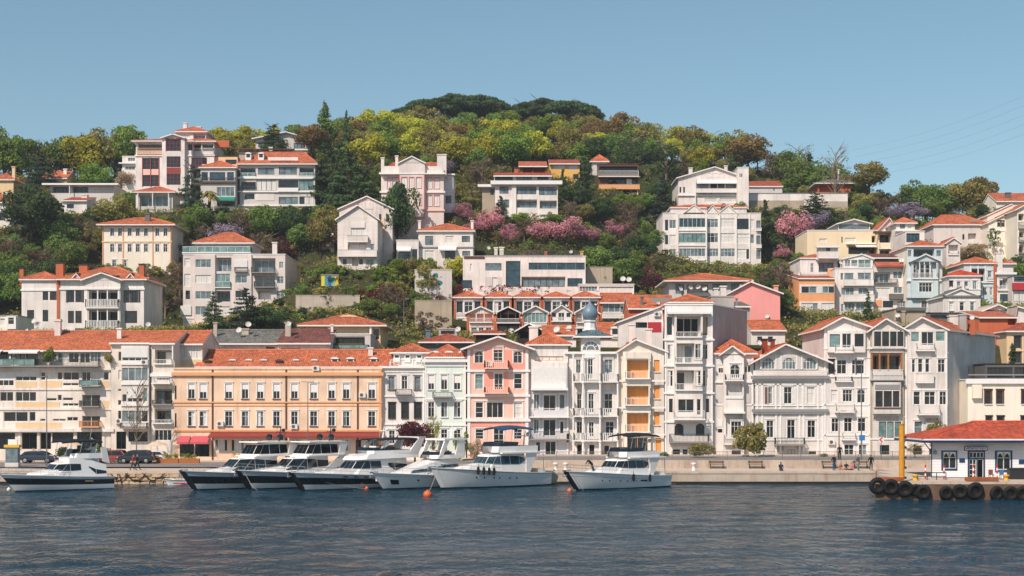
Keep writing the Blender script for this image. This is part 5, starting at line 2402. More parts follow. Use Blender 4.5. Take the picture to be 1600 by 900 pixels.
# rough stones on the left stretch
st_r = random.Random(5)
px = 150
x = xat(150, 150)
xe = xat(292, 150)
for row, (z0, z1) in enumerate(((-.1, .32), (.34, .7), (.72, 1.05))):
    xx = x + row * .3
    while xx < xe:
        wd = st_r.uniform(.55, 1.25)
        mb = MB()
        j = lambda: st_r.uniform(-.05, .05)
        v = [(xx + j(), 149.62 + j() * 2, z0 + j()), (xx + wd + j(), 149.62 + j() * 2, z0 + j()), (xx + wd, 150.1, z0), (xx, 150.1, z0),
             (xx + .05 + j(), 149.7 + j() * 2, z1 + j()), (xx + wd - .05 + j(), 149.7 + j() * 2, z1 + j()), (xx + wd, 150.1, z1), (xx, 150.1, z1)]
        mb.v = v
        mb.f = [(0, 3, 2, 1), (4, 5, 6, 7), (0, 1, 5, 4), (1, 2, 6, 5), (2, 3, 7, 6), (3, 0, 4, 7)]
        mb.m = [0] * 6
        mb.uv = [None] * 6
        mb.build('stone', [STONE], q)
        xx += wd + .04
pm = MB()
pm.poly([(QL, 151.15, 1.302), (QR, 151.15, 1.302), (QR, 158, 1.302), (QL, 158, 1.302)])
tag(pm.build('promenade', [PROM]), kind='structure')


def road_z(X):
    a, b = xat(640, 165), xat(860, 165)
    t = min(1, max(0, (X - a) / (b - a)))
    return 1.45 + (2.18 - 1.45) * (t * t * (3 - 2 * t))


rows = []
for yy in np.linspace(157.3, 190, 8):
    rows.append([(xx, yy, road_z(xx) + (0.004 if yy < 171 else 0.0)) for xx in np.linspace(-130, 130, 60)])
tag(MB().grid(rows).build('road', [ASPH]), kind='structure')
# kerb and pavement in front of the houses
rows = []
for xx in np.linspace(-130, 130, 90):
    z = road_z(xx)
    rows.append([(xx, 170.2, z - .05), (xx, 170.2, z + .13), (xx, 170.45, z + .14), (xx, 176, z + .14)])
tag(MB().grid(rows).build('pavement', [PROM]), kind='structure')
# retaining wall between promenade and road, with stone slabs on top
x0, x1 = xat(640, 157.2), 95
mb = MB()
n = 50
rw = []
for i in range(n + 1):
    xx = x0 + (x1 - x0) * i / n
    z = road_z(xx) + .03
    rw.append([(xx, 157.2, 1.2), (xx, 157.2, z), (xx, 157.6, z), (xx, 157.6, 1.2)])
mb.grid(rw)
rwl = mb.build('retaining_wall', [CONC])
tag(rwl, 'low beige retaining wall between the promenade and the road', 'wall')


def fence(name, label, pxs, Y, z, h, mat, sp=2.0, bar=.16):
    root = empty(name, (xat(pxs[0], Y), Y, z))
    tag(root, label, 'fence')
    L = xat(pxs[1], Y) - xat(pxs[0], Y)
    n = max(1, round(L / sp))
    pmesh = MB().box(-.035, -.035, 0, .035, .035, h + .05).mesh('post', [mat])
    s = L / n
    pan = MB().box(.03, -.02, h - .05, s - .03, .02, h).box(.03, -.02, .1, s - .03, .02, .15)
    k = int(s / bar)
    for i in range(1, k):
        pan.box(s * i / k - .011, -.011, .15, s * i / k + .011, .011, h - .05)
    pme = pan.mesh('railing_panel', [mat])
    for i in range(n + 1):
        place('post', pmesh, root, (i * s, 0, 0))
        if i < n:
            place('railing_panel', pme, root, (i * s, 0, 0))
    return root


GRM = paint('#7f8280', .5, .4, .6)
fence('fence', 'grey metal railing along the road edge in front of the white houses', (1050, 1452), 157.4, 2.22, .95, GRM)
fence('fence', 'grey metal railing between the sign posts near the onion dome house', (842, 1035), 157.4, 2.2, .95, GRM)

# ------------------------------------------------------------------ hill
def ctl(px, py, Y, dz=0.0, wt=1.0):
    p = P(px, py, Y)
    GROUND.append((p.x, p.y, p.z + dz, wt))


for xx in range(-240, 241, 20):
    GROUND.append((xx, 186.0, 2.0, 1.0))
    GROUND.append((xx, 196.0, 8.0, .5))
SKYL = [(-250, 225, 300), (-120, 215, 300), (0, 212, 300), (60, 220, 300), (120, 215, 300), (200, 212, 305), (260, 212, 312), (340, 200, 318), (420, 200, 318), (480, 192, 325), (540, 180, 340),
        (600, 176, 355), (660, 168, 372), (720, 165, 380), (800, 172, 380), (880, 172, 378), (940, 182, 370), (1000, 192, 358), (1060, 200, 350), (1120, 204, 345), (1180, 212, 340),
        (1215, 240, 332), (1270, 258, 322), (1330, 282, 316), (1390, 298, 310), (1450, 292, 305), (1520, 290, 302), (1580, 312, 300), (1650, 318, 300), (1750, 330, 300), (1850, 340, 300)]
for (px, py, Y) in SKYL:
    ctl(px, py, Y, -8.5)
    p = P(px, py, Y)
    GROUND.append((p.x * 1.15, p.y + 50, p.z - 18, 1.0))
    GROUND.append((p.x * 1.4, p.y + 150, p.z - 45, 1.0))
# wood slope below the crest (centre)
for (px, py, Y) in [(560, 250, 300), (650, 235, 315), (750, 225, 325), (850, 225, 325), (950, 235, 320), (1050, 250, 315), (1150, 262, 312), (700, 260, 300), (800, 255, 305),
                    (560, 320, 268), (1000, 330, 285), (880, 380, 262), (960, 420, 245), (780, 370, 255), (1010, 380, 265), (1220, 400, 262), (1230, 340, 280), (500, 360, 262), (420, 380, 262),
                    (120, 400, 246), (60, 430, 235), (270, 420, 250), (480, 470, 226), (560, 470, 222), (640, 520, 205), (600, 500, 212), (150, 345, 268), (100, 300, 292), (1180, 470, 235), (1000, 450, 236)]:
    ctl(px, py, Y, -2.0, .6)
G = np.array(GROUND)


def terrain(x, y):
    """height of the hill at points x, y (arrays)"""
    x = np.atleast_1d(np.asarray(x, float))
    y = np.atleast_1d(np.asarray(y, float))
    out = np.empty(len(x))
    for i in range(0, len(x), 4000):
        dx = x[i:i + 4000, None] - G[None, :, 0]
        dy = y[i:i + 4000, None] - G[None, :, 1]
        d2 = dx * dx * .55 + dy * dy * 1.3 + 2.0
        wt = G[None, :, 3] / d2 ** 1.9
        out[i:i + 4000] = (wt * G[None, :, 2]).sum(1) / wt.sum(1)
    return out


gx_ = np.concatenate([np.arange(-230, -150, 8.0), np.arange(-150, 150, 1.7), np.arange(150, 231, 8.0)])
gy_ = np.concatenate([np.arange(185, 400, 1.7), np.arange(400, 540, 8.0)])
TX, TY = np.meshgrid(gx_, gy_)
TZ = terrain(TX.ravel(), TY.ravel()).reshape(TX.shape)
TZ[0, :] = -2


def hill_h(x, y):
    i = int(np.clip(np.searchsorted(gx_, x) - 1, 0, len(gx_) - 2))
    j = int(np.clip(np.searchsorted(gy_, y) - 1, 0, len(gy_) - 2))
    a = (x - gx_[i]) / (gx_[i + 1] - gx_[i])
    b = (y - gy_[j]) / (gy_[j + 1] - gy_[j])
    return float((TZ[j, i] * (1 - a) + TZ[j, i + 1] * a) * (1 - b) + (TZ[j + 1, i] * (1 - a) + TZ[j + 1, i + 1] * a) * b)


def hit(px, py, y0=188.0):
    """where the line of sight through a photo pixel meets the hill"""
    ks, kz = (px - 800) / F, (HY - py) / F
    Y = y0
    while Y < 420:
        if hill_h(ks * Y, Y) >= CZ + kz * Y:
            return Y
        Y += .8
    return None


def hill_material():
    t = NT('hillside_soil')
    geo = t.n('NewGeometry')
    n1 = t.noise(geo.outputs['Position'], 0.12, 5, .6)
    n2 = t.noise(geo.outputs['Position'], 1.3, 5, .65)
    c = t.mix(t.ramp(n1, .35, .65), (0.035, 0.042, 0.014, 1), (0.075, 0.062, 0.032, 1))
    c = t.mix(t.ramp(n2, .4, .7), c, (0.028, 0.04, 0.012, 1))
    t.principled(c, .95, .1, normal=t.bump(n2, 1.0, .3))
    return t.m


ny, nx = TX.shape
idx = np.arange(nx * ny).reshape(ny, nx)
ff = np.stack([idx[:-1, :-1], idx[:-1, 1:], idx[1:, 1:], idx[1:, :-1]], -1).reshape(-1, 4)
hm = mesh_from_np('hillside', np.stack([TX, TY, TZ], -1).reshape(-1, 3), ff)
hm.materials.append(hill_material())
tag(place('hillside', hm), kind='structure')

# ------------------------------------------------------------------ trees
LEAF = {'green': ((0.147, 0.228, 0.043), (0.267, 0.361, 0.075)), 'ygreen': ((0.343, 0.356, 0.044), (0.589, 0.553, 0.073)), 'olive': ((0.207, 0.199, 0.055), (0.386, 0.331, 0.11)),
        'dark': ((0.043, 0.081, 0.037), (0.123, 0.174, 0.068)), 'rust': ((0.17, 0.1, 0.04), (0.3, 0.19, 0.08)), 'pink': ((0.48, 0.17, 0.22), (0.74, 0.38, 0.43)),
        'lilac': ((0.24, 0.18, 0.25), (0.44, 0.36, 0.45)), 'cream': ((0.396, 0.297, 0.165), (0.638, 0.528, 0.352)), 'red': ((0.15, 0.027, 0.03), (0.3, 0.068, 0.06)),
        'mid': ((0.108, 0.18, 0.042), (0.251, 0.323, 0.086)), 'brown': ((0.133, 0.092, 0.062), (0.265, 0.189, 0.121)), 'purple': ((0.075, 0.024, 0.033), (0.165, 0.053, 0.068)),
        'bright': ((0.139, 0.216, 0.028), (0.262, 0.339, 0.062)), 'blue': ((0.04, 0.071, 0.049), (0.113, 0.153, 0.101))}
_leafm = {}


def leafmat(c):
    if c in _leafm:
        return _leafm[c]
    t = NT('foliage_' + c)
    at = t.n('Attribute')
    at.attribute_name = 'tint'
    oi = t.n('ObjectInfo')
    a, b = LEAF[c]
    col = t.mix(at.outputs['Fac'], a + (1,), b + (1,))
    h = t.n('HueSaturation')
    t.l(t.ramp(oi.outputs['Random'], 0, 1, .485, .515), h.inputs['Hue'])
    t.l(t.ramp(oi.outputs['Random'], 0, 1, .8, 1.2), h.inputs['Value'])
    t.l(col, h.inputs['Color'])
    d = t.n('BsdfDiffuse')
    t.l(h.outputs[0], d.inputs['Color'])
    tr = t.n('BsdfTranslucent')
    t.l(h.outputs[0], tr.inputs['Color'])
    mx = t.n('MixShader')
    mx.inputs[0].default_value = .42
    t.l(d.outputs[0], mx.inputs[1])
    t.l(tr.outputs[0], mx.inputs[2])
    t.l(mx.outputs[0], t.out.inputs['Surface'])
    _leafm[c] = t.m
    return t.m


BARK = paint('#4a3d33', .9, .1, 0, .4)
BARKL = paint('#8b7a68', .9, .1, 0, .4)


def leaf_cloud(g, cl, n, size, up=0.25, flat=0.0, shell=.55):
    """cl: array of clumps (x,y,z,rx,ry,rz). Returns verts, faces, tint"""
    cl = np.array(cl, float)
    wts = (cl[:, 3] * cl[:, 4] + cl[:, 3] * cl[:, 5])
    k = g.choice(len(cl), n, p=wts / wts.sum())
    d = g.normal(size=(n, 3))
    d[:, 2] += up
    d /= np.linalg.norm(d, axis=1)[:, None]
    r = (shell + (1.08 - shell) * g.random(n) ** .6)[:, None]
    pos = cl[k, :3] + d * cl[k, 3:6] * r
    nr = d + g.normal(size=(n, 3)) * .55
    nr[:, 2] += flat
    nr /= np.linalg.norm(nr, axis=1)[:, None]
    a = np.cross(nr, g.normal(size=(n, 3)))
    a /= np.linalg.norm(a, axis=1)[:, None]
    b = np.cross(nr, a)
    s = size * g.uniform(.6, 1.35, n)[:, None]
    s2 = s * g.uniform(.5, .9, n)[:, None]
    v = np.stack([pos - a * s - b * s2 * .3, pos + b * s2 * -1, pos + a * s + b * s2 * .2, pos + b * s2], 1).reshape(-1, 3)
    f = np.arange(4 * n).reshape(n, 4)
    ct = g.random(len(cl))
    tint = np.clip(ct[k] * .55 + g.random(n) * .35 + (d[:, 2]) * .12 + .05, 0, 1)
    return v, f, np.repeat(tint, 4)


def np_crown(name, g, cl, n, size, color, **kw):
    v, f, t = leaf_cloud(g, cl, n, size, **kw)
    me = mesh_from_np(name, v, f)
    at = me.attributes.new('tint', 'FLOAT', 'POINT')
    at.data.foreach_set('value', t.astype(np.float32))
    return me


def limbs(g, top, spread, n, r0, lean=0.05, start=.25):
    mb = MB()
    lx, ly = g.normal(0, lean, 2)
    pts = [(0, 0, -.12), (lx * .3, ly * .3, top * .35), (lx * .7, ly * .7, top * .7), (lx, ly, top)]
    mb.tube(pts, [r0 * 1.25, r0 * .85, r0 * .55, r0 * .15], 6)
    for i in range(n):
        t = start + (0.95 - start) * i / max(1, n - 1)
        a = g.uniform(0, 6.28)
        L = spread * g.uniform(.6, 1.0) * (1 - .35 * t)
        b = Vector((lx * t, ly * t, top * t))
        e = b + Vector((math.cos(a) * L, math.sin(a) * L, L * g.uniform(.35, .9)))
        m = (b + e) / 2 + Vector((0, 0, L * .1))
        mb.tube([b, m, e], [r0 * .45, r0 * .28, r0 * .06], 5, cap=False)
        for q in range(2):
            a2 = a + g.uniform(-.9, .9)
            e2 = m + Vector((math.cos(a2), math.sin(a2), g.uniform(.3, 1))) * L * .55
            mb.tube([m, e2], [r0 * .22, r0 * .04], 4, cap=False)
    return mb


VAR = {}


def variants(kind):
    """three shapes of each kind, one unit high"""
    if kind in VAR:
        return VAR[kind]
    out = []
    for q in range(3):
        g = np.random.default_rng(100 + q * 17 + sum(map(ord, kind)))
        if kind in ('broad', 'bush', 'blossom'):
            cl = []
            n = {'broad': 26, 'bush': 16, 'blossom': 24}[kind]
            cz, rz, rx = {'broad': (.6, .36, .40), 'bush': (.42, .5, .62), 'blossom': (.62, .36, .48)}[kind]
            for i in range(n):
                d = g.normal(size=3)
                d /= np.linalg.norm(d)
                d[2] = d[2] * .9 + .1
                rr = g.uniform(.55, .95)
                s = g.uniform(.10, .19) * (1.3 if kind == 'bush' else 1)
                cl.append((d[0] * rx * rr, d[1] * rx * rr, cz + d[2] * rz * rr * (1 if d[2] > 0 else .75), s, s, s * .8))
            cl.append((0, 0, cz, rx * .62, rx * .62, rz * .62))
            me = np_crown('crown', g, cl, {'broad': 3400, 'bush': 1500, 'blossom': 1500}[kind], .026 if kind != 'bush' else .05, None, up=.35, shell=.6)
            tr = limbs(g, .62, .34, 6, .028, start=.35)
        elif kind == 'loose':
            cl = []
            for i in range(46):
                d = g.normal(size=3)
                d /= np.linalg.norm(d)
                rr = g.uniform(.3, 1.0)
                s = g.uniform(.05, .11)
                cl.append((d[0] * .4 * rr, d[1] * .4 * rr, .62 + d[2] * .36 * rr, s, s, s * .8))
            me = np_crown('crown', g, cl, 2000, .017, None, shell=.1)
            tr = limbs(g, .85, .42, 16, .022, start=.25)
        elif kind == 'cedar':
            cl = []
            for i in range(9):
                t = i / 8
                z = .2 + .74 * t
                rad = .46 * (1 - t) ** .6 + .06
                for j in range(int(5 + 8 * (1 - t))):
                    a = g.uniform(0, 6.28)
                    rr = rad * g.uniform(.3, .95)
                    s = .07 + .11 * (1 - t)
                    cl.append((math.cos(a) * rr, math.sin(a) * rr, z + g.normal(0, .022) - rr * .06, s, s, .02 + .012 * (1 - t)))
            me = np_crown('crown', g, cl, 5200, .022, None, flat=.9, shell=.2)
            tr = limbs(g, .96, .4, 16, .026, .01, start=.15)
        elif kind == 'fir':
            cl = []
            for i in range(13):
                t = i / 12
                z = .1 + .86 * t
                rad = .25 * (1 - t) ** .85 + .02
                for j in range(int(3 + 6 * (1 - t))):
                    a = g.uniform(0, 6.28)
                    rr = rad * g.uniform(.4, 1.0)
                    s = .035 + .07 * (1 - t)
                    cl.append((math.cos(a) * rr, math.sin(a) * rr, z + g.normal(0, .02) - rr * .2, s, s, .04))
            me = np_crown('crown', g, cl, 3000, .021, None, shell=.3)
            tr = limbs(g, .95, .2, 10, .022, .005, start=.12)
        elif kind == 'cypress':
            cl = []
            for i in range(26):
                t = i / 25
                rad = .085 * math.sin(math.pi * min(1, .18 + .82 * t) ** 1.0) ** .6 + .01
                a = g.uniform(0, 6.28)
                cl.append((math.cos(a) * rad * .4, math.sin(a) * rad * .4, .07 + .88 * t, rad * .8, rad * .8, .06))
            me = np_crown('crown', g, cl, 2200, .017, None, shell=.5)
            tr = limbs(g, .8, .05, 3, .018, .005)
        elif kind == 'umbrella':
            cl = []
            for i in range(75):
                a = g.uniform(0, 6.28)
                rr = .52 * math.sqrt(g.random())
                s = g.uniform(.09, .15)
                cl.append((math.cos(a) * rr, math.sin(a) * rr, .9 - .27 * (rr / .52) ** 2 + g.normal(0, .015), s, s, s * .5))
            me = np_crown('crown', g, cl, 9000, .022, None, up=.5, shell=.3)
            tr = limbs(g, .86, .46, 12, .03, .06, start=.52)
        elif kind == 'bare':
            cl = []
            for i in range(30):
                d = g.normal(size=3)
                d /= np.linalg.norm(d)
                rr = g.uniform(.5, 1.0)
                cl.append((d[0] * .4 * rr, d[1] * .4 * rr, .65 + d[2] * .33 * rr, .07, .07, .06))
            me = np_crown('crown', g, cl, 420, .011, None, shell=.1)
            tr = limbs(g, .92, .5, 26, .02, start=.25)
        elif kind == 'palm':
            mb = MB()
            for i in range(26):
                a = g.uniform(0, 6.28)
                el = g.uniform(-.5, 1.1)
                pts = []
                for s in range(6):
                    t = s / 5
                    r = .3 * t
                    pts.append((math.cos(a) * r * math.cos(el), math.sin(a) * r * math.cos(el), .82 + r * math.sin(el) - .28 * t * t))
                rows = []
                for s, p in enumerate(pts):
                    wd = .05 * math.sin(math.pi * (.1 + .85 * s / 5))
                    rows.append([(p[0] - math.sin(a) * wd, p[1] + math.cos(a) * wd, p[2] - wd * .6), p, (p[0] + math.sin(a) * wd, p[1] - math.cos(a) * wd, p[2] - wd * .6)])
                mb.grid(rows)
            me = mb.mesh('crown', [])
            at = me.attributes.new('tint', 'FLOAT', 'POINT')
            at.data.foreach_set('value', g.random(len(me.vertices)).astype(np.float32))
            tr = MB().tube([(0, 0, -.1), (.02, 0, .3), (0, .01, .6), (0, 0, .84)], [.05, .04, .035, .045], 8)
        tme = tr.mesh('trunk', [BARKL if kind in ('bare', 'umbrella', 'loose') else BARK])
        out.append((me, tme))
    VAR[kind] = out
    return out


_cm = {}
TREES = []
KNAME = {'broad': 'broadleaf_tree', 'bush': 'shrub', 'blossom': 'blossom_tree', 'loose': 'open_crowned_tree', 'cedar': 'cedar_tree', 'fir': 'fir_tree', 'cypress': 'cypress_tree',
         'umbrella': 'umbrella_pine', 'bare': 'bare_tree', 'palm': 'palm_tree'}
BNAME = {'mid': 'garden_tree', 'dark': 'evergreen_tree', 'ygreen': 'spring_tree', 'rust': 'budding_tree', 'olive': 'olive_leaved_tree'}
CATN = {'bush': 'shrub'}
trnd = random.Random(21)


def tree(kind, color, x, y, z, h, wd, label, group=None, var=None):
    vs = variants(kind)
    k = trnd.randrange(3) if var is None else var
    me, tme = vs[k]
    key = (kind, k, color)
    if key not in _cm:
        m2 = me.copy() if any(q[0] == kind and q[1] == k for q in _cm) else me
        m2.materials.clear()
        m2.materials.append(leafmat(color))
        _cm[key] = m2
    base_w = {'broad': .86, 'bush': 1.3, 'blossom': 1.0, 'loose': .86, 'cedar': 1.0, 'fir': .52, 'cypress': .19, 'umbrella': 1.2, 'bare': .86, 'palm': .6}[kind]
    sx = wd / base_w
    o = empty(BNAME.get(color, KNAME[kind]) if kind == 'broad' else KNAME[kind], (x, y, z), trnd.uniform(0, 6.28))
    o.scale = (sx, sx, h)
    tag(o, label, CATN.get(kind, 'tree'), group)
    place('crown', _cm[key], o)
    if kind != 'bush':
        place('trunk', tme, o)
    TREES.append((x, y, wd))
    return o


TREC = [(551, 446, 705, 470, 224), (648, 418, 706, 456, 231), (648, 466, 706, 506, 221), (470, 414, 650, 452, 232), (498, 322, 524, 396, 250), (462, 458, 562, 508, 226), (706, 444, 860, 460, 231), (916, 414, 957, 442, 238), (1040, 412, 1180, 428, 266)]


def tpx(kind, color, px, ytop, ybase, wpx, label, Y=None, group=None):
    """tree from its outline in the photo: foot on the hill where that line of sight meets it"""
    if Y is None:
        Y = hit(px, ybase)
        if Y is None:
            Y = 300
    s = Y / F
    x = (px - 800) * s
    z = CZ - (ybase - HY) * s
    hz = hill_h(x, Y) if Y > 187 else z
    top = CZ - (ytop - HY) * s
    z = min(z, hz) if Y > 187 else z
    TREC.append((px - wpx * .5, ytop, px + wpx * .5, ybase, Y))
    tree(kind, color, x, Y, z, top - z, wpx * s, label, group)


# named trees one can point to
TL = [
    ('cedar', 'dark', 545, 232, 345, 100, 'huge dark cedar with layered branches between the wide apartments and the red outlined mansion'),
    ('cedar', 'dark', 520, 205, 330, 84, 'dark cedar rising behind the huge layered cedar'),
    ('cedar', 'dark', 572, 262, 345, 70, 'lower dark cedar spreading left of the red outlined mansion'),
    ('cedar', 'dark', 427, 193, 250, 56, 'dark flat tiered cedar in front of the ridge top house'),
    ('cedar', 'blue', 60, 228, 310, 62, 'blue black conifer at the left, above the magnolia'),
    ('broad', 'dark', 52, 290, 390, 100, 'big dark glossy magnolia tree at the left'),
    ('cedar', 'blue', 300, 255, 335, 46, 'thin dark cedar in front of the red timber house'),
    ('fir', 'blue', 188, 208, 262, 34, 'pointed dark fir left of the red timber house'),
    ('cedar', 'dark', 130, 208, 262, 60, 'flat topped dark pine on the left ridge'),
    ('broad', 'cream', 194, 266, 304, 34, 'cream blossoming tree beside the red timber house'),
    ('cedar', 'blue', 385, 450, 520, 66, 'blue green cedar in front of the grey white apartment house'),
    ('cedar', 'dark', 335, 455, 520, 40, 'small tiered cedar at the foot of the grey white apartment house'),
    ('broad', 'dark', 420, 478, 522, 56, 'round dark tree right of the blue green cedar'),
    ('broad', 'mid', 62, 455, 520, 54, 'round green tree covering the left villa wing'),
    ('palm', 'olive', 328, 292, 340, 40, 'palm with hanging fronds in front of the blue glass house'),
    ('broad', 'dark', 620, 288, 358, 62, 'dense dark green tree in front of the red outlined mansion', 246),
    ('broad', 'ygreen', 716, 398, 452, 40, 'round yellow green tree beside the mural wall'),
    ('fir', 'dark', 913, 245, 330, 44, 'tall dark fir in front of the yellow house'),
    ('fir', 'dark', 880, 262, 335, 26, 'dark fir leaning on the white three storey block'),
    ('fir', 'dark', 782, 305, 345, 26, 'small fir at the foot of the white three storey block'),
    ('fir', 'blue', 1035, 275, 345, 50, 'broad blue green fir right of the brown balcony house'),
    ('loose', 'dark', 985, 205, 290, 90, 'big old dark pine with bare stem above the brown balconies'),
    ('loose', 'dark', 1040, 210, 300, 70, 'second crown of the old pine beside its bare stem'),
    ('cypress', 'dark', 1264, 236, 300, 17, 'tall narrow cypress on the right hill brow'),
    ('cedar', 'dark', 1275, 300, 345, 60, 'spreading dark cedar below the curved terrace wall'),
    ('fir', 'dark', 1195, 310, 385, 40, 'dark conifer against the big white apartment house'),
    ('fir', 'dark', 1356, 452, 500, 18, 'small dark spruce in front of the white balcony house'),
    ('blossom', 'pink', 1240, 328, 400, 62, 'tall bright pink judas tree right of the big white apartments'),
    ('blossom', 'pink', 1222, 382, 415, 34, 'low pink judas tree at the corner of the big white apartments'),
    ('blossom', 'lilac', 1283, 328, 370, 46, 'lilac wisteria next to the tall pink judas tree'),
    ('blossom', 'lilac', 1420, 318, 350, 66, 'broad lilac blossom below the right ridge trees'),
    ('blossom', 'pink', 765, 325, 375, 50, 'pink judas tree below the red outlined mansion'),
    ('blossom', 'pink', 722, 318, 352, 40, 'pink judas tree at the mansion foot'),
    ('blossom', 'pink', 885, 338, 392, 62, 'large pink judas tree above the modern villa'),
    ('blossom', 'pink', 960, 345, 378, 40, 'small pink judas tree right of the large one'),
    ('blossom', 'pink', 795, 350, 390, 36, 'pink judas tree half behind brown shrubs'),
    ('blossom', 'pink', 742, 340, 372, 44, 'soft pink judas tree between the orange roofed house and the white block'),
    ('blossom', 'pink', 845, 345, 388, 50, 'soft pink judas tree left of the large one'),
    ('blossom', 'pink', 915, 352, 385, 44, 'soft pink judas tree under the twiggy tree'),
    ('blossom', 'pink', 1262, 345, 392, 40, 'pink judas tree touching the lilac wisteria'),
    ('blossom', 'lilac', 700, 250, 280, 26, 'small lilac tree beside the mansion chimney'),
    ('blossom', 'lilac', 1395, 322, 348, 40, 'lilac blossom at the left of the broad lilac trees'),
    ('blossom', 'lilac', 352, 348, 400, 60, 'lilac flowering tree behind the orange pyramid roof'),
    ('blossom', 'purple', 1015, 418, 470, 50, 'plum coloured tree above the glazed pavilion'),
    ('blossom', 'purple', 445, 372, 420, 40, 'plum coloured bush right of the orange pyramid roof'),
    ('broad', 'rust', 487, 192, 250, 56, 'rusty brown round tree on the ridge'),
    ('broad', 'rust', 1170, 212, 275, 70, 'large rusty brown tree on the right shoulder of the wood'),
    ('bare', 'brown', 1250, 225, 295, 76, 'bare spreading tree on the right hill brow'),
    ('bare', 'brown', 1305, 228, 300, 56, 'second bare tree right of the cypress'),
    ('cypress', 'mid', 507, 156, 205, 24, 'upright poplar standing out on the skyline'),
    ('fir', 'dark', 541, 172, 210, 22, 'dark spire shaped fir on the skyline'),
    ('broad', 'olive', 1520, 280, 330, 70, 'large olive tree on the right skyline'),
    ('broad', 'dark', 1422, 305, 325, 34, 'dark tree left of the large olive tree on the right skyline'),
    ('broad', 'cream', 1520, 380, 415, 48, 'pale flowering shrub tree between the pink wall house and the pale blue house'),
    ('bare', 'brown', 190, 378, 420, 18, 'leafless little tree in front of the cream house'),
]
TL.append(('cypress', 'dark', 1582, 535, 575, 12, 'thin dark cypress at the right edge above the low building', 184))
for a in TL:
    tpx(*a)
for i, (px, yt, wp) in enumerate([(642, 168, 60), (672, 157, 70), (710, 151, 74), (750, 152, 72), (778, 160, 50), (822, 164, 54), (850, 158, 62), (885, 159, 66), (916, 166, 44)]):
    Y = 384 - abs(i - 4) * 1.5
    s = Y / F
    x = (px - 800) * s
    z = hill_h(x, Y)
    tree('umbrella', 'dark', x, Y, z, CZ - (yt - 4 - HY) * s - z, wp * s * 1.5, ['leftmost', 'second', 'third', 'fourth', 'fifth', 'sixth', 'seventh', 'eighth', 'rightmost'][i] + ' dark umbrella pine from the left on the hill crest', 'umbrella pines on the hill crest')

# trees of the wood and gardens, filling the slopes between the houses
fr = random.Random(77)
BOXES = [r for r in RECTS]


def infoot(x, y, m):
    for r in BOXES:
        fp = r[5]
        xs = [q[0] for q in fp]
        ys = [q[1] for q in fp]
        if min(xs) - m < x < max(xs) + m and min(ys) - m < y < max(ys) + m:
            return True
    return False


def fits(px, pyt, pyb, wp, Y, low=False):
    for (a, b, c, d, HYY, fp, cl) in BOXES:
        if HYY <= Y or not cl:
            continue
        ox = min(px + wp * .42, c) - max(px - wp * .42, a)
        oy = min(pyb, d) - max(pyt, b)
        if ox > 1.5 and oy > max(2.0, .12 * (d - b)):
            return False
    for (a, b, c, d, YY) in TREC:
        if YY <= Y or low:
            continue
        ox = min(px + wp * .45, c) - max(px - wp * .45, a)
        oy = min(pyb, d) - max(pyt, b)
        if ox > 3 and oy > .3 * (d - b):
            return False
    return True


LAB = {
    ('broad', 'ygreen'): ('yellow green spring tree in the hillside wood', 'yellow green trees of the wood'), ('broad', 'olive'): ('olive green leafy tree on the hillside', 'olive green trees of the hillside'),
    ('broad', 'green'): ('mid green leafy tree on the hillside', 'mid green trees of the hillside'), ('broad', 'rust'): ('rusty brown budding tree on the hillside', 'rusty trees of the hillside'),
    ('broad', 'dark'): ('dense dark evergreen tree on the hillside', 'dark evergreen trees of the hillside'), ('broad', 'mid'): ('deep green leafy garden tree on the slope', 'deep green garden trees'),
    ('loose', 'olive'): ('open twiggy olive tree on the slope', 'twiggy olive trees'), ('loose', 'brown'): ('open twiggy brown tree on the slope', 'twiggy brown trees'),
    ('broad', 'bright'): ('fresh bright green tree on the slope', 'bright green trees'), ('fir', 'dark'): ('dark pointed conifer among the hillside trees', 'dark conifers of the hillside'),
    ('bush', 'mid'): ('deep green garden shrub on the slope', 'deep green garden shrubs'), ('bush', 'olive'): ('olive garden shrub on the slope', 'olive garden shrubs'),
    ('bush', 'bright'): ('bright green garden shrub on the slope', 'bright green garden shrubs'), ('bush', 'dark'): ('dark evergreen shrub on the slope', 'dark evergreen shrubs'),
    ('loose', 'ygreen'): ('open yellow green tree in the hillside wood', 'open yellow green trees')}
AUTO = []
cnt = {}
SKT = [(-40, 222), (0, 205), (60, 210), (110, 214), (160, 205), (210, 198), (340, 194), (400, 204), (450, 200), (500, 192), (560, 178), (600, 172), (640, 182), (720, 180), (800, 182), (900, 182), (950, 178), (1000, 188), (1060, 196), (1120, 200), (1180, 206),
       (1205, 228), (1250, 245), (1320, 262), (1350, 285), (1385, 296), (1430, 286), (1480, 290), (1530, 282), (1570, 306), (1640, 312)]
px = -30.0
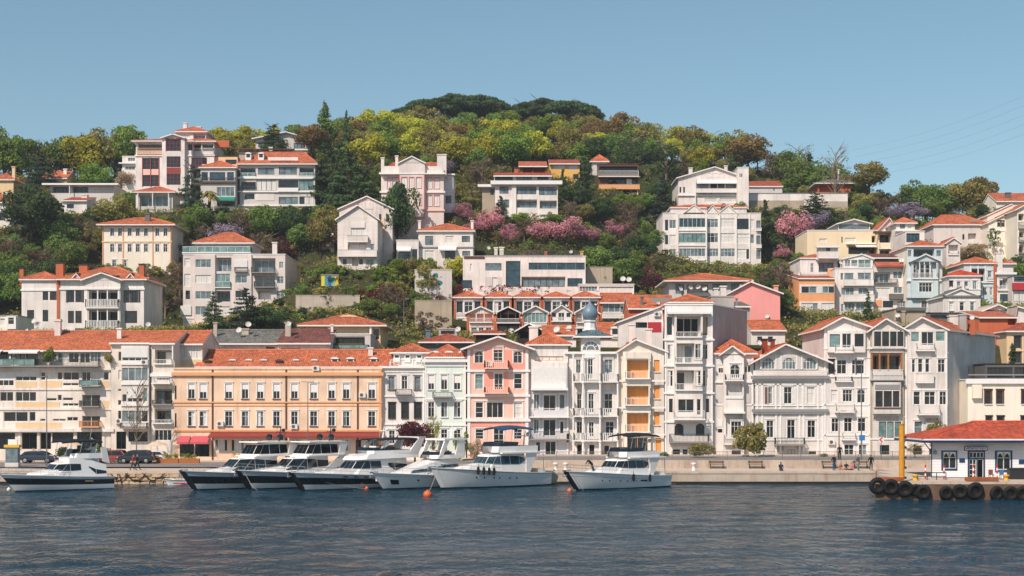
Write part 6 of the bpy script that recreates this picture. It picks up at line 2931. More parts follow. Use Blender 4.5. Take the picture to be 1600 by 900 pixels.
while px < 1640:
    yt = float(np.interp(px, [q[0] for q in SKT], [q[1] for q in SKT])) + fr.uniform(-3, 7)
    Y = float(np.interp(px, [q[0] for q in SKYL], [q[2] for q in SKYL])) - fr.uniform(0, 5)
    x = (px - 800) * Y / F
    z = hill_h(x, Y) - .3
    h = CZ - (yt - HY) * Y / F - z
    if 4 < h < 22 and not infoot(x, Y, 1.0) and not (215 < px < 335):
        u = fr.random()
        if px < 500:
            kc = fr.choice([('broad', 'olive'), ('loose', 'brown'), ('broad', 'green'), ('broad', 'mid'), ('loose', 'olive'), ('broad', 'ygreen')])
        elif px < 1200:
            kc = fr.choice([('broad', 'olive'), ('broad', 'ygreen'), ('broad', 'green'), ('broad', 'rust'), ('loose', 'ygreen')])
        else:
            kc = fr.choice([('broad', 'olive'), ('loose', 'brown'), ('broad', 'olive'), ('broad', 'mid')])
        AUTO.append((tree(kc[0], kc[1], x, Y, z, h, min(h * .9, 10.0), LAB[kc][0], LAB[kc][1]), px, yt + 20, kc))
        for dx_ in (-2.5, 2.8):
            x2, Y2, h3 = x + dx_ + fr.uniform(-1, 1), Y - fr.uniform(3, 7), h * fr.uniform(.5, .7)
            kc = fr.choice([('broad', 'olive'), ('broad', 'mid'), ('broad', 'green'), kc])
            px2 = 800 + x2 * F / Y2
            py2 = HY - (hill_h(x2, Y2) - CZ) * F / Y2
            if not infoot(x2, Y2, 1.0) and fits(px2, py2 - h3 * F / Y2, py2, h3 * F / Y2, Y2):
                AUTO.append((tree(kc[0], kc[1], x2, Y2, hill_h(x2, Y2) - .6, h3, h3 * .95, LAB[kc][0], LAB[kc][1]), px2, py2 - h3 * 4, kc))
    px += fr.uniform(17, 27)
placed = []
py = 500.0
cands = []
while py > 150:
    stepx = 24 if py < 300 else 22
    off = fr.uniform(0, stepx)
    px = -40 + off
    while px < 1660:
        cands.append((px + fr.uniform(-9, 9), py + fr.uniform(-5, 5)))
        px += stepx
    py -= 12.5
for (px, py) in cands:
    Y = hit(px, py)
    if Y is None or Y < 200:
        continue
    x = (px - 800) * Y / F
    z = hill_h(x, Y)
    if infoot(x, Y, 1.2):
        continue
    if any((x - q[0]) ** 2 + (Y - q[1]) ** 2 < (q[2] * .30 + .8) ** 2 for q in TREES):
        continue
    wood = (540 < px < 1200 and py < 285) or py < 250
    s = Y / F
    u = fr.random()
    zone = math.sin(px * .021 + py * .05) + math.sin(px * .043 - py * .031 + 2)
    if wood and px > 500:
        u = u * .75 + .25 * (zone * .25 + .5)
        kc = ('broad', 'ygreen') if u < .33 else ('broad', 'olive') if u < .58 else ('broad', 'green') if u < .73 else ('broad', 'rust') if u < .85 else ('loose', 'ygreen') if u < .9 else ('broad', 'dark')
        if px > 1020 and fr.random() < .3:
            kc = ('broad', 'rust') if fr.random() < .5 else ('broad', 'olive')
    elif py < 330 and px < 520:
        kc = ('broad', 'olive') if u < .25 else ('broad', 'green') if u < .42 else ('loose', 'brown') if u < .6 else ('broad', 'dark') if u < .75 else ('broad', 'ygreen') if u < .85 else ('loose', 'olive')
    elif px > 1180 and py < 340:
        kc = ('broad', 'olive') if u < .35 else ('loose', 'brown') if u < .6 else ('broad', 'mid') if u < .8 else ('broad', 'dark')
    else:
        kc = ('broad', 'mid') if u < .28 else ('broad', 'dark') if u < .4 else ('loose', 'brown') if u < .66 else ('broad', 'olive') if u < .82 else ('loose', 'olive') if u < .93 else ('broad', 'bright')
    hs_ = [fr.uniform(4.5, 6.0), 4.2] if (610 < px < 940 and py < 222) else [fr.uniform(7.0, 9.5), 6.0, 4.6] if wood else [fr.uniform(5.5, 8.5), 4.6, 3.2]
    done = False
    for h in hs_:
        wd = h * fr.uniform(.78, 1.0)
        if fits(px, py - h / s, py, wd / s, Y):
            lab = LAB[kc]
            AUTO.append((tree(kc[0], kc[1], x, Y, z - .2, h, wd, lab[0], lab[1]), px, py - h / s * .6, kc))
            cnt[kc] = cnt.get(kc, 0) + 1
            done = True
            break
    if not done:
        for h in (2.2, 1.4):
            wd = h * 1.5
            if fits(px, py - h / s, py, wd / s, Y, h < 2):
                c = fr.choice(['mid', 'olive', 'bright', 'dark', 'mid'])
                lab = LAB[('bush', c)]
                AUTO.append((tree('bush', c, x, Y, z - .2, h, wd, lab[0], lab[1]), px, py - h / s * .5, ('bush', c)))
                cnt[('bush', c)] = cnt.get(('bush', c), 0) + 1
                break


# each tree of the slopes gets its own description: its look and the house it stands by
def short_names():
    labs = [o['label'] for o in bpy.data.objects if o.get('category') in ('house', 'apartment block', 'pavilion', 'penthouse', 'tower', 'cottage', 'annex', 'studio') and o.location.y > 200]
    stop = {'with', 'and', 'of', 'a', 'an', 'the', 'in', 'on', 'at', 'under', 'to', 'by', 'above', 'below', 'left', 'right', 'behind', 'its', 'cut', 'two', 'three', 'between', 'beside', 'big', 'wide', 'white', 'red', 'orange', 'small', 'dark', 'low', 'tan', 'glazed', 'blue', 'brown', 'pale', 'stacked', 'grey'}
    out = {}
    for lb in labs:
        w_ = lb.replace(',', '').split()
        for n in range(2, 8):
            if n >= len(w_):
                n = len(w_)
            pre = w_[:n]
            if pre[-1] in stop and n < len(w_):
                continue
            if sum(1 for q in labs if q.replace(',', '').split()[:n] == pre) == 1 or n == len(w_):
                break
        out[lb] = ' '.join(pre)
    return out


SHORT = short_names()
NEAR = []
for o in list(bpy.data.objects):
    if o.get('label') in SHORT:
        for r in RECTS:
            if abs(r[4] - o.location.y) < 1e-3 and abs(P(r[0], 0, r[4]).x - o.location.x) < 1e-3:
                NEAR.append((r, SHORT[o['label']]))
                break
DESC = {'ygreen': 'yellow green', 'olive': 'olive', 'green': 'mid green', 'rust': 'rusty', 'dark': 'dark', 'mid': 'deep green', 'brown': 'brown twiggy', 'bright': 'bright green'}
buck = {}
for (o, px, py, kc) in AUTO:
    best = None
    for (r, nm) in NEAR:
        cx, cy = (r[0] + r[2]) / 2, (r[1] + r[3]) / 2
        dx = max(0, abs(px - cx) - (r[2] - r[0]) / 2)
        dy = max(0, abs(py - cy) - (r[3] - r[1]) / 2)
        d = dx * dx + dy * dy * 1.5
        if best is None or d < best[0]:
            best = (d, r, nm)
    d, r, nm = best
    rel = 'above' if py < r[1] + 4 else 'below' if py > r[3] - 4 else 'left of' if px < (r[0] + r[2]) / 2 else 'right of'
    nw = 'shrub' if kc[0] == 'bush' else 'open crowned tree' if kc[0] == 'loose' else 'tree'
    col = DESC[kc[1]]
    row = '' if rel in ('left of', 'right of') else ''
    buck.setdefault((col, nw, rel, nm), []).append((px, py, o))
ORD = ['leftmost', 'second', 'third', 'fourth', 'fifth', 'sixth', 'seventh', 'eighth', 'ninth', 'tenth', 'eleventh', 'twelfth', 'thirteenth', 'fourteenth', 'fifteenth', 'sixteenth', 'seventeenth', 'eighteenth', 'nineteenth', 'twentieth', 'twenty-first', 'twenty-second']
for (col, nw, rel, nm), v in buck.items():
    v.sort(key=lambda q: q[0])
    for i, (px, py, o) in enumerate(v):
        base = f'{col} {nw} {rel} the {nm}'
        if len(v) == 1:
            o['label'] = base
        elif i == 0:
            o['label'] = f'leftmost {base}'
        elif i == len(v) - 1:
            o['label'] = f'rightmost {base}'
        else:
            o['label'] = f'{ORD[min(i, 21)]} from left {base}'

# undergrowth over the open ground of the hill
def undergrowth():
    g = np.random.default_rng(9)
    n = 26000
    Y = g.uniform(196, 345, n)
    px_ = g.uniform(-40, 1640, n)
    X = (px_ - 800) * Y / F
    Z = terrain(X, Y)
    keep = np.ones(n, bool)
    for r in BOXES:
        xs = [q[0] for q in r[5]]
        ys = [q[1] for q in r[5]]
        keep &= ~((X > min(xs) - .6) & (X < max(xs) + .6) & (Y > min(ys) - .8) & (Y < max(ys) + .5))
    X, Y, Z = X[keep], Y[keep], Z[keep]
    n = len(X)
    cl = np.stack([X, Y, Z + .15, g.uniform(.5, 1.1, n), g.uniform(.5, 1.1, n), g.uniform(.35, .9, n)], 1)
    v, f, t = leaf_cloud(g, cl, n * 7, .2, up=.9, shell=.5)
    me = mesh_from_np('undergrowth', v, f)
    me.attributes.new('tint', 'FLOAT', 'POINT').data.foreach_set('value', t.astype(np.float32))
    me.materials.append(leafmat('olive'))
    tag(place('undergrowth', me), 'low green undergrowth covering the open hillside', 'undergrowth', kind='stuff')


undergrowth()

# ------------------------------------------------------------------ motor yachts
GEL = paint('#ece8e4', .22, .5, 0, .06, .4)
GELG = paint('#b9bfc4', .25, .5, 0, .06, .4)
BLKH = paint('#14171b', .15, .5, 0, .2, .5)
NAVH = paint('#1d2730', .2, .5, 0, .2, .4)
TEAK = paint('#a98a63', .7, .2, 0, .2)
CHROME = paint('#c8cacc', .2, .6, .9)
CANV = paint('#20252c', .9, .2)
CANVB = paint('#2d4a66', .9, .2)
YGL = glassmat('t')
YGB = glassmat('s')
RUB = paint('#151515', .75, .3)


def lerp(a, b, t):
    return a + (b - a) * t


class Yacht:
    def __init__(s, label, bow, yaw, L=12.2, B=3.9, rows=None, sheer=(1.05, 1.75), over=1.5, name='motor_yacht', zk=1.24):
        """bow: photo pixel of the stem at the waterline"""
        Y = F * CZ / (bow[1] - HY)
        p = P(bow[0], bow[1], Y)
        h = Vector((-math.cos(R(yaw)), -math.sin(R(yaw)), 0))
        st = p - h * L
        s.scl = (1, 1.06, zk) if name == 'motor_yacht' else (1, 1, 1)
        s.root = empty(name, (st.x, st.y, 0), math.atan2(h.y, h.x))
        s.root.scale = s.scl
        tag(s.root, label, 'yacht', 'motor yachts moored along the quay')
        s.L, s.B, s.over, s.sheer = L, B, over, sheer
        s.hull(rows or [(0.0, 'd'), (.12, 'w')])

    def zs(s, t):
        return lerp(s.sheer[0], s.sheer[1], t ** 1.6)

    def hb(s, t, f):
        """half breadth at station t, height fraction f (0 chine, 1 sheer)"""
        deck = s.B / 2 * max(0, 1 - max(0, (t - .42) / .58) ** 2.6) ** .9 * lerp(.93, 1, min(1, t * 4))
        wl = s.B / 2 * .86 * max(0, 1 - max(0, (t - .3) / .7) ** 1.7)
        return lerp(wl, deck, f ** .8) + .015

    def pt(s, t, f, side, inset=0.0):
        z = lerp(.02, s.zs(t), f)
        x = t * s.L + s.over * (z / s.sheer[1]) * max(0, (t - .55) / .45) ** 1.6
        return (x, side * (s.hb(t, f) - inset), z)

    def hull(s, rows):
        ms = {'d': NAVH, 'w': GEL, 'g': GELG, 'k': BLKH, 's': GELG}
        ts = [0, .12, .25, .38, .5, .6, .7, .78, .85, .9, .94, .97, .99, 1.0]
        fr = sorted({r[0] for r in rows} | {0, .25, .5, .75, 1.0})
        mats, mi = [], []
        for i in range(len(fr) - 1):
            c = [r[1] for r in rows if r[0] <= fr[i] + 1e-6][-1]
            if c not in mats:
                mats.append(c)
            mi.append(mats.index(c))
        mb = MB()
        mb.smooth = True
        for side in (1, -1):
            grid = []
            for f in fr:
                grid.append([s.pt(t, f, side) for t in ts])
            low = [(x, y * .75, -.5) for (x, y, z) in grid[0]]
            g2 = [low] + grid
            if side < 0:
                g2 = [r[::-1] for r in g2]
            mb.grid(g2, mats=[mats.index('d') if 'd' in mats else 0] + mi)
        # stern and deck
        for i in range(len(fr) - 1):
            a, b = s.pt(0, fr[i], 1), s.pt(0, fr[i + 1], 1)
            mb.poly([(a[0], a[1], a[2]), (b[0], b[1], b[2]), (b[0], -b[1], b[2]), (a[0], -a[1], a[2])], mi[i])
        s.root_h = mb.build('hull', [ms[m] for m in mats], s.root)
        dk = MB()
        rws = []
        for t in ts:
            a = s.pt(t, .93, 1, .12 if t < .97 else .02)
            rws.append([(a[0], max(.01, a[1]), a[2]), (a[0], 0, a[2] + .05), (a[0], -max(.01, a[1]), a[2])])
        dk.grid(rws)
        dk.build('deck', [TEAK if s.L > 13 else GEL], s.root)
        gw = MB()
        for side in (1, -1):
            gw.tube([s.pt(t, 1.0, side) for t in ts], .05, 6)
        gw.build('gunwale', [GELG], s.root)
        sp = MB().box(-.9, -s.B * .42, .12, .05, s.B * .42, .24)
        sp.build('swim_platform', [TEAK], s.root)

    def cabin(s, name, st, rake=.5, rear=0.0, tum=.12, panes=True, glass=None, mat=None, skip=(), front=True, crown=.08):
        """st: stations from bow to stern (x, halfwidth, zb, w0, w1, zt)"""
        n = len(st)
        ring = []
        for k, (x, hw, zb, w0, w1, zt) in enumerate(st):
            sh = rake if k <= 1 else (-rear if k == n - 1 else 0)
            row = []
            for z in (zb, w0, w1, zt):
                row.append((x - sh * (z - zb), hw * (1 - tum * (z - zb)), z))
            ring.append(row)
        mb = MB()
        for k in range(n - 1):
            A, B_ = ring[k], ring[k + 1]
            for j in range(3):
                for sd_ in (1, -1):
                    q = [(A[j][0], sd_ * A[j][1], A[j][2]), (B_[j][0], sd_ * B_[j][1], B_[j][2]), (B_[j + 1][0], sd_ * B_[j + 1][1], B_[j + 1][2]), (A[j + 1][0], sd_ * A[j + 1][1], A[j + 1][2])]
                    mb.poly(q if sd_ < 0 else q[::-1])
            a, b = A[3], B_[3]
            for sd_ in (1, -1):
                mb.poly([(a[0], sd_ * a[1], a[2]), (b[0], sd_ * b[1], b[2]), (b[0], 0, b[2] + crown), (a[0], 0, a[2] + crown)])
        for row in (ring[0], ring[-1]):
            for j in range(3):
                mb.poly([(row[j][0], row[j][1], row[j][2]), (row[j][0], -row[j][1], row[j][2]), (row[j + 1][0], -row[j + 1][1], row[j + 1][2]), (row[j + 1][0], row[j + 1][1], row[j + 1][2])])
            mb.poly([(row[3][0], row[3][1], row[3][2]), (row[3][0], 0, row[3][2] + crown), (row[3][0], -row[3][1], row[3][2])])
        cab = mb.build(name, [mat or GEL], s.root)
        if panes:
            gl = glass or YGL
            for k in range(n - 1):
                if k in skip:
                    continue
                A, B_ = ring[k], ring[k + 1]
                if A[2][2] - A[1][2] < .05 and B_[2][2] - B_[1][2] < .05:
                    continue
                for sd_ in (1, -1):
                    e0, e1 = .03, .97
                    o = .02
                    q = []
                    for (j, t) in ((1, e0), (1, e1), (2, e1), (2, e0)):
                        q.append((lerp(A[j][0], B_[j][0], t), sd_ * (lerp(A[j][1], B_[j][1], t) + o), lerp(A[j][2], B_[j][2], t)))
                    pane = MB().poly(q if sd_ < 0 else q[::-1])
                    pane.build('window', [gl], cab)
            if front:
                r0 = ring[0]
                o = .02
                for c0, c1 in ((-.97, -.34), (-.31, .31), (.34, .97)):
                    MB().poly([(r0[1][0] + o, r0[1][1] * c0, r0[1][2]), (r0[1][0] + o, r0[1][1] * c1, r0[1][2]), (r0[2][0] + o, r0[2][1] * c1, r0[2][2]), (r0[2][0] + o, r0[2][1] * c0, r0[2][2])]).build('windscreen', [gl], cab)
        return cab

    def rail(s, t0, t1, h=.6, inset=.18):
        mb = MB()
        n = 9
        for side in (1, -1):
            pts = []
            for i in range(n):
                t = lerp(t0, t1, i / (n - 1))
                a = s.pt(t, 1.0, side, inset)
                pts.append((a[0], a[1], a[2] + h))
                mb.tube([a, (a[0], a[1], a[2] + h)], .014, 4)
            mb.tube(pts, .02, 5)
            mb.tube([(a, b, c - h * .45) for a, b, c in pts], .012, 4)
        mb.build('bow_rail', [CHROME], s.root)

    def bimini(s, x0, x1, hw, z, zl, mat=None, arch=.22, th=.06, poles=None):
        mb = MB()
        n = 8
        rows, rows2 = [], []
        for k in range(7):
            t = k / 6
            x = lerp(x0, x1, t)
            zz = z + arch * math.sin(math.pi * t) * .8
            rows.append([(x, hw * (2 * j / n - 1), zz + arch * .6 * math.cos(math.pi * (j / n - .5)) - .1 * (abs(2 * j / n - 1) > .99)) for j in range(n + 1)])
        rows2 = [[(a, b, c - th) for a, b, c in r] for r in rows]
        mb.grid(rows)
        mb.grid([r[::-1] for r in rows2])
        for r, r2 in ((rows[0], rows2[0]), (rows[-1], rows2[-1])):
            mb.grid([r, r2])
        for j in (0, n):
            mb.grid([[r[j] for r in rows], [r[j] for r in rows2]])
        o = mb.build('bimini_top', [mat or CANV], s.root)
        for px_ in poles or (lerp(x0, x1, .15), lerp(x0, x1, .5), lerp(x0, x1, .88)):
            for sd_ in (1, -1):
                MB().tube([(px_ + .25, sd_ * hw * .9, zl), (px_, sd_ * hw * .97, z - .02)], .025, 5).build('bimini_pole', [CHROME], s.root)

    def prism(s, name, prof, y0, y1, mat, both=True, bev=0.0):
        """side profile (x,z) polygon between y0 and y1, mirrored if both"""
        for sd_ in ((1, -1) if both else (1,)):
            mb = MB()
            a = [(x, sd_ * y0, z) for x, z in prof]
            b = [(x, sd_ * y1, z) for x, z in prof]
            mb.poly(a if sd_ < 0 else a[::-1])
            mb.poly(b[::-1] if sd_ < 0 else b)
            mb.grid([a + a[:1], b + b[:1]])
            mb.build(name, [mat], s.root)

    def ports(s, ts, f=.62, r=.09):
        for t in ts:
            for side in (1, -1):
                a = s.pt(t, f, side)
                MB().lathe([(r, 0), (r * .8, .03)], 10, 0, (0, 0, 0), 'y').build('porthole', [YGL], s.root, (a[0], a[1] + (.0 if side > 0 else -.03), a[2]))

    def hullwin(s, t0, t1, f0, f1, mat=None):
        for side in (1, -1):
            n = 5
            r0 = [s.pt(lerp(t0, t1, i / n), f0 + (.08 * math.sin(math.pi * i / n) * 0), side, -.02) for i in range(n + 1)]
            r1 = [s.pt(lerp(t0, t1, i / n), f1, side, -.02) for i in range(n + 1)]
            mb = MB()
            mb.grid([r0, r1] if side > 0 else [r1, r0])
            mb.build('hull_window', [mat or YGL], s.root)

    def flybridge(s, x0, x1, hw, z, hgt=.55, mat=None, screen=True):
        st = [(x0, hw * .55, z, z, z, z), (x0 - .5, hw * .9, z, z, z, z), (lerp(x0, x1, .5), hw, z, z, z, z), (x1, hw, z, z, z, z)]
        mb = MB()
        outer, inner = [], []
        for (x, w_, *_) in st:
            outer.append((x, w_))
        ring = [(x, w_) for x, w_ in outer] + [(x, -w_) for x, w_ in outer[::-1]]
        lo = [(x, y, z) for x, y in ring]
        hi = [(x - .15, y * .98, z + hgt) for x, y in ring]
        li = [(x - .25 if i < 4 else x - .25, y * .9, z + hgt) for i, (x, y) in enumerate(ring)]
        ll = [(x - .25, y * .9, z + .02) for x, y in ring]
        for A, B_ in ((lo, hi), (hi, li), (li, ll)):
            mb.grid([A, B_])
        mb.poly(ll)
        mb.build('flybridge', [mat or GEL], s.root)
        if screen:
            sc = MB()
            r = [ring[-2], ring[-1], ring[0], ring[1]]
            r = [(x, y) for x, y in [(outer[1][0], -outer[1][1]), (outer[0][0], -outer[0][1]), (outer[0][0], outer[0][1]), (outer[1][0], outer[1][1]), (outer[2][0], outer[2][1])]]
            r = [(outer[2][0], -outer[2][1])] + r
            a = [(x - .18, y * .97, z + hgt) for x, y in r]
            b = [(x - .42, y * .93, z + hgt + .34) for x, y in r]
            sc.grid([a, b])
            sc.build('wind_deflector', [YGL], s.root)
        seat = MB().box(lerp(x0, x1, .55), -hw * .8, z + .02, lerp(x0, x1, .75), hw * .8, z + .5).box(lerp(x0, x1, .5), -hw * .8, z + .5, lerp(x0, x1, .55), hw * .8, z + .85)
        seat.build('seat', [paint('#9a6248', .8)], s.root)
        MB().box(lerp(x0, x1, .3), -hw * .45, z + .02, lerp(x0, x1, .38), hw * .2, z + .8).build('helm_console', [GEL], s.root)

    def mast(s, x, z, dome=True, mat=None):
        mb = MB().tube([(x, 0, z), (x - .25, 0, z + 1.3)], [.09, .04], 6).box(x - .35, -.5, z + .8, x - .05, .5, z + .87)
        mb.lathe([(.02, z + .87), (.2, z + .9), (.22, z + 1.0), (.16, z + 1.12), (.02, z + 1.16)], 10, 0, (x - .2, .45, 0))
        mb.tube([(x - .1, -.6, z), (x - .5, -.65, z + 2.2)], .012, 4)
        mb.build('radar_mast', [mat or GEL], s.root)

    def anchor(s):
        a = s.pt(1.0, 1.0, 1)
        MB().box(a[0] - .7, -.1, a[2] - .02, a[0] + .25, .1, a[2] + .1).tube([(a[0] + .2, 0, a[2] + .05), (a[0] + .25, 0, a[2] - .45)], .035, 5).tube(
            [(a[0] + .05, -.28, a[2] - .35), (a[0] + .25, 0, a[2] - .5), (a[0] + .05, .28, a[2] - .35)], .04, 5).build('anchor', [CHROME], s.root)

    def line(s, px1, py1):
        a = s.root.matrix_basis @ Vector(s.pt(.97, .95, 1))
        Y = F * CZ / (py1 - HY) if py1 > 720 else a.y
        b = P(px1, py1, Y)
        return a, b


def mooring(label, a, b, sag=.25):
    pts = [a.lerp(b, i / 8) - Vector((0, 0, sag * math.sin(math.pi * i / 8))) for i in range(9)]
    tag(MB().tube(pts, .022, 5).build('mooring_line', [paint('#b8b0a4', .9)]), label, 'rope')


def classic(y, L, canopy=None, bim=(.12, .42), glass=None):
    """flybridge cruiser upperworks"""
    c = [(L * .74, .75, 1.35, 1.5, 1.55, 1.6), (L * .70, 1.1, 1.3, 1.5, 1.6, 1.7), (L * .6, 1.35, 1.2, 1.45, 1.55, 1.75), (L * .56, 1.4, 1.2, 1.4, 1.5, 1.75)]
    y.cabin('foredeck_trunk', [(L * .86, .5, 1.45, 1.5, 1.55, 1.62), (L * .8, .85, 1.35, 1.5, 1.6, 1.75), (L * .6, 1.3, 1.15, 1.4, 1.6, 1.95)], rake=.8, panes=False)
    y.cabin('cabin', [(L * .66, .95, 1.5, 1.92, 2.5, 2.62), (L * .62, 1.4, 1.3, 1.9, 2.52, 2.66), (L * .5, 1.52, 1.15, 1.86, 2.54, 2.72), (L * .4, 1.52, 1.1, 1.84, 2.54, 2.74), (L * .3, 1.5, 1.05, 1.82, 2.5, 2.74), (L * .24, 1.48, 1.05, 2.1, 2.3, 2.74)], rake=.95, glass=glass)
    MB().box(L * .04, -1.6, 2.72, L * .5, 1.6, 2.84).build('upper_deck', [GEL], y.root)
    y.prism('side_wing', [(L * .24, 1.1), (L * .2, 1.1), (L * .12, 2.72), (L * .24, 2.72)], 1.42, 1.5, GEL)
    y.flybridge(L * .56, L * .12, 1.45, 2.84, .5)
    y.bimini(L * bim[1], L * bim[0], 1.35, 4.75, 3.3, canopy)
    y.mast(L * .16, 3.3)
    mb = MB().box(L * .02, -1.3, .95, L * .1, 1.3, 1.4)
    mb.build('cockpit_seat', [GEL], y.root)
    MB().tube([(L * .05, 1.5, 1.1), (L * .06, 1.5, 2.75)], .04, 6).tube([(L * .05, -1.5, 1.1), (L * .06, -1.5, 2.75)], .04, 6).build('stanchion', [CHROME], y.root)
    y.rail(.55, .995)
    y.anchor()


# white cruiser with the blue bimini
y5 = Yacht('white motor yacht with blue bimini and four black fenders', (690, 764), 42, 13.2, 4.3, [(0, 'd'), (.06, 'w'), (.93, 'g')])
classic(y5, 13.2, CANVB, (.14, .5), YGB)
y5.ports((.38, .45, .55, .6, .68, .74), .6)
for t, od in ((.62, 'sternmost'), (.66, 'second'), (.7, 'third'), (.74, 'foremost')):
    a = y5.root.matrix_basis @ Vector(y5.pt(t, .98, 1, -.14))
    tag(MB().lathe([(.03, -.42), (.13, -.36), (.15, 0), (.13, .3), (.03, .38), (.02, .62)], 10).build('fender', [RUB], None, (a.x, a.y, a.z + .02)), od + ' black fender hanging on the side of the blue bimini yacht', 'fender', 'black fenders on the blue bimini yacht')
# white cruiser standing apart on the right
y6 = Yacht('white motor yacht with black bimini standing alone right of the line', (900, 766), 42, 11.9, 4.0, [(0, 'd'), (.06, 'w'), (.72, 'g'), (.76, 'w')], zk=1.1)
classic(y6, 11.9, CANV, (.1, .5))
y6.ports((.45, .55, .62, .72, .78), .55, .07)
y6.hullwin(.32, .4, .52, .64)
y6.prism('stem_guard', [(11.7, .1), (12.05, .1), (13.55, 1.73), (12.5, 1.73)], -.16, .16, BLKH, False)


def sport(y, L, hardtop=True):
    """flybridge with an enclosed dark glazed upper deck and raked dark windscreen"""
    y.cabin('foredeck_trunk', [(L * .88, .45, 1.5, 1.52, 1.56, 1.6), (L * .8, .85, 1.4, 1.5, 1.6, 1.78), (L * .62, 1.25, 1.2, 1.4, 1.6, 2.0)], rake=.9, panes=False)
    y.cabin('cabin', [(L * .74, .9, 1.5, 1.62, 2.6, 2.64), (L * .66, 1.42, 1.35, 1.62, 2.62, 2.7), (L * .52, 1.55, 1.2, 1.7, 2.62, 2.78), (L * .42, 1.55, 1.15, 1.85, 2.5, 2.82), (L * .3, 1.52, 1.1, 1.9, 2.4, 2.84)], rake=1.35)
    MB().box(L * .03, -1.6, 2.8, L * .52, 1.6, 2.92).build('upper_deck', [GEL], y.root)
    y.prism('side_wing', [(L * .42, 1.1), (L * .3, 1.1), (L * .1, 2.8), (L * .2, 2.8)], 1.46, 1.56, GEL)
    if hardtop:
        y.cabin('wheelhouse', [(L * .52, .95, 2.9, 3.05, 3.85, 3.95), (L * .48, 1.35, 2.9, 3.05, 3.88, 4.0), (L * .38, 1.42, 2.9, 3.05, 3.9, 4.04), (L * .28, 1.42, 2.9, 3.05, 3.9, 4.05), (L * .2, 1.38, 2.9, 3.1, 3.86, 4.02)], rake=.75, glass=glassmat('n'))
        MB().box(L * .12, -1.45, 4.05, L * .5, 1.45, 4.16).build('hardtop', [GEL], y.root)
        y.prism('arch_leg', [(L * .2, 2.92), (L * .14, 2.92), (L * .1, 4.06), (L * .18, 4.06)], 1.3, 1.42, GEL)
        y.mast(L * .2, 4.15, mat=BLKH)
        for sd_ in (1, -1):
            MB().lathe([(.04, 4.2), (.3, 4.26), (.36, 4.5), (.26, 4.74), (.04, 4.82)], 10, 0, (L * .24, sd_ * .85, 0)).build('satellite_dome', [BLKH], y.root)
    y.rail(.58, .995)
    y.anchor()
    y.prism('stem_guard', [(L - .2, .1), (L + .12, .1), (L + y.over + .12, y.sheer[1] - .02), (L + y.over - .9, y.sheer[1] - .02)], -.2, .2, BLKH, False)


DR = [(0, 'd'), (.05, 'w'), (.33, 'k'), (.74, 'g')]
y1 = Yacht('black banded yacht with glazed upper deck, first of the three dark hulls from the left', (303, 766), 48, 13.2, 4.3, DR, zk=1.12)
sport(y1, 13.2)
y2 = Yacht('black banded yacht with black radar domes, middle of the three dark hulls', (389, 765), 48, 13.0, 4.3, DR, zk=1.12)
sport(y2, 13.0)
y3 = Yacht('largest yacht with black hull band, swept white arch and dark canopy', (472, 767), 47, 15.0, 4.6, DR, sheer=(1.15, 1.95), zk=.95)
L3 = 15.0
y3.cabin('foredeck_trunk', [(L3 * .88, .5, 1.6, 1.65, 1.7, 1.78), (L3 * .8, .9, 1.5, 1.6, 1.7, 1.95), (L3 * .6, 1.4, 1.3, 1.5, 1.7, 2.1)], rake=.8, panes=False)
y3.cabin('cabin', [(L3 * .66, 1.0, 1.7, 2.15, 2.85, 2.95), (L3 * .62, 1.5, 1.45, 2.12, 2.88, 3.0), (L3 * .5, 1.65, 1.3, 2.1, 2.88, 3.08), (L3 * .4, 1.65, 1.25, 2.1, 2.86, 3.1), (L3 * .34, 1.65, 1.25, 2.3, 2.6, 3.1), (L3 * .28, 1.62, 1.2, 1.8, 2.6, 3.1), (L3 * .16, 1.58, 1.2, 2.0, 2.4, 3.1)], rake=.9, skip=(3,))
y3.cabin('upper_coaming', [(L3 * .6, 1.0, 3.0, 3.02, 3.05, 3.35), (L3 * .54, 1.5, 3.05, 3.1, 3.12, 3.55), (L3 * .3, 1.6, 3.1, 3.12, 3.14, 3.65), (L3 * .06, 1.55, 3.1, 3.12, 3.14, 3.6)], rake=.8, panes=False)
y3.flybridge(L3 * .5, L3 * .1, 1.5, 3.6, .35)
y3.prism('radar_arch', [(L3 * .16, 3.5), (L3 * .06, 3.5), (L3 * .0, 5.3), (L3 * .05, 5.3)], 1.3, 1.5, GEL)
MB().box(-.1, -1.5, 5.2, L3 * .06, 1.5, 5.34).build('arch_top', [GEL], y3.root)
y3.prism('fore_support', [(L3 * .42, 3.9), (L3 * .37, 3.9), (L3 * .3, 5.1), (L3 * .33, 5.1)], 1.2, 1.32, GEL)
y3.bimini(L3 * .42, -.1, 1.45, 5.15, 3.9, CANV, .1)
y3.mast(L3 * .3, 5.2)
y3.rail(.5, .995)
y3.anchor()
y3.prism('stem_guard', [(L3 - .2, .1), (L3 + .12, .1), (L3 + 1.62, 1.93), (L3 + .5, 1.93)], -.2, .2, BLKH, False)
for k in range(4):
    y3.hullwin(.5 + .07 * k, .53 + .07 * k, .8, .87)

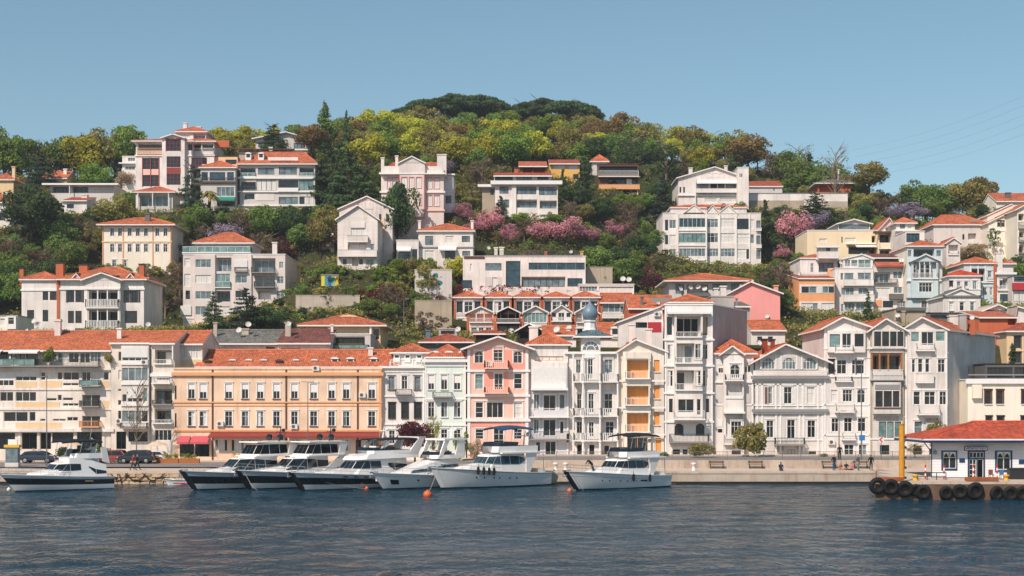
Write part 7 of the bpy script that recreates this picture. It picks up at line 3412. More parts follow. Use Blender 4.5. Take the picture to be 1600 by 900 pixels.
y4 = Yacht('white sport yacht with a tall white arched hardtop beside the largest yacht', (599, 765), 48, 11.6, 3.8, [(0, 'd'), (.06, 'w'), (.8, 'g'), (.84, 'w')], zk=.98)
L4 = 11.6
y4.cabin('foredeck_trunk', [(L4 * .9, .4, 1.5, 1.52, 1.56, 1.6), (L4 * .78, .95, 1.4, 1.6, 1.85, 1.95), (L4 * .5, 1.45, 1.2, 1.7, 2.1, 2.65), (L4 * .38, 1.5, 1.1, 1.8, 2.3, 3.0)], rake=1.0, glass=YGB, skip=(0,), front=False)
y4.cabin('cabin', [(L4 * .6, .9, 1.8, 1.95, 2.35, 2.62), (L4 * .55, 1.35, 1.4, 2.0, 2.4, 2.8), (L4 * .4, 1.5, 1.1, 2.05, 2.35, 2.95), (L4 * .2, 1.5, 1.05, 2.1, 2.35, 2.95)], rake=1.2, glass=YGB)
y4.flybridge(L4 * .5, L4 * .14, 1.4, 2.95, .4)
y4.prism('arch_front_leg', [(L4 * .44, 3.2), (L4 * .40, 3.2), (L4 * .31, 4.9), (L4 * .37, 4.9)], 1.15, 1.3, GEL)
y4.prism('arch_rear_leg', [(L4 * .24, 3.2), (L4 * .12, 3.2), (L4 * .12, 4.9), (L4 * .2, 4.9)], 1.15, 1.3, GEL)
MB().box(L4 * .1, -1.35, 4.85, L4 * .38, 1.35, 5.05).build('hardtop', [GEL], y4.root)
y4.mast(L4 * .18, 5.0)
y4.rail(.52, .995)
y4.anchor()
y4.hullwin(.86, .92, .3, .6, BLKH)
y4.ports((.7,), .6, .14)

y0 = Yacht('white coupe yacht with black hull stripe and thin dark canopy, leftmost boat', (24, 768), 40, 9.4, 3.4, [(0, 'd'), (.05, 'w'), (.4, 'k'), (.8, 'g'), (.9, 'w')], sheer=(1.15, 1.6), zk=1.06)
L0 = 9.4
y0.cabin('foredeck_trunk', [(L0 * .86, .6, 1.45, 1.48, 1.5, 1.6), (L0 * .72, 1.1, 1.35, 1.5, 1.6, 1.85), (L0 * .6, 1.35, 1.2, 1.4, 1.6, 1.95)], rake=.8, panes=False)
y0.cabin('cabin', [(L0 * .68, 1.0, 1.6, 1.85, 2.4, 2.5), (L0 * .62, 1.45, 1.3, 1.82, 2.45, 2.72), (L0 * .48, 1.55, 1.2, 1.8, 2.45, 3.0), (L0 * .36, 1.55, 1.15, 1.85, 2.42, 3.05), (L0 * .28, 1.55, 1.1, 2.1, 2.2, 2.9), (L0 * .2, 1.55, 1.1, 1.45, 1.9, 2.6), (L0 * .08, 1.5, 1.1, 1.5, 1.7, 2.3)], rake=1.0, skip=(3,))
y0.flybridge(L0 * .46, L0 * .1, 1.3, 2.9, .5)
y0.bimini(L0 * .56, L0 * .12, 1.3, 4.55, 3.3, CANV, .12, .12)
y0.prism('radar_arch', [(L0 * .12, 2.6), (L0 * .04, 2.4), (L0 * .08, 3.9), (L0 * .14, 3.9)], 1.2, 1.32, GEL)
y0.mast(L0 * .2, 3.5)
y0.rail(.5, .995)
y0.anchor()
y0.hullwin(.24, .33, .62, .72, paint('#c9a46a', .4))

# small row boat beside the stone quay
rb = Yacht('small white and red rowing boat beside the stone quay wall', (262, 757), 12, 2.6, 1.3, [(0, 'w'), (.5, 'g')], sheer=(.45, .6), over=.3, name='rowing_boat')
rb.root['category'] = 'boat'
del rb.root['group']
MB().tube([(1.2, 0, .3), (1.2, 0, 2.4)], .03, 6).build('mast', [CHROME], rb.root)
MB().box(.6, -.5, .4, .9, .5, .46).box(1.5, -.45, .4, 1.8, .45, .46).build('thwart', [TEAK], rb.root)
MB().box(.1, .64, .08, 2.0, .68, .2).build('red_stripe', ['red'], rb.root)

# buoys and lines
def buoy(px, py, r, col, label):
    Y = F * CZ / (py - HY)
    p = P(px, py, Y)
    o = MB()
    o.smooth = True
    o.lathe([(.02, -r), (r * .6, -r * .8), (r, -r * .1), (r * .85, r * .5), (r * .4, r * .9), (.04, r), (.03, r * 1.25)], 14)
    tag(o.build('buoy', [paint(col, .5)], None, (p.x, p.y, r * .25)), label, 'buoy')


buoy(668, 775, .42, '#d1622c', 'orange mooring buoy in front of the blue bimini yacht')
buoy(372, 756, .22, '#dcd6cc', 'white round buoy between the first two dark hulls')
buoy(441, 757, .24, '#e2ddd4', 'white round buoy under the middle dark hull bow')
buoy(573, 764, .2, '#d8602e', 'small orange buoy between the largest yacht and the arched white yacht')
buoy(890, 768, .26, '#c86a44', 'flat orange buoy at the bow of the lone white yacht')
buoy(913, 764, .24, '#d9b93a', 'yellow round buoy under the bow of the lone white yacht')
buoy(14, 766, .22, '#dad6ce', 'white buoy under the bow of the leftmost yacht')
for y_, b_, lb in ((y1, (405, 762), 'mooring line of the first dark yacht'), (y2, (402, 766), 'pale mooring line crossing the middle dark yacht'), (y3, (573, 764), 'mooring line of the largest yacht'),
                   (y6, (912, 766), 'mooring line of the lone white yacht'), (y5, (668, 772), 'mooring line of the blue bimini yacht')):
    a, b = y_.line(*b_)
    mooring(lb + ' down to the water', a, b)

for y_, nm in ((y1, 'first dark yacht'), (y2, 'middle dark yacht'), (y3, 'largest yacht'), (y6, 'lone white yacht')):
    for t, od in ((.3, 'aft'), (.5, 'forward')):
        a = y_.root.matrix_basis @ Vector(y_.pt(t, .8, 1, -.12))
        tag(MB().lathe([(.02, -.4), (.12, -.34), (.13, 0), (.12, .3), (.03, .36), (.015, .7)], 10).build('fender', [GEL if y_ is not y6 else RUB], None, tuple(a)), f'{od} fender on the side of the {nm}', 'fender')

# ------------------------------------------------------------------ pier and ferry station
PY = 125.0
PZ = 1.62
PIERM = groundmat('pier_concrete', '#7c6250', '#57443a', 0.9, stain=.7)  # concrete colour darkened to carry the shade on the pier front; stains on top
px0 = xat(1368, PY)
pier = MB()
pier.box(px0, PY, -2.5, 62, PY + 25, 1.35)
pier.v = [(x + (xat(1368, PY + 25) - px0 if (x < 40 and y > PY + 1) else 0), y, z) for x, y, z in pier.v]
pr = pier.build('pier', [PIERM])
tag(pr, 'rust stained concrete pier hung with tyres at the right', 'pier')
slab = MB().box(-1.22, 0, 0, 1.22, 6.2, .26).mesh('deck_slab', [PROM])
for k in range(4):
    yy = PY - .05 + k * 6.24
    for i in range(13):
        place('deck_slab', slab, pr, (xat(1370, yy + 6.3) + 1.2 + i * 2.48, yy, 1.356 + .004 * ((i + k) % 2)))
for q, (a, b) in enumerate(((1375, 1412), (1510, 1560))):
    MB().box(xat(a, PY), PY - .1, 1.66, xat(b, PY), PY + .5, 1.98).build('pier_bumper', [groundmat('rusty_bumper', '#b06a45', '#8a4a30', 2.0, stain=.7) if q == 0 else bpy.data.materials['rusty_bumper']], pr)


def tyre_mesh(r=1.0, t=.5):
    mb = MB()
    mb.smooth = True
    n, k = 26, 10
    for i in range(n):
        pass
    rows = []
    for i in range(n + 1):
        a = 2 * math.pi * i / n
        row = []
        for j in range(k + 1):
            b = 2 * math.pi * j / k
            tread = 1.0 + (.025 if (i % 2 and math.cos(b) > .4) else 0)
            rr = (r - t * .62) + t * .62 * math.cos(b) * tread
            yy = t * .62 * math.sin(b)
            row.append((rr * math.cos(a), yy, rr * math.sin(a)))
        rows.append(row)
    mb.grid(rows)
    return mb.mesh('tyre', [RUB])


tm = tyre_mesh()
where = ['leftmost, at the pier corner', 'second from the pier corner', 'third from the pier corner, below the yellow post', 'small one tucked right of the yellow post', 'dipping into the water, fifth from the corner',
         'left of the station window', 'below the station window', 'large one left of the station door', 'below the station door', 'right of the station door', 'below the right station window']
for i, (px, py, d) in enumerate(((1371, 759, 27), (1392, 761, 26), (1414, 764, 26), (1431, 766, 20), (1443, 769, 24), (1478, 770, 22), (1500, 768, 24), (1524, 767, 28), (1557, 771, 24), (1579, 771, 24), (1599, 771, 24))):
    Y = PY - .25 + (.1 if i == 3 else 0)
    p = P(px, py, Y)
    o = place('tyre', tm, None, p, (R(6), 0, R(fr.uniform(-22, 22))), (d / 2 * Y / F,) * 3)
    tag(o, f'black tyre fender on the pier, {where[i]}', 'tyre', 'tyre fenders along the pier')

# yellow mooring post
p = P(1409, 752, PY + .4)
o = empty('mooring_post', (p.x, p.y, 0))
tag(o, 'tall yellow steel mooring post on the pier corner', 'post')
zt = CZ - (664 - HY) * (PY + .4) / F
MB().tube([(0, 0, -1), (0, 0, zt)], .24, 14).build('pipe', [paint('#d9962a', .5, .4, 0, .25)], o)
MB().tube([(.0, 0, zt), (0, 0, zt + .12)], .27, 14).build('cap', [paint('#b9791e', .5)], o)
for k in range(5):
    MB().box(.22, -.12, zt - 1.2 - k * .9, .4, .12, zt - 1.0 - k * .9).build('rubbing_block', ['dark'], o)

# station building
SY = 131.0
SB = wallmat('#e8e4e2', .26, .25)
MATS['stn'] = lambda: SB
MATS['sdoor'] = lambda: paint('#e9e6e2', .5)
stn = House('ferry_station', 'small white ferry station with navy trim and orange hip roof on the pier', 'R', SY, (818, 2100), (318, 640), 'stn', 7.0, None, base=PZ, ctrl=False, sink=.5, skl=2.1, cat='ferry station', dsl="""
X 392,556 .05 navy 904,1036
W w22d 402,540 916,1026
X 392,568 .05 navy 1348,1490
W w22d 402,552 1362,1476
X 395,640 .05 navy 1122,1264
W w41d 405,452 1136,1254
W w24d 462,636 1136,1192
W w11n 462,636 1198,1250
X 612,640 .06 navy 830,1120
P 318,640 6 .05 navy 822
X 456,490 .06 navy 1052,1098 
X 466,502 .06 navy 1545,1600
X 362,392 .08 navy 1092,1282
W w22d 402,552 1650,1760
""".replace("X 362,392 .08 navy 1092,1282\n", ""))
h = stn
# arched heads of the station windows
for (xa, xb) in ((916, 1026), (1362, 1476)):
    mb = MB()
    for k in range(2):
        a, b = h.u(xa + (xb - xa) * (k * .5 + .06)), h.u(xa + (xb - xa) * (k * .5 + .44))
        z1, z0 = h.w(402, xa), h.w(470, xa)
        n = 10
        for i in range(n):
            c0, c1 = math.pi * i / n, math.pi * (i + 1) / n
            rr, m = (b - a) / 2, (a + b) / 2
            q0 = (m - rr * math.cos(c0), z0 + (z1 - z0) * .8 * math.sin(c0))
            q1 = (m - rr * math.cos(c1), z0 + (z1 - z0) * .8 * math.sin(c1))
            mb.poly([(q0[0], .0, q0[1]), (q1[0], .0, q1[1]), (q1[0], .0, z1), (q0[0], .0, z1)])
        mb.box(a, -.01, z0 - .9, b, .06, z0 - .83)
    mb.build('window_arch', ['sdoor'], h.root)
# hip roof, navy fascia
ex0, ex1 = h.u(712), h.u(2200)
ez = h.w(292, 900)
rz = h.w(152, 1200, 3.5)
mb = MB()
e = [(ex0, -1.3, ez), (ex1, -1.3, ez), (ex1, 8.3, ez), (ex0, 8.3, ez)]
r0, r1 = (h.u(1262), 3.5, rz), (h.u(1700), 3.5, rz)


def rf(pts):
    pts = [Vector(p_) for p_ in pts]
    ax = (pts[1] - pts[0]).normalized()
    nn = ax.cross(pts[-1] - pts[0]).normalized()
    ay = nn.cross(ax)
    mb.poly(pts, 0, [((p_ - pts[0]).dot(ax), (p_ - pts[0]).dot(ay)) for p_ in pts])


rf([e[0], e[1], r1, r0])
rf([e[1], e[2], r1])
rf([e[2], e[3], r0, r1])
rf([e[3], e[0], r0])
ob = mb.build('roof', [tilemat('#c2553a')], h.root)
fa = MB()
for k in range(4):
    a, b = e[k], e[(k + 1) % 4]
    fa.poly([(a[0], a[1], ez - .14), (b[0], b[1], ez - .14), (b[0], b[1], ez - .005), (a[0], a[1], ez - .005)], 1)
    fa.poly([(a[0] * .999, a[1] * .98 + .02, ez - .36), (b[0] * .999, b[1] * .98 + .02, ez - .36), (b[0], b[1], ez - .14), (a[0], a[1], ez - .14)], 0)
fa.poly([(q_[0], q_[1], ez - .36) for q_ in e], 0)
fa.build('fascia', ['navy', 'trim'], ob)
cap = MB()
for a, b in ((e[0], r0), (e[1], r1), (r0, r1)):
    cap.tube([(a[0], a[1], a[2] + .02), (b[0], b[1], b[2] + .02)], .1, 5)
cap.build('ridge_cap', [tilemat('#c2553a')], ob)
for xx in (730, 818):
    pass
MB().tube([(h.u(740), -.9, ez - .36), (h.u(818), -.05, ez - 1.2)], .05, 5).build('eave_bracket', ['navy'], h.root)


def text_mesh(body, size, mat, name='lettering'):
    c = bpy.data.curves.new(name, 'FONT')
    c.body = body
    c.size = size
    c.extrude = .01
    c.align_x = 'CENTER'
    c.align_y = 'CENTER'
    o = bpy.data.objects.new(name, c)
    COL.objects.link(o)
    dg = bpy.context.evaluated_depsgraph_get()
    me = bpy.data.meshes.new_from_object(o.evaluated_get(dg))
    bpy.data.objects.remove(o)
    me.materials.clear()
    me.materials.append(mat)
    return me


sx0, sx1, sz0, sz1 = h.u(1092), h.u(1282), h.w(392, 1180), h.w(354, 1180)
sg = MB().box(sx0, -.16, sz0, sx1, -.06, sz1).build('name_board', ['navy'], h.root)
MB().box(sx0 + .06, -.175, sz0 + .06, sx1 - .06, -.16, sz1 - .06).build('board_face', ['trim'], sg)
tme = text_mesh('ARNAVUTKÖY', .3, M('navy'))
xs_ = [v.co.x for v in tme.vertices]
k_ = (sx1 - sx0 - .3) / (max(xs_) - min(xs_))
place('lettering', tme, sg, ((sx0 + sx1) / 2, -.185, (sz0 + sz1) / 2), (R(90), 0, 0), (k_, min(1.15, k_ * 1.2), 1))
# cut the roof's soffit post lamps: wall lantern
MB().lathe([(.05, 0), (.16, .08), (.18, .3), (.05, .42)], 10, 0, (h.u(848), -.2, h.w(425, 848))).build('wall_lantern', ['gtrim'], h.root)

# red and white posts, bollards, barrier rail on the pier
def pier_pt(px, Y):
    return ((px - 800) * Y / F, Y, PZ)


for i, (px, lab) in enumerate(((1446, 'red and white striped post at the pier gate'), (1475, 'red and white striped post left of the station door'), (1521, 'red and white striped post in front of the station door'), (1558, 'red and white striped post right of the station door'))):
    q_ = empty('striped_post', pier_pt(px, 128.6))
    tag(q_, lab, 'post', 'striped posts on the pier')
    for k in range(5):
        MB().tube([(0, 0, k * .26), (0, 0, k * .26 + .26)], .075, 8).build('stripe', [paint('#c03038', .6) if k % 2 == 0 else paint('#e6e2de', .6)], q_)
for px, lab in ((1430, 'yellow mooring bollard near the yellow post'), (1572, 'yellow mooring bollard near the right pier edge')):
    q_ = pier_pt(px, 126.2)
    bo = MB()
    bo.smooth = True
    bo.lathe([(.3, 0), (.24, .06), (.17, .18), (.18, .34), (.3, .42), (.3, .52), (.1, .56)], 12)
    tag(bo.build('bollard', [paint('#d6a233', .5)], None, q_), lab, 'bollard')
q_ = empty('barrier_rail', pier_pt(1434, 127.2))
tag(q_, 'low dark metal barrier rail on the pier', 'barrier')
for k in range(4):
    MB().box(k * .85 - .03, -.03, 0, k * .85 + .03, .03, .7).build('post', ['dark'], q_)
MB().box(0, -.025, .62, 2.55, .025, .7).build('top_rail', ['dark'], q_)
MB().box(0, -.025, .3, 2.55, .025, .36).build('lower_rail', ['dark'], q_)
q_ = MB().box(0, 0, 0, 1.7, .8, .95).box(-.05, -.05, .95, 1.75, .85, 1.02).build('bin', ['dark'], None, pier_pt(1578, 128.2))
tag(q_, 'dark storage bin by the station wall', 'bin')
for k, (px, c) in enumerate(((1549, '#7a4a3a'), (1566, '#3f6f8f'))):
    q_ = empty('chair', pier_pt(px, 128))
    tag(q_, ['brown cafe chair beside the station', 'blue cafe chair beside the station'][k], 'chair')
    m_ = paint(c, .7)
    MB().box(-.2, -.2, .42, .2, .2, .47).build('seat', [m_], q_)
    MB().box(-.2, .17, .47, .2, .21, .9).build('backrest', [m_], q_)
    for a in (-.17, .17):
        for b in (-.17, .17):
            MB().box(a - .02, b - .02, 0, a + .02, b + .02, .42).build('leg', ['dark'], q_)

# ------------------------------------------------------------------ cars
def car(label, px, Y, z, col, L=4.4, suv=True, face=1):
    root = empty('parked_car', (xat(px, Y), Y, z), 0 if face > 0 else math.pi)
    tag(root, label, 'car', 'cars parked along the street')
    H = 1.62 if suv else 1.45
    prof = [(-L / 2, .35), (-L / 2, .75), (-L / 2 + .15, .95), (-L / 2 + .3, 1.0), (-L / 2 + .75, H - .06), (-L / 2 + 1.3, H), (L * .08, H), (L * .2, H - .12), (L * .33, 1.0), (L / 2 - .25, .88), (L / 2, .68), (L / 2, .35)]
    wd = .88
    mb = MB()
    mb.smooth = False
    for y0, y1, sh in ((-wd, wd, 1),):
        rows = []
        for yy, k in ((-wd, .0), (-wd + .06, 1), (wd - .06, 1), (wd, 0)):
            row = []
            for (x, zz) in prof:
                inn = max(0, (zz - 1.0)) * .28
                y2 = yy * (1 - inn / wd)
                row.append((x * (1 if k else .985), y2, zz if k else lerp(zz, .7, .04)))
            rows.append(row)
        mb.grid(rows, close=True)
        mb.poly(rows[0][::-1]).poly(rows[-1])
    mb.build('body', [paint(col, .22, .5, .2, .05, .8)], root)
    gl = glassmat('t')
    for sd_ in (-1, 1):
        for (x0, x1, x2, x3) in ((-L / 2 + .55, -L / 2 + .92, -.25, -.25), (-.17, -.17, L * .16, L * .29)):
            yb, yt = sd_ * (wd + .012), sd_ * (wd * (1 - (H - 1.12) * .28 / wd) + .012)
            q = [(x0, yb, 1.03), (x3, yb, 1.03), (x2, yt, H - .12), (x1, yt, H - .12)]
            MB().poly(q if sd_ < 0 else q[::-1]).build('side_window', [gl], root)
    MB().poly([(L * .33 - .02, -.74, 1.04), (L * .33 - .02, .74, 1.04), (L * .2 + .04, .66, H - .12), (L * .2 + .04, -.66, H - .12)]).build('windscreen', [gl], root)
    MB().poly([(-L / 2 + .33, -.7, 1.06), (-L / 2 + .7, -.62, H - .12), (-L / 2 + .7, .62, H - .12), (-L / 2 + .33, .7, 1.06)]).build('rear_window', [gl], root)
    for x in (-L * .3, L * .31):
        for sd_ in (-1, 1):
            wh = MB().lathe([(.2, -.1), (.34, -.1), (.36, 0), (.34, .1), (.2, .1)], 16, 0, (0, 0, 0), 'y').build('wheel', [RUB], root, (x, sd_ * (wd - .06), .36))
            MB().lathe([(.21, -.115), (.18, -.12), (.05, -.125)], 10, 0, (0, 0, 0), 'y').build('rim', [CHROME], wh, (0, 0, 0), (0, 0, 0 if sd_ < 0 else math.pi))
    for sd_ in (-.6, .6):
        MB().box(L / 2 - .12, sd_ - .16, .68, L / 2 + .01, sd_ + .16, .8).build('headlight', [paint('#dfe3e6', .1)], root)
        MB().box(-L / 2 - .01, sd_ - .14, .78, -L / 2 + .08, sd_ + .14, .92).build('tail_light', ['red'], root)
    MB().box(L / 2 - .02, -.4, .42, L / 2 + .015, .4, .62).build('grille', ['dark'], root)
    return root


car('dark red suv parked at the left beside the bare tree', 174, 166.5, road_z(xat(174, 166)) + .004, '#8e3a26', 4.4, True, -1)
car('black suv parked behind the walker in red', 214, 166.2, road_z(-44) + .004, '#23272a', 4.3, True, -1)
car('white car at the end of the parked row, mostly behind the black suv', 237, 168.4, road_z(-44) + .004, '#d9d7d4', 4.2, False, -1)
car('grey car glimpsed behind the leftmost yacht', 122, 167, road_z(-50) + .004, '#7f8488', 4.3, False, -1)
car('dark blue car in front of the restaurant left end', 60, 167.5, road_z(-55) + .004, '#2a3340', 4.3, False, 1)

# ------------------------------------------------------------------ people
SKIN = paint('#b98a6c', .6, .3)
HAIR = paint('#2a201b', .8, .2)


def person(label, loc, pose, top, legs, rz=0.0, h=1.72, hair=True):
    """one skinned body; pose gives the joints"""
    P_ = {'stand': dict(hip=.92, kn=[(.1, .02, .5), (-.1, -.03, .5)], an=[(.11, .03, .07), (-.11, 0, .07)], lean=0.0, hands=[(.3, -.02, .82), (-.3, .0, .82)]),
          'walk': dict(hip=.91, kn=[(.09, -.16, .5), (-.09, .1, .5)], an=[(.1, -.3, .08), (-.1, .34, .12)], lean=-.03, hands=[(.27, .2, .88), (-.27, -.2, .88)]),
          'sit': dict(hip=.46, kn=[(.13, -.44, .48), (-.13, -.44, .48)], an=[(.13, -.42, .08), (-.13, -.46, .08)], lean=-.06, hands=[(.16, -.36, .58), (-.16, -.36, .58)]),
          'lean': dict(hip=.88, kn=[(.1, -.05, .5), (-.1, .2, .5)], an=[(.1, .1, .07), (-.1, .45, .07)], lean=-.5, hands=[(.25, -.75, .75), (-.25, -.72, .7)]),
          'phone': dict(hip=.92, kn=[(.1, .02, .5), (-.1, -.03, .5)], an=[(.11, .03, .07), (-.11, 0, .07)], lean=0.0, hands=[(.14, -.3, 1.2), (-.3, .0, .82)])}[pose]
    k = h / 1.72
    hz = P_['hip']
    ln = P_['lean']
    up = math.sqrt(max(.1, .52 ** 2 - ln ** 2 * .6))
    ch = (0, ln * .8, hz + up * .75)
    nk = (0, ln, hz + up)
    hd = (0, ln * 1.05 - .02, hz + up + .2)
    V, E, Rr = [], [], []

    def add(p, r, par=None):
        V.append(tuple(c * k for c in p))
        Rr.append(r * k)
        if par is not None:
            E.append((par, len(V) - 1))
        return len(V) - 1
    pel = add((0, 0, hz), .15)
    spn = add((0, ln * .4, hz + up * .4), .135, pel)
    che = add(ch, .155, spn)
    nec = add(nk, .065, che)
    neck2 = add((0, (nk[1] + hd[1]) / 2, (nk[2] + hd[2]) / 2 - .03), .06, nec)
    hea = add(hd, .098, neck2)
    crn = add((0, hd[1] + .01, hd[2] + .09), .082, hea)
    for i, sd_ in enumerate((1, -1)):
        sh = add((sd_ * .19, ch[1], ch[2] + .06), .075, che)
        hn = P_['hands'][i]
        el = ((sd_ * .19 + hn[0]) / 2 + sd_ * .04, (ch[1] + hn[1]) / 2 + .06, (ch[2] + .06 + hn[2]) / 2 - .02)
        e_ = add(el, .05, sh)
        w_ = add(hn, .036, e_)
        d_ = Vector(hn) - Vector(el)
        d_.normalize()
        pm_ = add(tuple(Vector(hn) + d_ * .07), .035, w_)
        sdv = Vector((0, 1, 0)).cross(d_)
        for fk in range(4):
            add(tuple(Vector(hn) + d_ * (.15 + .012 * (1 - abs(fk - 1.5))) + Vector((0, 1, 0)) * (.022 * (fk - 1.5))), .009, pm_)
        add(tuple(Vector(hn) + d_ * .09 + Vector((0, -.05, 0))), .011, w_)
        hp = add((sd_ * .1, .0, hz - .04), .11, pel)
        kn = add(P_['kn'][i], .072, hp)
        an = add(P_['an'][i], .05, kn)
        add((P_['an'][i][0], P_['an'][i][1] - .17, .045), .04, an)
    me = bpy.data.meshes.new('person')
    me.from_pydata(V, E, [])
    o = bpy.data.objects.new('person', me)
    COL.objects.link(o)
    sm = o.modifiers.new('skin', 'SKIN')
    me.skin_vertices.new() if not me.skin_vertices else None
    for i, r in enumerate(Rr):
        me.skin_vertices[0].data[i].radius = (r, r * (.72 if i in (0, 1, 2) else 1))
    me.skin_vertices[0].data[0].use_root = True
    sub = o.modifiers.new('sub', 'SUBSURF')
    sub.levels = sub.render_levels = 1
    dg = bpy.context.evaluated_depsgraph_get()
    m2 = bpy.data.meshes.new_from_object(o.evaluated_get(dg))
    bpy.data.objects.remove(o)
    m2.materials.clear()
    for c in (paint(legs, .85, .2), paint(top, .85, .2), SKIN, HAIR, paint('#2b2624', .6)):
        m2.materials.append(c)
    chz = ch[2]
    for pl in m2.polygons:
        c = pl.center / k
        hand = any((Vector(hn) - c).length < .16 for hn in P_['hands'])
        dn = Vector(hd) - c
        if dn.length < .17:
            pl.material_index = 3 if (hair and (c.z > hd[2] + .055 or c.y > hd[1] + .05)) else 2
        elif hand:
            pl.material_index = 2
        elif c.z < .1 and pose != 'x':
            pl.material_index = 4
        elif c.z > hz + .06 and not (pose == 'sit' and c.y < -.22 and c.z < .62):
            pl.material_index = 1
        else:
            pl.material_index = 0
        pl.use_smooth = True
    # face: nose, eyes, mouth, ears as small shapes of the same body
    bmx = bmesh.new()
    bmx.from_mesh(m2)
    n0 = len(bmx.verts)
    for (dx, dy, dz, r, mi) in ((0, -.105, .0, .02, 2), (.035, -.09, .025, .011, 3), (-.035, -.09, .025, .011, 3), (0, -.092, -.05, .016, 4), (.1, 0, 0, .022, 2), (-.1, 0, 0, .022, 2)):
        res = bmesh.ops.create_icosphere(bmx, subdivisions=1, radius=r * k, matrix=Matrix.Translation(Vector((hd[0] + dx, hd[1] + dy, hd[2] + dz)) * k))
        for v_ in res['verts']:
            for f_ in v_.link_faces:
                f_.material_index = mi
    bmx.to_mesh(m2)
    bmx.free()
    ob = place('person', m2, None, loc, (0, 0, rz))
    tag(ob, label, 'person')
    return ob


def onq(px, Y):
    return (xat(px, Y), Y, 1.306)


person('person standing in a dark jacket and blue jeans at the group on the promenade', onq(1303, 152.3), 'stand', '#262a2e', '#2e5570', .4)
person('person in black standing on the low wall behind the seated group', (xat(1312, 157.4), 157.4, 2.22), 'stand', '#1d1d20', '#1b1c1f', -.3)
person('person in grey jacket and light trousers right of the seated group', onq(1341, 152), 'stand', '#4c5a62', '#7d8a94', .8)
person('person in black standing alone left of the yellow post', onq(1361, 151.8), 'stand', '#17181a', '#202124', 2.6)
person('person seated on the ground in tan clothes in the promenade group', (xat(1313, 153), 153, 1.306 - .36), 'sit', '#8a6a52', '#a5714e', .5, 1.68)
person('person seated in pink with arm raised in the promenade group', (xat(1331, 153), 153, 1.306 - .34), 'sit', '#b07a78', '#3a3a40', -.5, 1.66)
person('person seated in dark clothes at the middle of the promenade group', (xat(1322, 153.4), 153.4, 1.306 - .34), 'sit', '#2f3034', '#3a3b40', .1, 1.7)
person('person in a navy jacket crouching on the quay edge in front of the wooden mansion', (xat(1220, 151), 151, 1.306 - .3), 'sit', '#22303f', '#3b4652', 2.8, 1.74)
person('person in a red shirt walking along the left quay', onq(208, 152.2), 'walk', '#b43034', '#33383f', 1.4)
person('person in dark clothes walking behind the red shirt', onq(214, 153), 'walk', '#2b2e33', '#26282c', 1.4)
person('person in a grey top standing with dark trousers behind the pier rail', (xat(1424, 150), 153, 1.306), 'phone', '#7c6e72', '#22252a', .2)
a6 = y6.root.matrix_basis @ Vector((11.9 * .84, .3, 1.5))
person('person in dark clothes leaning over the bow of the lone white yacht', (a6.x, a6.y, a6.z + .05), 'lean', '#20242a', '#2a2f36', -1.0, 1.7)
person('person in a pink shirt on the terrace behind the leftmost yacht', (xat(52, 168), 168, road_z(-58) + .1), 'phone', '#d69a90', '#c9bda8', .6)

# ------------------------------------------------------------------ street furniture
def lamp(label, px, Y, z, h, arm=0.7, two=False):
    r_ = empty('street_lamp', (xat(px, Y), Y, z))
    tag(r_, label, 'street lamp', 'lamps of the waterfront')
    MB().tube([(0, 0, 0), (0, 0, h * .5), (0, 0, h)], [.08, .06, .04], 8).build('pole', ['metal'], r_)
    for sd_ in ((1, -1) if two else (1,)):
        MB().tube([(0, 0, h - .05), (sd_ * arm * .5, 0, h + .12), (sd_ * arm, 0, h + .1)], .03, 5).build('arm', ['metal'], r_)
        MB().box(min(sd_ * arm, sd_ * (arm + .5)), -.1, h + .06, max(sd_ * arm, sd_ * (arm + .5)), .1, h + .15).build('lamp_head', ['gtrim'], r_)


lamp('tall street lamp with two arms in front of the tan panel block', 73, 160, 1.3, 10.2, .2, True)
lamp('street lamp in front of the peach building', 481, 160, 1.3, 9.6, .2, True)
lamp('tall street lamp in front of the gabled white houses', 1346, 158.2, 2.2, 11.3, .5)
lamp('thin pole in front of the white house with french windows', 1311, 158.2, 2.2, 5.4, .3)
lamp('hillside lamp post on the wall left of the terrace row', 631, 214, hill_h(xat(631, 214), 214), 5.5, .3)


def sign(label, px, py, Y, z, w_, h_, face, build=None):
    r_ = empty('road_sign', (xat(px, Y), Y, z))
    tag(r_, label, 'sign')
    zc = CZ - (py - HY) * Y / F - z
    MB().tube([(0, .03, 0), (0, .03, zc + h_ / 2)], .035, 6).build('pole', ['metal'], r_)
    pl_ = MB().box(-w_ / 2, -.03, zc - h_ / 2, w_ / 2, 0, zc + h_ / 2).build('plate', [face], r_)
    if build:
        build(pl_, zc)


sign('blue rectangular road sign on the lamp post by the gabled houses', 1347, 684, 157.9, 2.2, .65, .62, paint('#2f74b5', .5))


def chev(pl_, zc):
    mb = MB()
    for s_ in (1, -1):
        mb.poly([(-.26, -.04, zc), (-.05, -.04, zc), (.22, -.04, zc + s_ * .28), (.02, -.04, zc + s_ * .28)])
    mb.build('chevron', [paint('#cf3b2a', .5)], pl_)


sign('white road sign with a red chevron arrow pointing left', 1377, 687, 158.0, 2.2, .62, .62, paint('#d9d4cf', .5), chev)

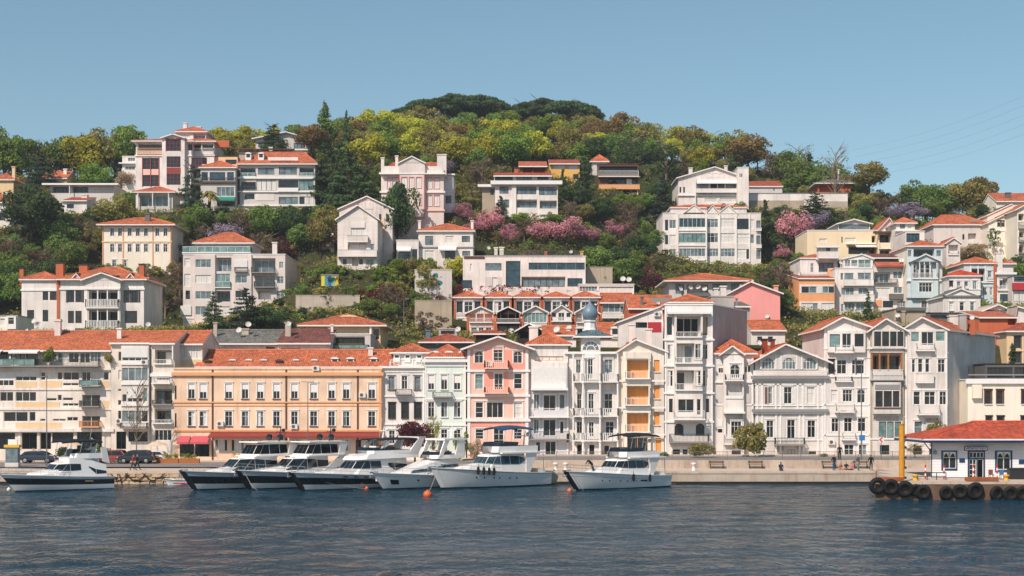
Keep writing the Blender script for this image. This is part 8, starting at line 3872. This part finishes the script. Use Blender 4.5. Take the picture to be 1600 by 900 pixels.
# station notice boards carry plain blue faces; lettering too small to read
def bench(label, px, Y, z, rz=0.0):
    r_ = empty('bench', (xat(px, Y), Y, z), rz)
    tag(r_, label, 'bench', 'benches on the promenade')
    wd_ = paint('#6b5240', .7)
    for k in range(3):
        MB().box(-.85, -.25 + k * .16, .43, .85, -.13 + k * .16, .47).build('seat_slat', [wd_], r_)
    for k in range(2):
        MB().box(-.85, .24, .58 + k * .16, .85, .28, .7 + k * .16).build('back_slat', [wd_], r_)
    for x in (-.7, .7):
        MB().box(x - .03, -.22, 0, x + .03, .22, .43).box(x - .03, .2, .43, x + .03, .24, .88).build('leg', ['dark'], r_)


bench('dark wooden bench against the low wall below the wooden mansion', 1181, 156.4, 1.306)
bench('dark wooden bench behind the seated group', 1296, 156.4, 1.306)
bench('dark wooden bench right of the seated group', 1345, 156.4, 1.306)
bench('dark wooden bench right of the lone white yacht', 1120, 156.4, 1.306)
for px, lab in ((868, 'white quay bollard left of the lone white yacht'), (1084, 'white quay bollard right of the lone white yacht'), (884, 'smaller white quay bollard at the yacht bow')):
    bo = MB()
    bo.smooth = True
    bo.lathe([(.26, 0), (.26, .1), (.2, .16), (.2, .62), (.3, .7), (.3, .84), (.12, .9)], 12)
    tag(bo.build('bollard', [paint('#e0dad4', .6)], None, (xat(px, 151), 151, 1.306)), lab, 'bollard')
# kiosk at the far left
k_ = empty('kiosk', (xat(20, 158), 158, 1.31))
tag(k_, 'slim street kiosk with yellow crown and glass panels at the left', 'kiosk')
MB().box(-.75, -.4, 0, .75, .4, .6).build('base', ['lgrey'], k_)
MB().box(-.7, -.35, .6, .7, .35, 2.3).build('cabinet', ['slate'], k_)
for a, b in ((-.62, -.05), (.05, .62)):
    MB().box(a, -.37, .75, b, -.34, 2.1).build('glass_panel', [glassmat('m')], k_)
MB().box(-.85, -.45, 2.3, .85, .45, 2.6).build('crown', [paint('#d8a83c', .6)], k_)
MB().box(-.5, -.1, 2.6, .5, .1, 3.2).build('top_board', ['trim'], k_)


def planter(label, px, Y, z, w_, col, flower=None):
    r_ = empty('planter', (xat(px, Y), Y, z))
    tag(r_, label, 'planter')
    MB().box(-w_ / 2, -.25, 0, w_ / 2, .25, .55).build('trough', ['bshut'], r_)
    g = np.random.default_rng(int(px))
    n = int(w_ * 6)
    cl = np.stack([g.uniform(-w_ / 2, w_ / 2, n), g.uniform(-.2, .2, n), g.uniform(.6, 1.0, n), np.full(n, .22), np.full(n, .2), np.full(n, .22)], 1)
    me = np_crown('leaves', g, cl, n * 26, .07, None)
    me.materials.append(leafmat('mid'))
    place('leaves', me, r_)
    if flower:
        me = np_crown('flowers', g, cl, n * 12, .07, None, shell=.95)
        me.materials.append(leafmat(flower))
        place('flowers', me, r_)


LEAF['gold'] = ((0.55, 0.36, 0.03), (0.75, 0.55, 0.06))
planter('wooden planter with yellow flowers left of the red awnings', 262, 167.5, road_z(-42), 2.6, 'mid', 'gold')
planter('second wooden planter with yellow flowers in front of the red awnings', 296, 167.5, road_z(-38), 2.4, 'mid', 'gold')
planter('long planter with gold flowers in front of the peach building', 390, 168, road_z(-30), 4.2, 'mid', 'gold')
for i, (px, lab) in enumerate(((246, 'cream cafe parasol beside the yellow flowers'), (112, 'cream cafe parasol behind the leftmost yacht'))):
    r_ = empty('parasol', (xat(px, 169), 169, road_z(-45)))
    tag(r_, lab, 'parasol')
    MB().tube([(0, 0, 0), (0, 0, 2.5)], .03, 6).build('pole', ['trim'], r_)
    MB().lathe([(1.3, 2.1), (.7, 2.4), (.05, 2.62)], 10).build('canopy', ['awbeige'], r_)

# waterfront trees and shrubs
GZ = lambda px: road_z(xat(px, 165))


def street_tree(kind, col, px, yt, wp, Y, label, zb=None):
    z = GZ(px) if zb is None else zb
    s_ = Y / F
    top = CZ - (yt - HY) * s_
    tree(kind, col, xat(px, Y), Y, z, top - z, wp * s_, label)


street_tree('bare', 'brown', 213, 592, 46, 168.5, 'bare dark street tree in front of the glazed bays')
street_tree('broad', 'purple', 648, 655, 52, 166, 'plum leaved street tree in front of the white house')
street_tree('loose', 'ygreen', 676, 645, 34, 167.5, 'light yellow green street tree right of the plum tree')
street_tree('bush', 'mid', 720, 668, 26, 168.5, 'green shrub at the foot of the pale green house')
street_tree('bush', 'cream', 742, 685, 24, 168.5, 'pale flowering shrub at the foot of the pink house')
street_tree('bush', 'olive', 1178, 655, 62, 167, 'bushy green tree growing in front of the wooden mansion')
street_tree('bush', 'olive', 1092, 690, 50, 166, 'olive shrubs behind the railing by the tallest white house')
street_tree('bush', 'mid', 1038, 706, 20, 168, 'small shrub beside the cream house')
street_tree('bush', 'olive', 1287, 708, 16, 168, 'small dry shrub right of the wooden mansion')
street_tree('broad', 'olive', 1462, 658, 40, 167, 'small green tree in front of the brick sided gabled house')
street_tree('loose', 'olive', 1430, 690, 40, 165, 'thin flowering bush behind the railing near the station')
street_tree('bush', 'mid', 160, 690, 26, 169, 'clipped green shrub in front of the tan panel block')
street_tree('bush', 'dark', 100, 696, 30, 170.5, 'dark green shrub behind the leftmost yacht')
# roof terrace plants of the left block
for i, (px, yt, wp, lab) in enumerate(((76, 538, 22, 'leafy pot plant on the roof terrace of the tan panel block'), (170, 548, 14, 'dry pot plant at the right end of the roof terrace'))):
    z = CZ - (568 - HY) * 173 / F
    tree('bush', ['mid', 'olive'][i], xat(px, 172.6), 172.6, z, (568 - yt) * 173 / F, wp * 173 / F, lab)

# ------------------------------------------------------------------ walls, hedges and lanes on the slope
def slope_wall(label, x0, x1, yt, yb, mat, name='retaining_wall', th=.6, Y=None):
    Y0 = Y or hit((x0 + x1) / 2, yb) or 230
    a, b = P(x0, yt, Y0), P(x1, yb, Y0)
    o_ = MB().box(a.x, Y0, b.z - 2.5, b.x, Y0 + th, a.z).box(a.x - .05, Y0 - .05, a.z, b.x + .05, Y0 + th + .05, a.z + .12).build(name, [mat])
    tag(o_, label, 'wall')
    return Y0


slope_wall('stained beige stone retaining wall left of the terrace row', 648, 706, 470, 502, 'stone', Y=221)
slope_wall('pale retaining wall with stairs right of the grey white apartments', 462, 562, 462, 506, 'conc', Y=226)
mw = slope_wall('pale garden wall with a painted blue green mural', 648, 706, 422, 452, 'lgrey', Y=231)
mur = MB()
g = random.Random(4)
for (cx, cy, r_, n_) in ((668, 436, 9, 9), (680, 430, 7, 7), (686, 442, 6, 7), (660, 444, 5, 6)):
    c = P(cx, cy, mw - .03)
    pts = []
    for i in range(n_):
        a = 2 * math.pi * i / n_
        rr = r_ * mw / F * g.uniform(.5, 1.1)
        pts.append((c.x + rr * math.cos(a), mw - .02 - .004 * (cx % 3), c.z + rr * .7 * math.sin(a)))
    mur.poly(pts[::-1])
wobj = [o for o in bpy.data.objects if o.get('label', '').startswith('pale garden wall')][0]
mur.build('mural', [paint('#2f7f86', .8, .2, 0, .5)], wobj)
slope_wall('ruined brick garden wall right of the modern villa', 916, 957, 418, 440, 'stone', Y=238)
bx_ = P(502, 446, 229)
ml = [paint(c, .7) for c in ('#d8c23a', '#3f8f9a', '#2f62a8', '#7fb0a0', '#d9b23a')]
ht = empty('painted_hut', (bx_.x, 229, bx_.z - .1))
tag(ht, 'small hut painted in yellow, teal and blue stripes', 'hut')
for i in range(5):
    MB().box(i * .56, 0, 0, i * .56 + .55, 1.5, 1.75).build('board', [ml[i]], ht)
MB().box(-.1, -.1, 1.75, 2.9, 1.6, 1.85).build('roof', ['conc'], ht)
# steep lane
ln = MB()
rows = []
for py_ in range(398, 326, -6):
    row = []
    for pa in (499, 506, 514, 522):
        Y_ = hit(pa, py_) or 250
        x_ = xat(pa, Y_)
        row.append((x_, Y_, hill_h(x_, Y_) + .12))
    rows.append(row)
ln.grid(rows)
tag(ln.build('lane', [CONC]), kind='structure')


def hedge(label, x0, x1, yt, yb, col, Y=None, dens=60, name='hedge'):
    g_ = np.random.default_rng(int(x0 + yb))
    Ym = Y or hit((x0 + x1) / 2, yb) or 230
    s_ = Ym / F
    n = max(8, int((x1 - x0) * s_ * 2.6))
    hh = (yb - yt) * s_
    cl = []
    for i in range(n):
        px_ = g_.uniform(x0, x1)
        Yc = Y or hit(px_, yb) or Ym
        z_ = CZ - (yb - HY) * Yc / F
        cl.append((xat(px_, Yc), Yc + g_.uniform(-.4, .4), z_ + g_.uniform(.0, hh), g_.uniform(.35, .7), g_.uniform(.3, .55), g_.uniform(.3, .55)))
    o_ = np.array(cl)[:, :3].mean(0)
    cl = [(a - o_[0], b - o_[1], c - o_[2], *r_) for a, b, c, *r_ in cl]
    me = np_crown(name, g_, cl, int((x1 - x0) * s_ * max(1, hh) * dens), .13, None, up=.4)
    me.materials.append(leafmat(col))
    tag(place(name, me, None, tuple(o_)), label, 'hedge')


hedge('long red leaved hedge below the modern villa garden', 551, 705, 451, 468, 'red')
hedge('red leaved hedge in front of the modern villa', 706, 860, 448, 458, 'red', 231)
hedge('bright green ivy hedge below the white gable house', 520, 650, 418, 450, 'bright')
hedge('dark green hedge left of the gable house wall', 470, 520, 416, 446, 'mid')
hedge('flowering terrace hedge below the big white apartments', 1040, 1180, 414, 426, 'olive')
hedge('green hedge on the terrace of the modern villa left end', 560, 640, 398, 412, 'mid')
hedge('ivy on the cream gabled house wall', 1545, 1565, 360, 398, 'mid', 256.5, name='ivy')
hedge('dry brown bramble slope left of the terrace row', 630, 704, 482, 525, 'brown', None, 60, 'bramble')

# overhead cables in the sky at the right
for i in range(5):
    a = P(1330 + i * 6, 235 + i * 10, 420)
    b = P(1720, 95 + i * 16, 300)
    pts = [a.lerp(b, k / 12) - Vector((0, 0, 2.5 * math.sin(math.pi * k / 12))) for k in range(13)]
    tag(MB().tube(pts, .022, 4).build('power_line', [paint('#9fb0ba', .7)]), ['lowest', 'second lowest', 'middle', 'second highest', 'highest'][4 - i] + ' of the thin overhead cables crossing the sky at right', 'cable')

# black hoses and ropes hanging on the stone quay
hr = random.Random(8)
for i, (a, b, lab) in enumerate(((172, 200, 'black rope sagging along the stone quay beside the leftmost yacht'), (196, 228, 'black hose looped in the middle of the stone quay'), (222, 258, 'black rope sagging near the rowing boat'), (186, 190, 'short rope end hanging down the stone quay'))):
    pts = []
    for k in range(9):
        t_ = k / 8
        pts.append((xat(a + (b - a) * t_, 149.5), 149.5 + .05 * math.sin(k * 2), 1.15 - (.75 if i != 3 else 1.0 * t_ + .1) * (math.sin(math.pi * t_) if i != 3 else 1) + hr.uniform(-.06, .06)))
    tag(MB().tube(pts, .05, 6).build('rope', [RUB]), lab, 'rope')

# ------------------------------------------------------------------ thin haze volume, added to lift the dark tones
hzm = bpy.data.materials.new('tone_lift_haze')
hzm.use_nodes = True
hzm.node_tree.nodes.clear()
ho = hzm.node_tree.nodes.new('ShaderNodeOutputMaterial')
hv = hzm.node_tree.nodes.new('ShaderNodeVolumePrincipled')
hv.inputs['Color'].default_value = (.86, .92, 1, 1)
hv.inputs['Density'].default_value = 0.00020
hv.inputs['Anisotropy'].default_value = .2
hzm.node_tree.links.new(hv.outputs[0], ho.inputs['Volume'])
hz = MB().box(-950, -950, -12, 950, 620, 130).build('haze', [hzm])
tag(hz, 'thin pale haze volume added over the strait to lift dark tones', 'haze', kind='stuff')
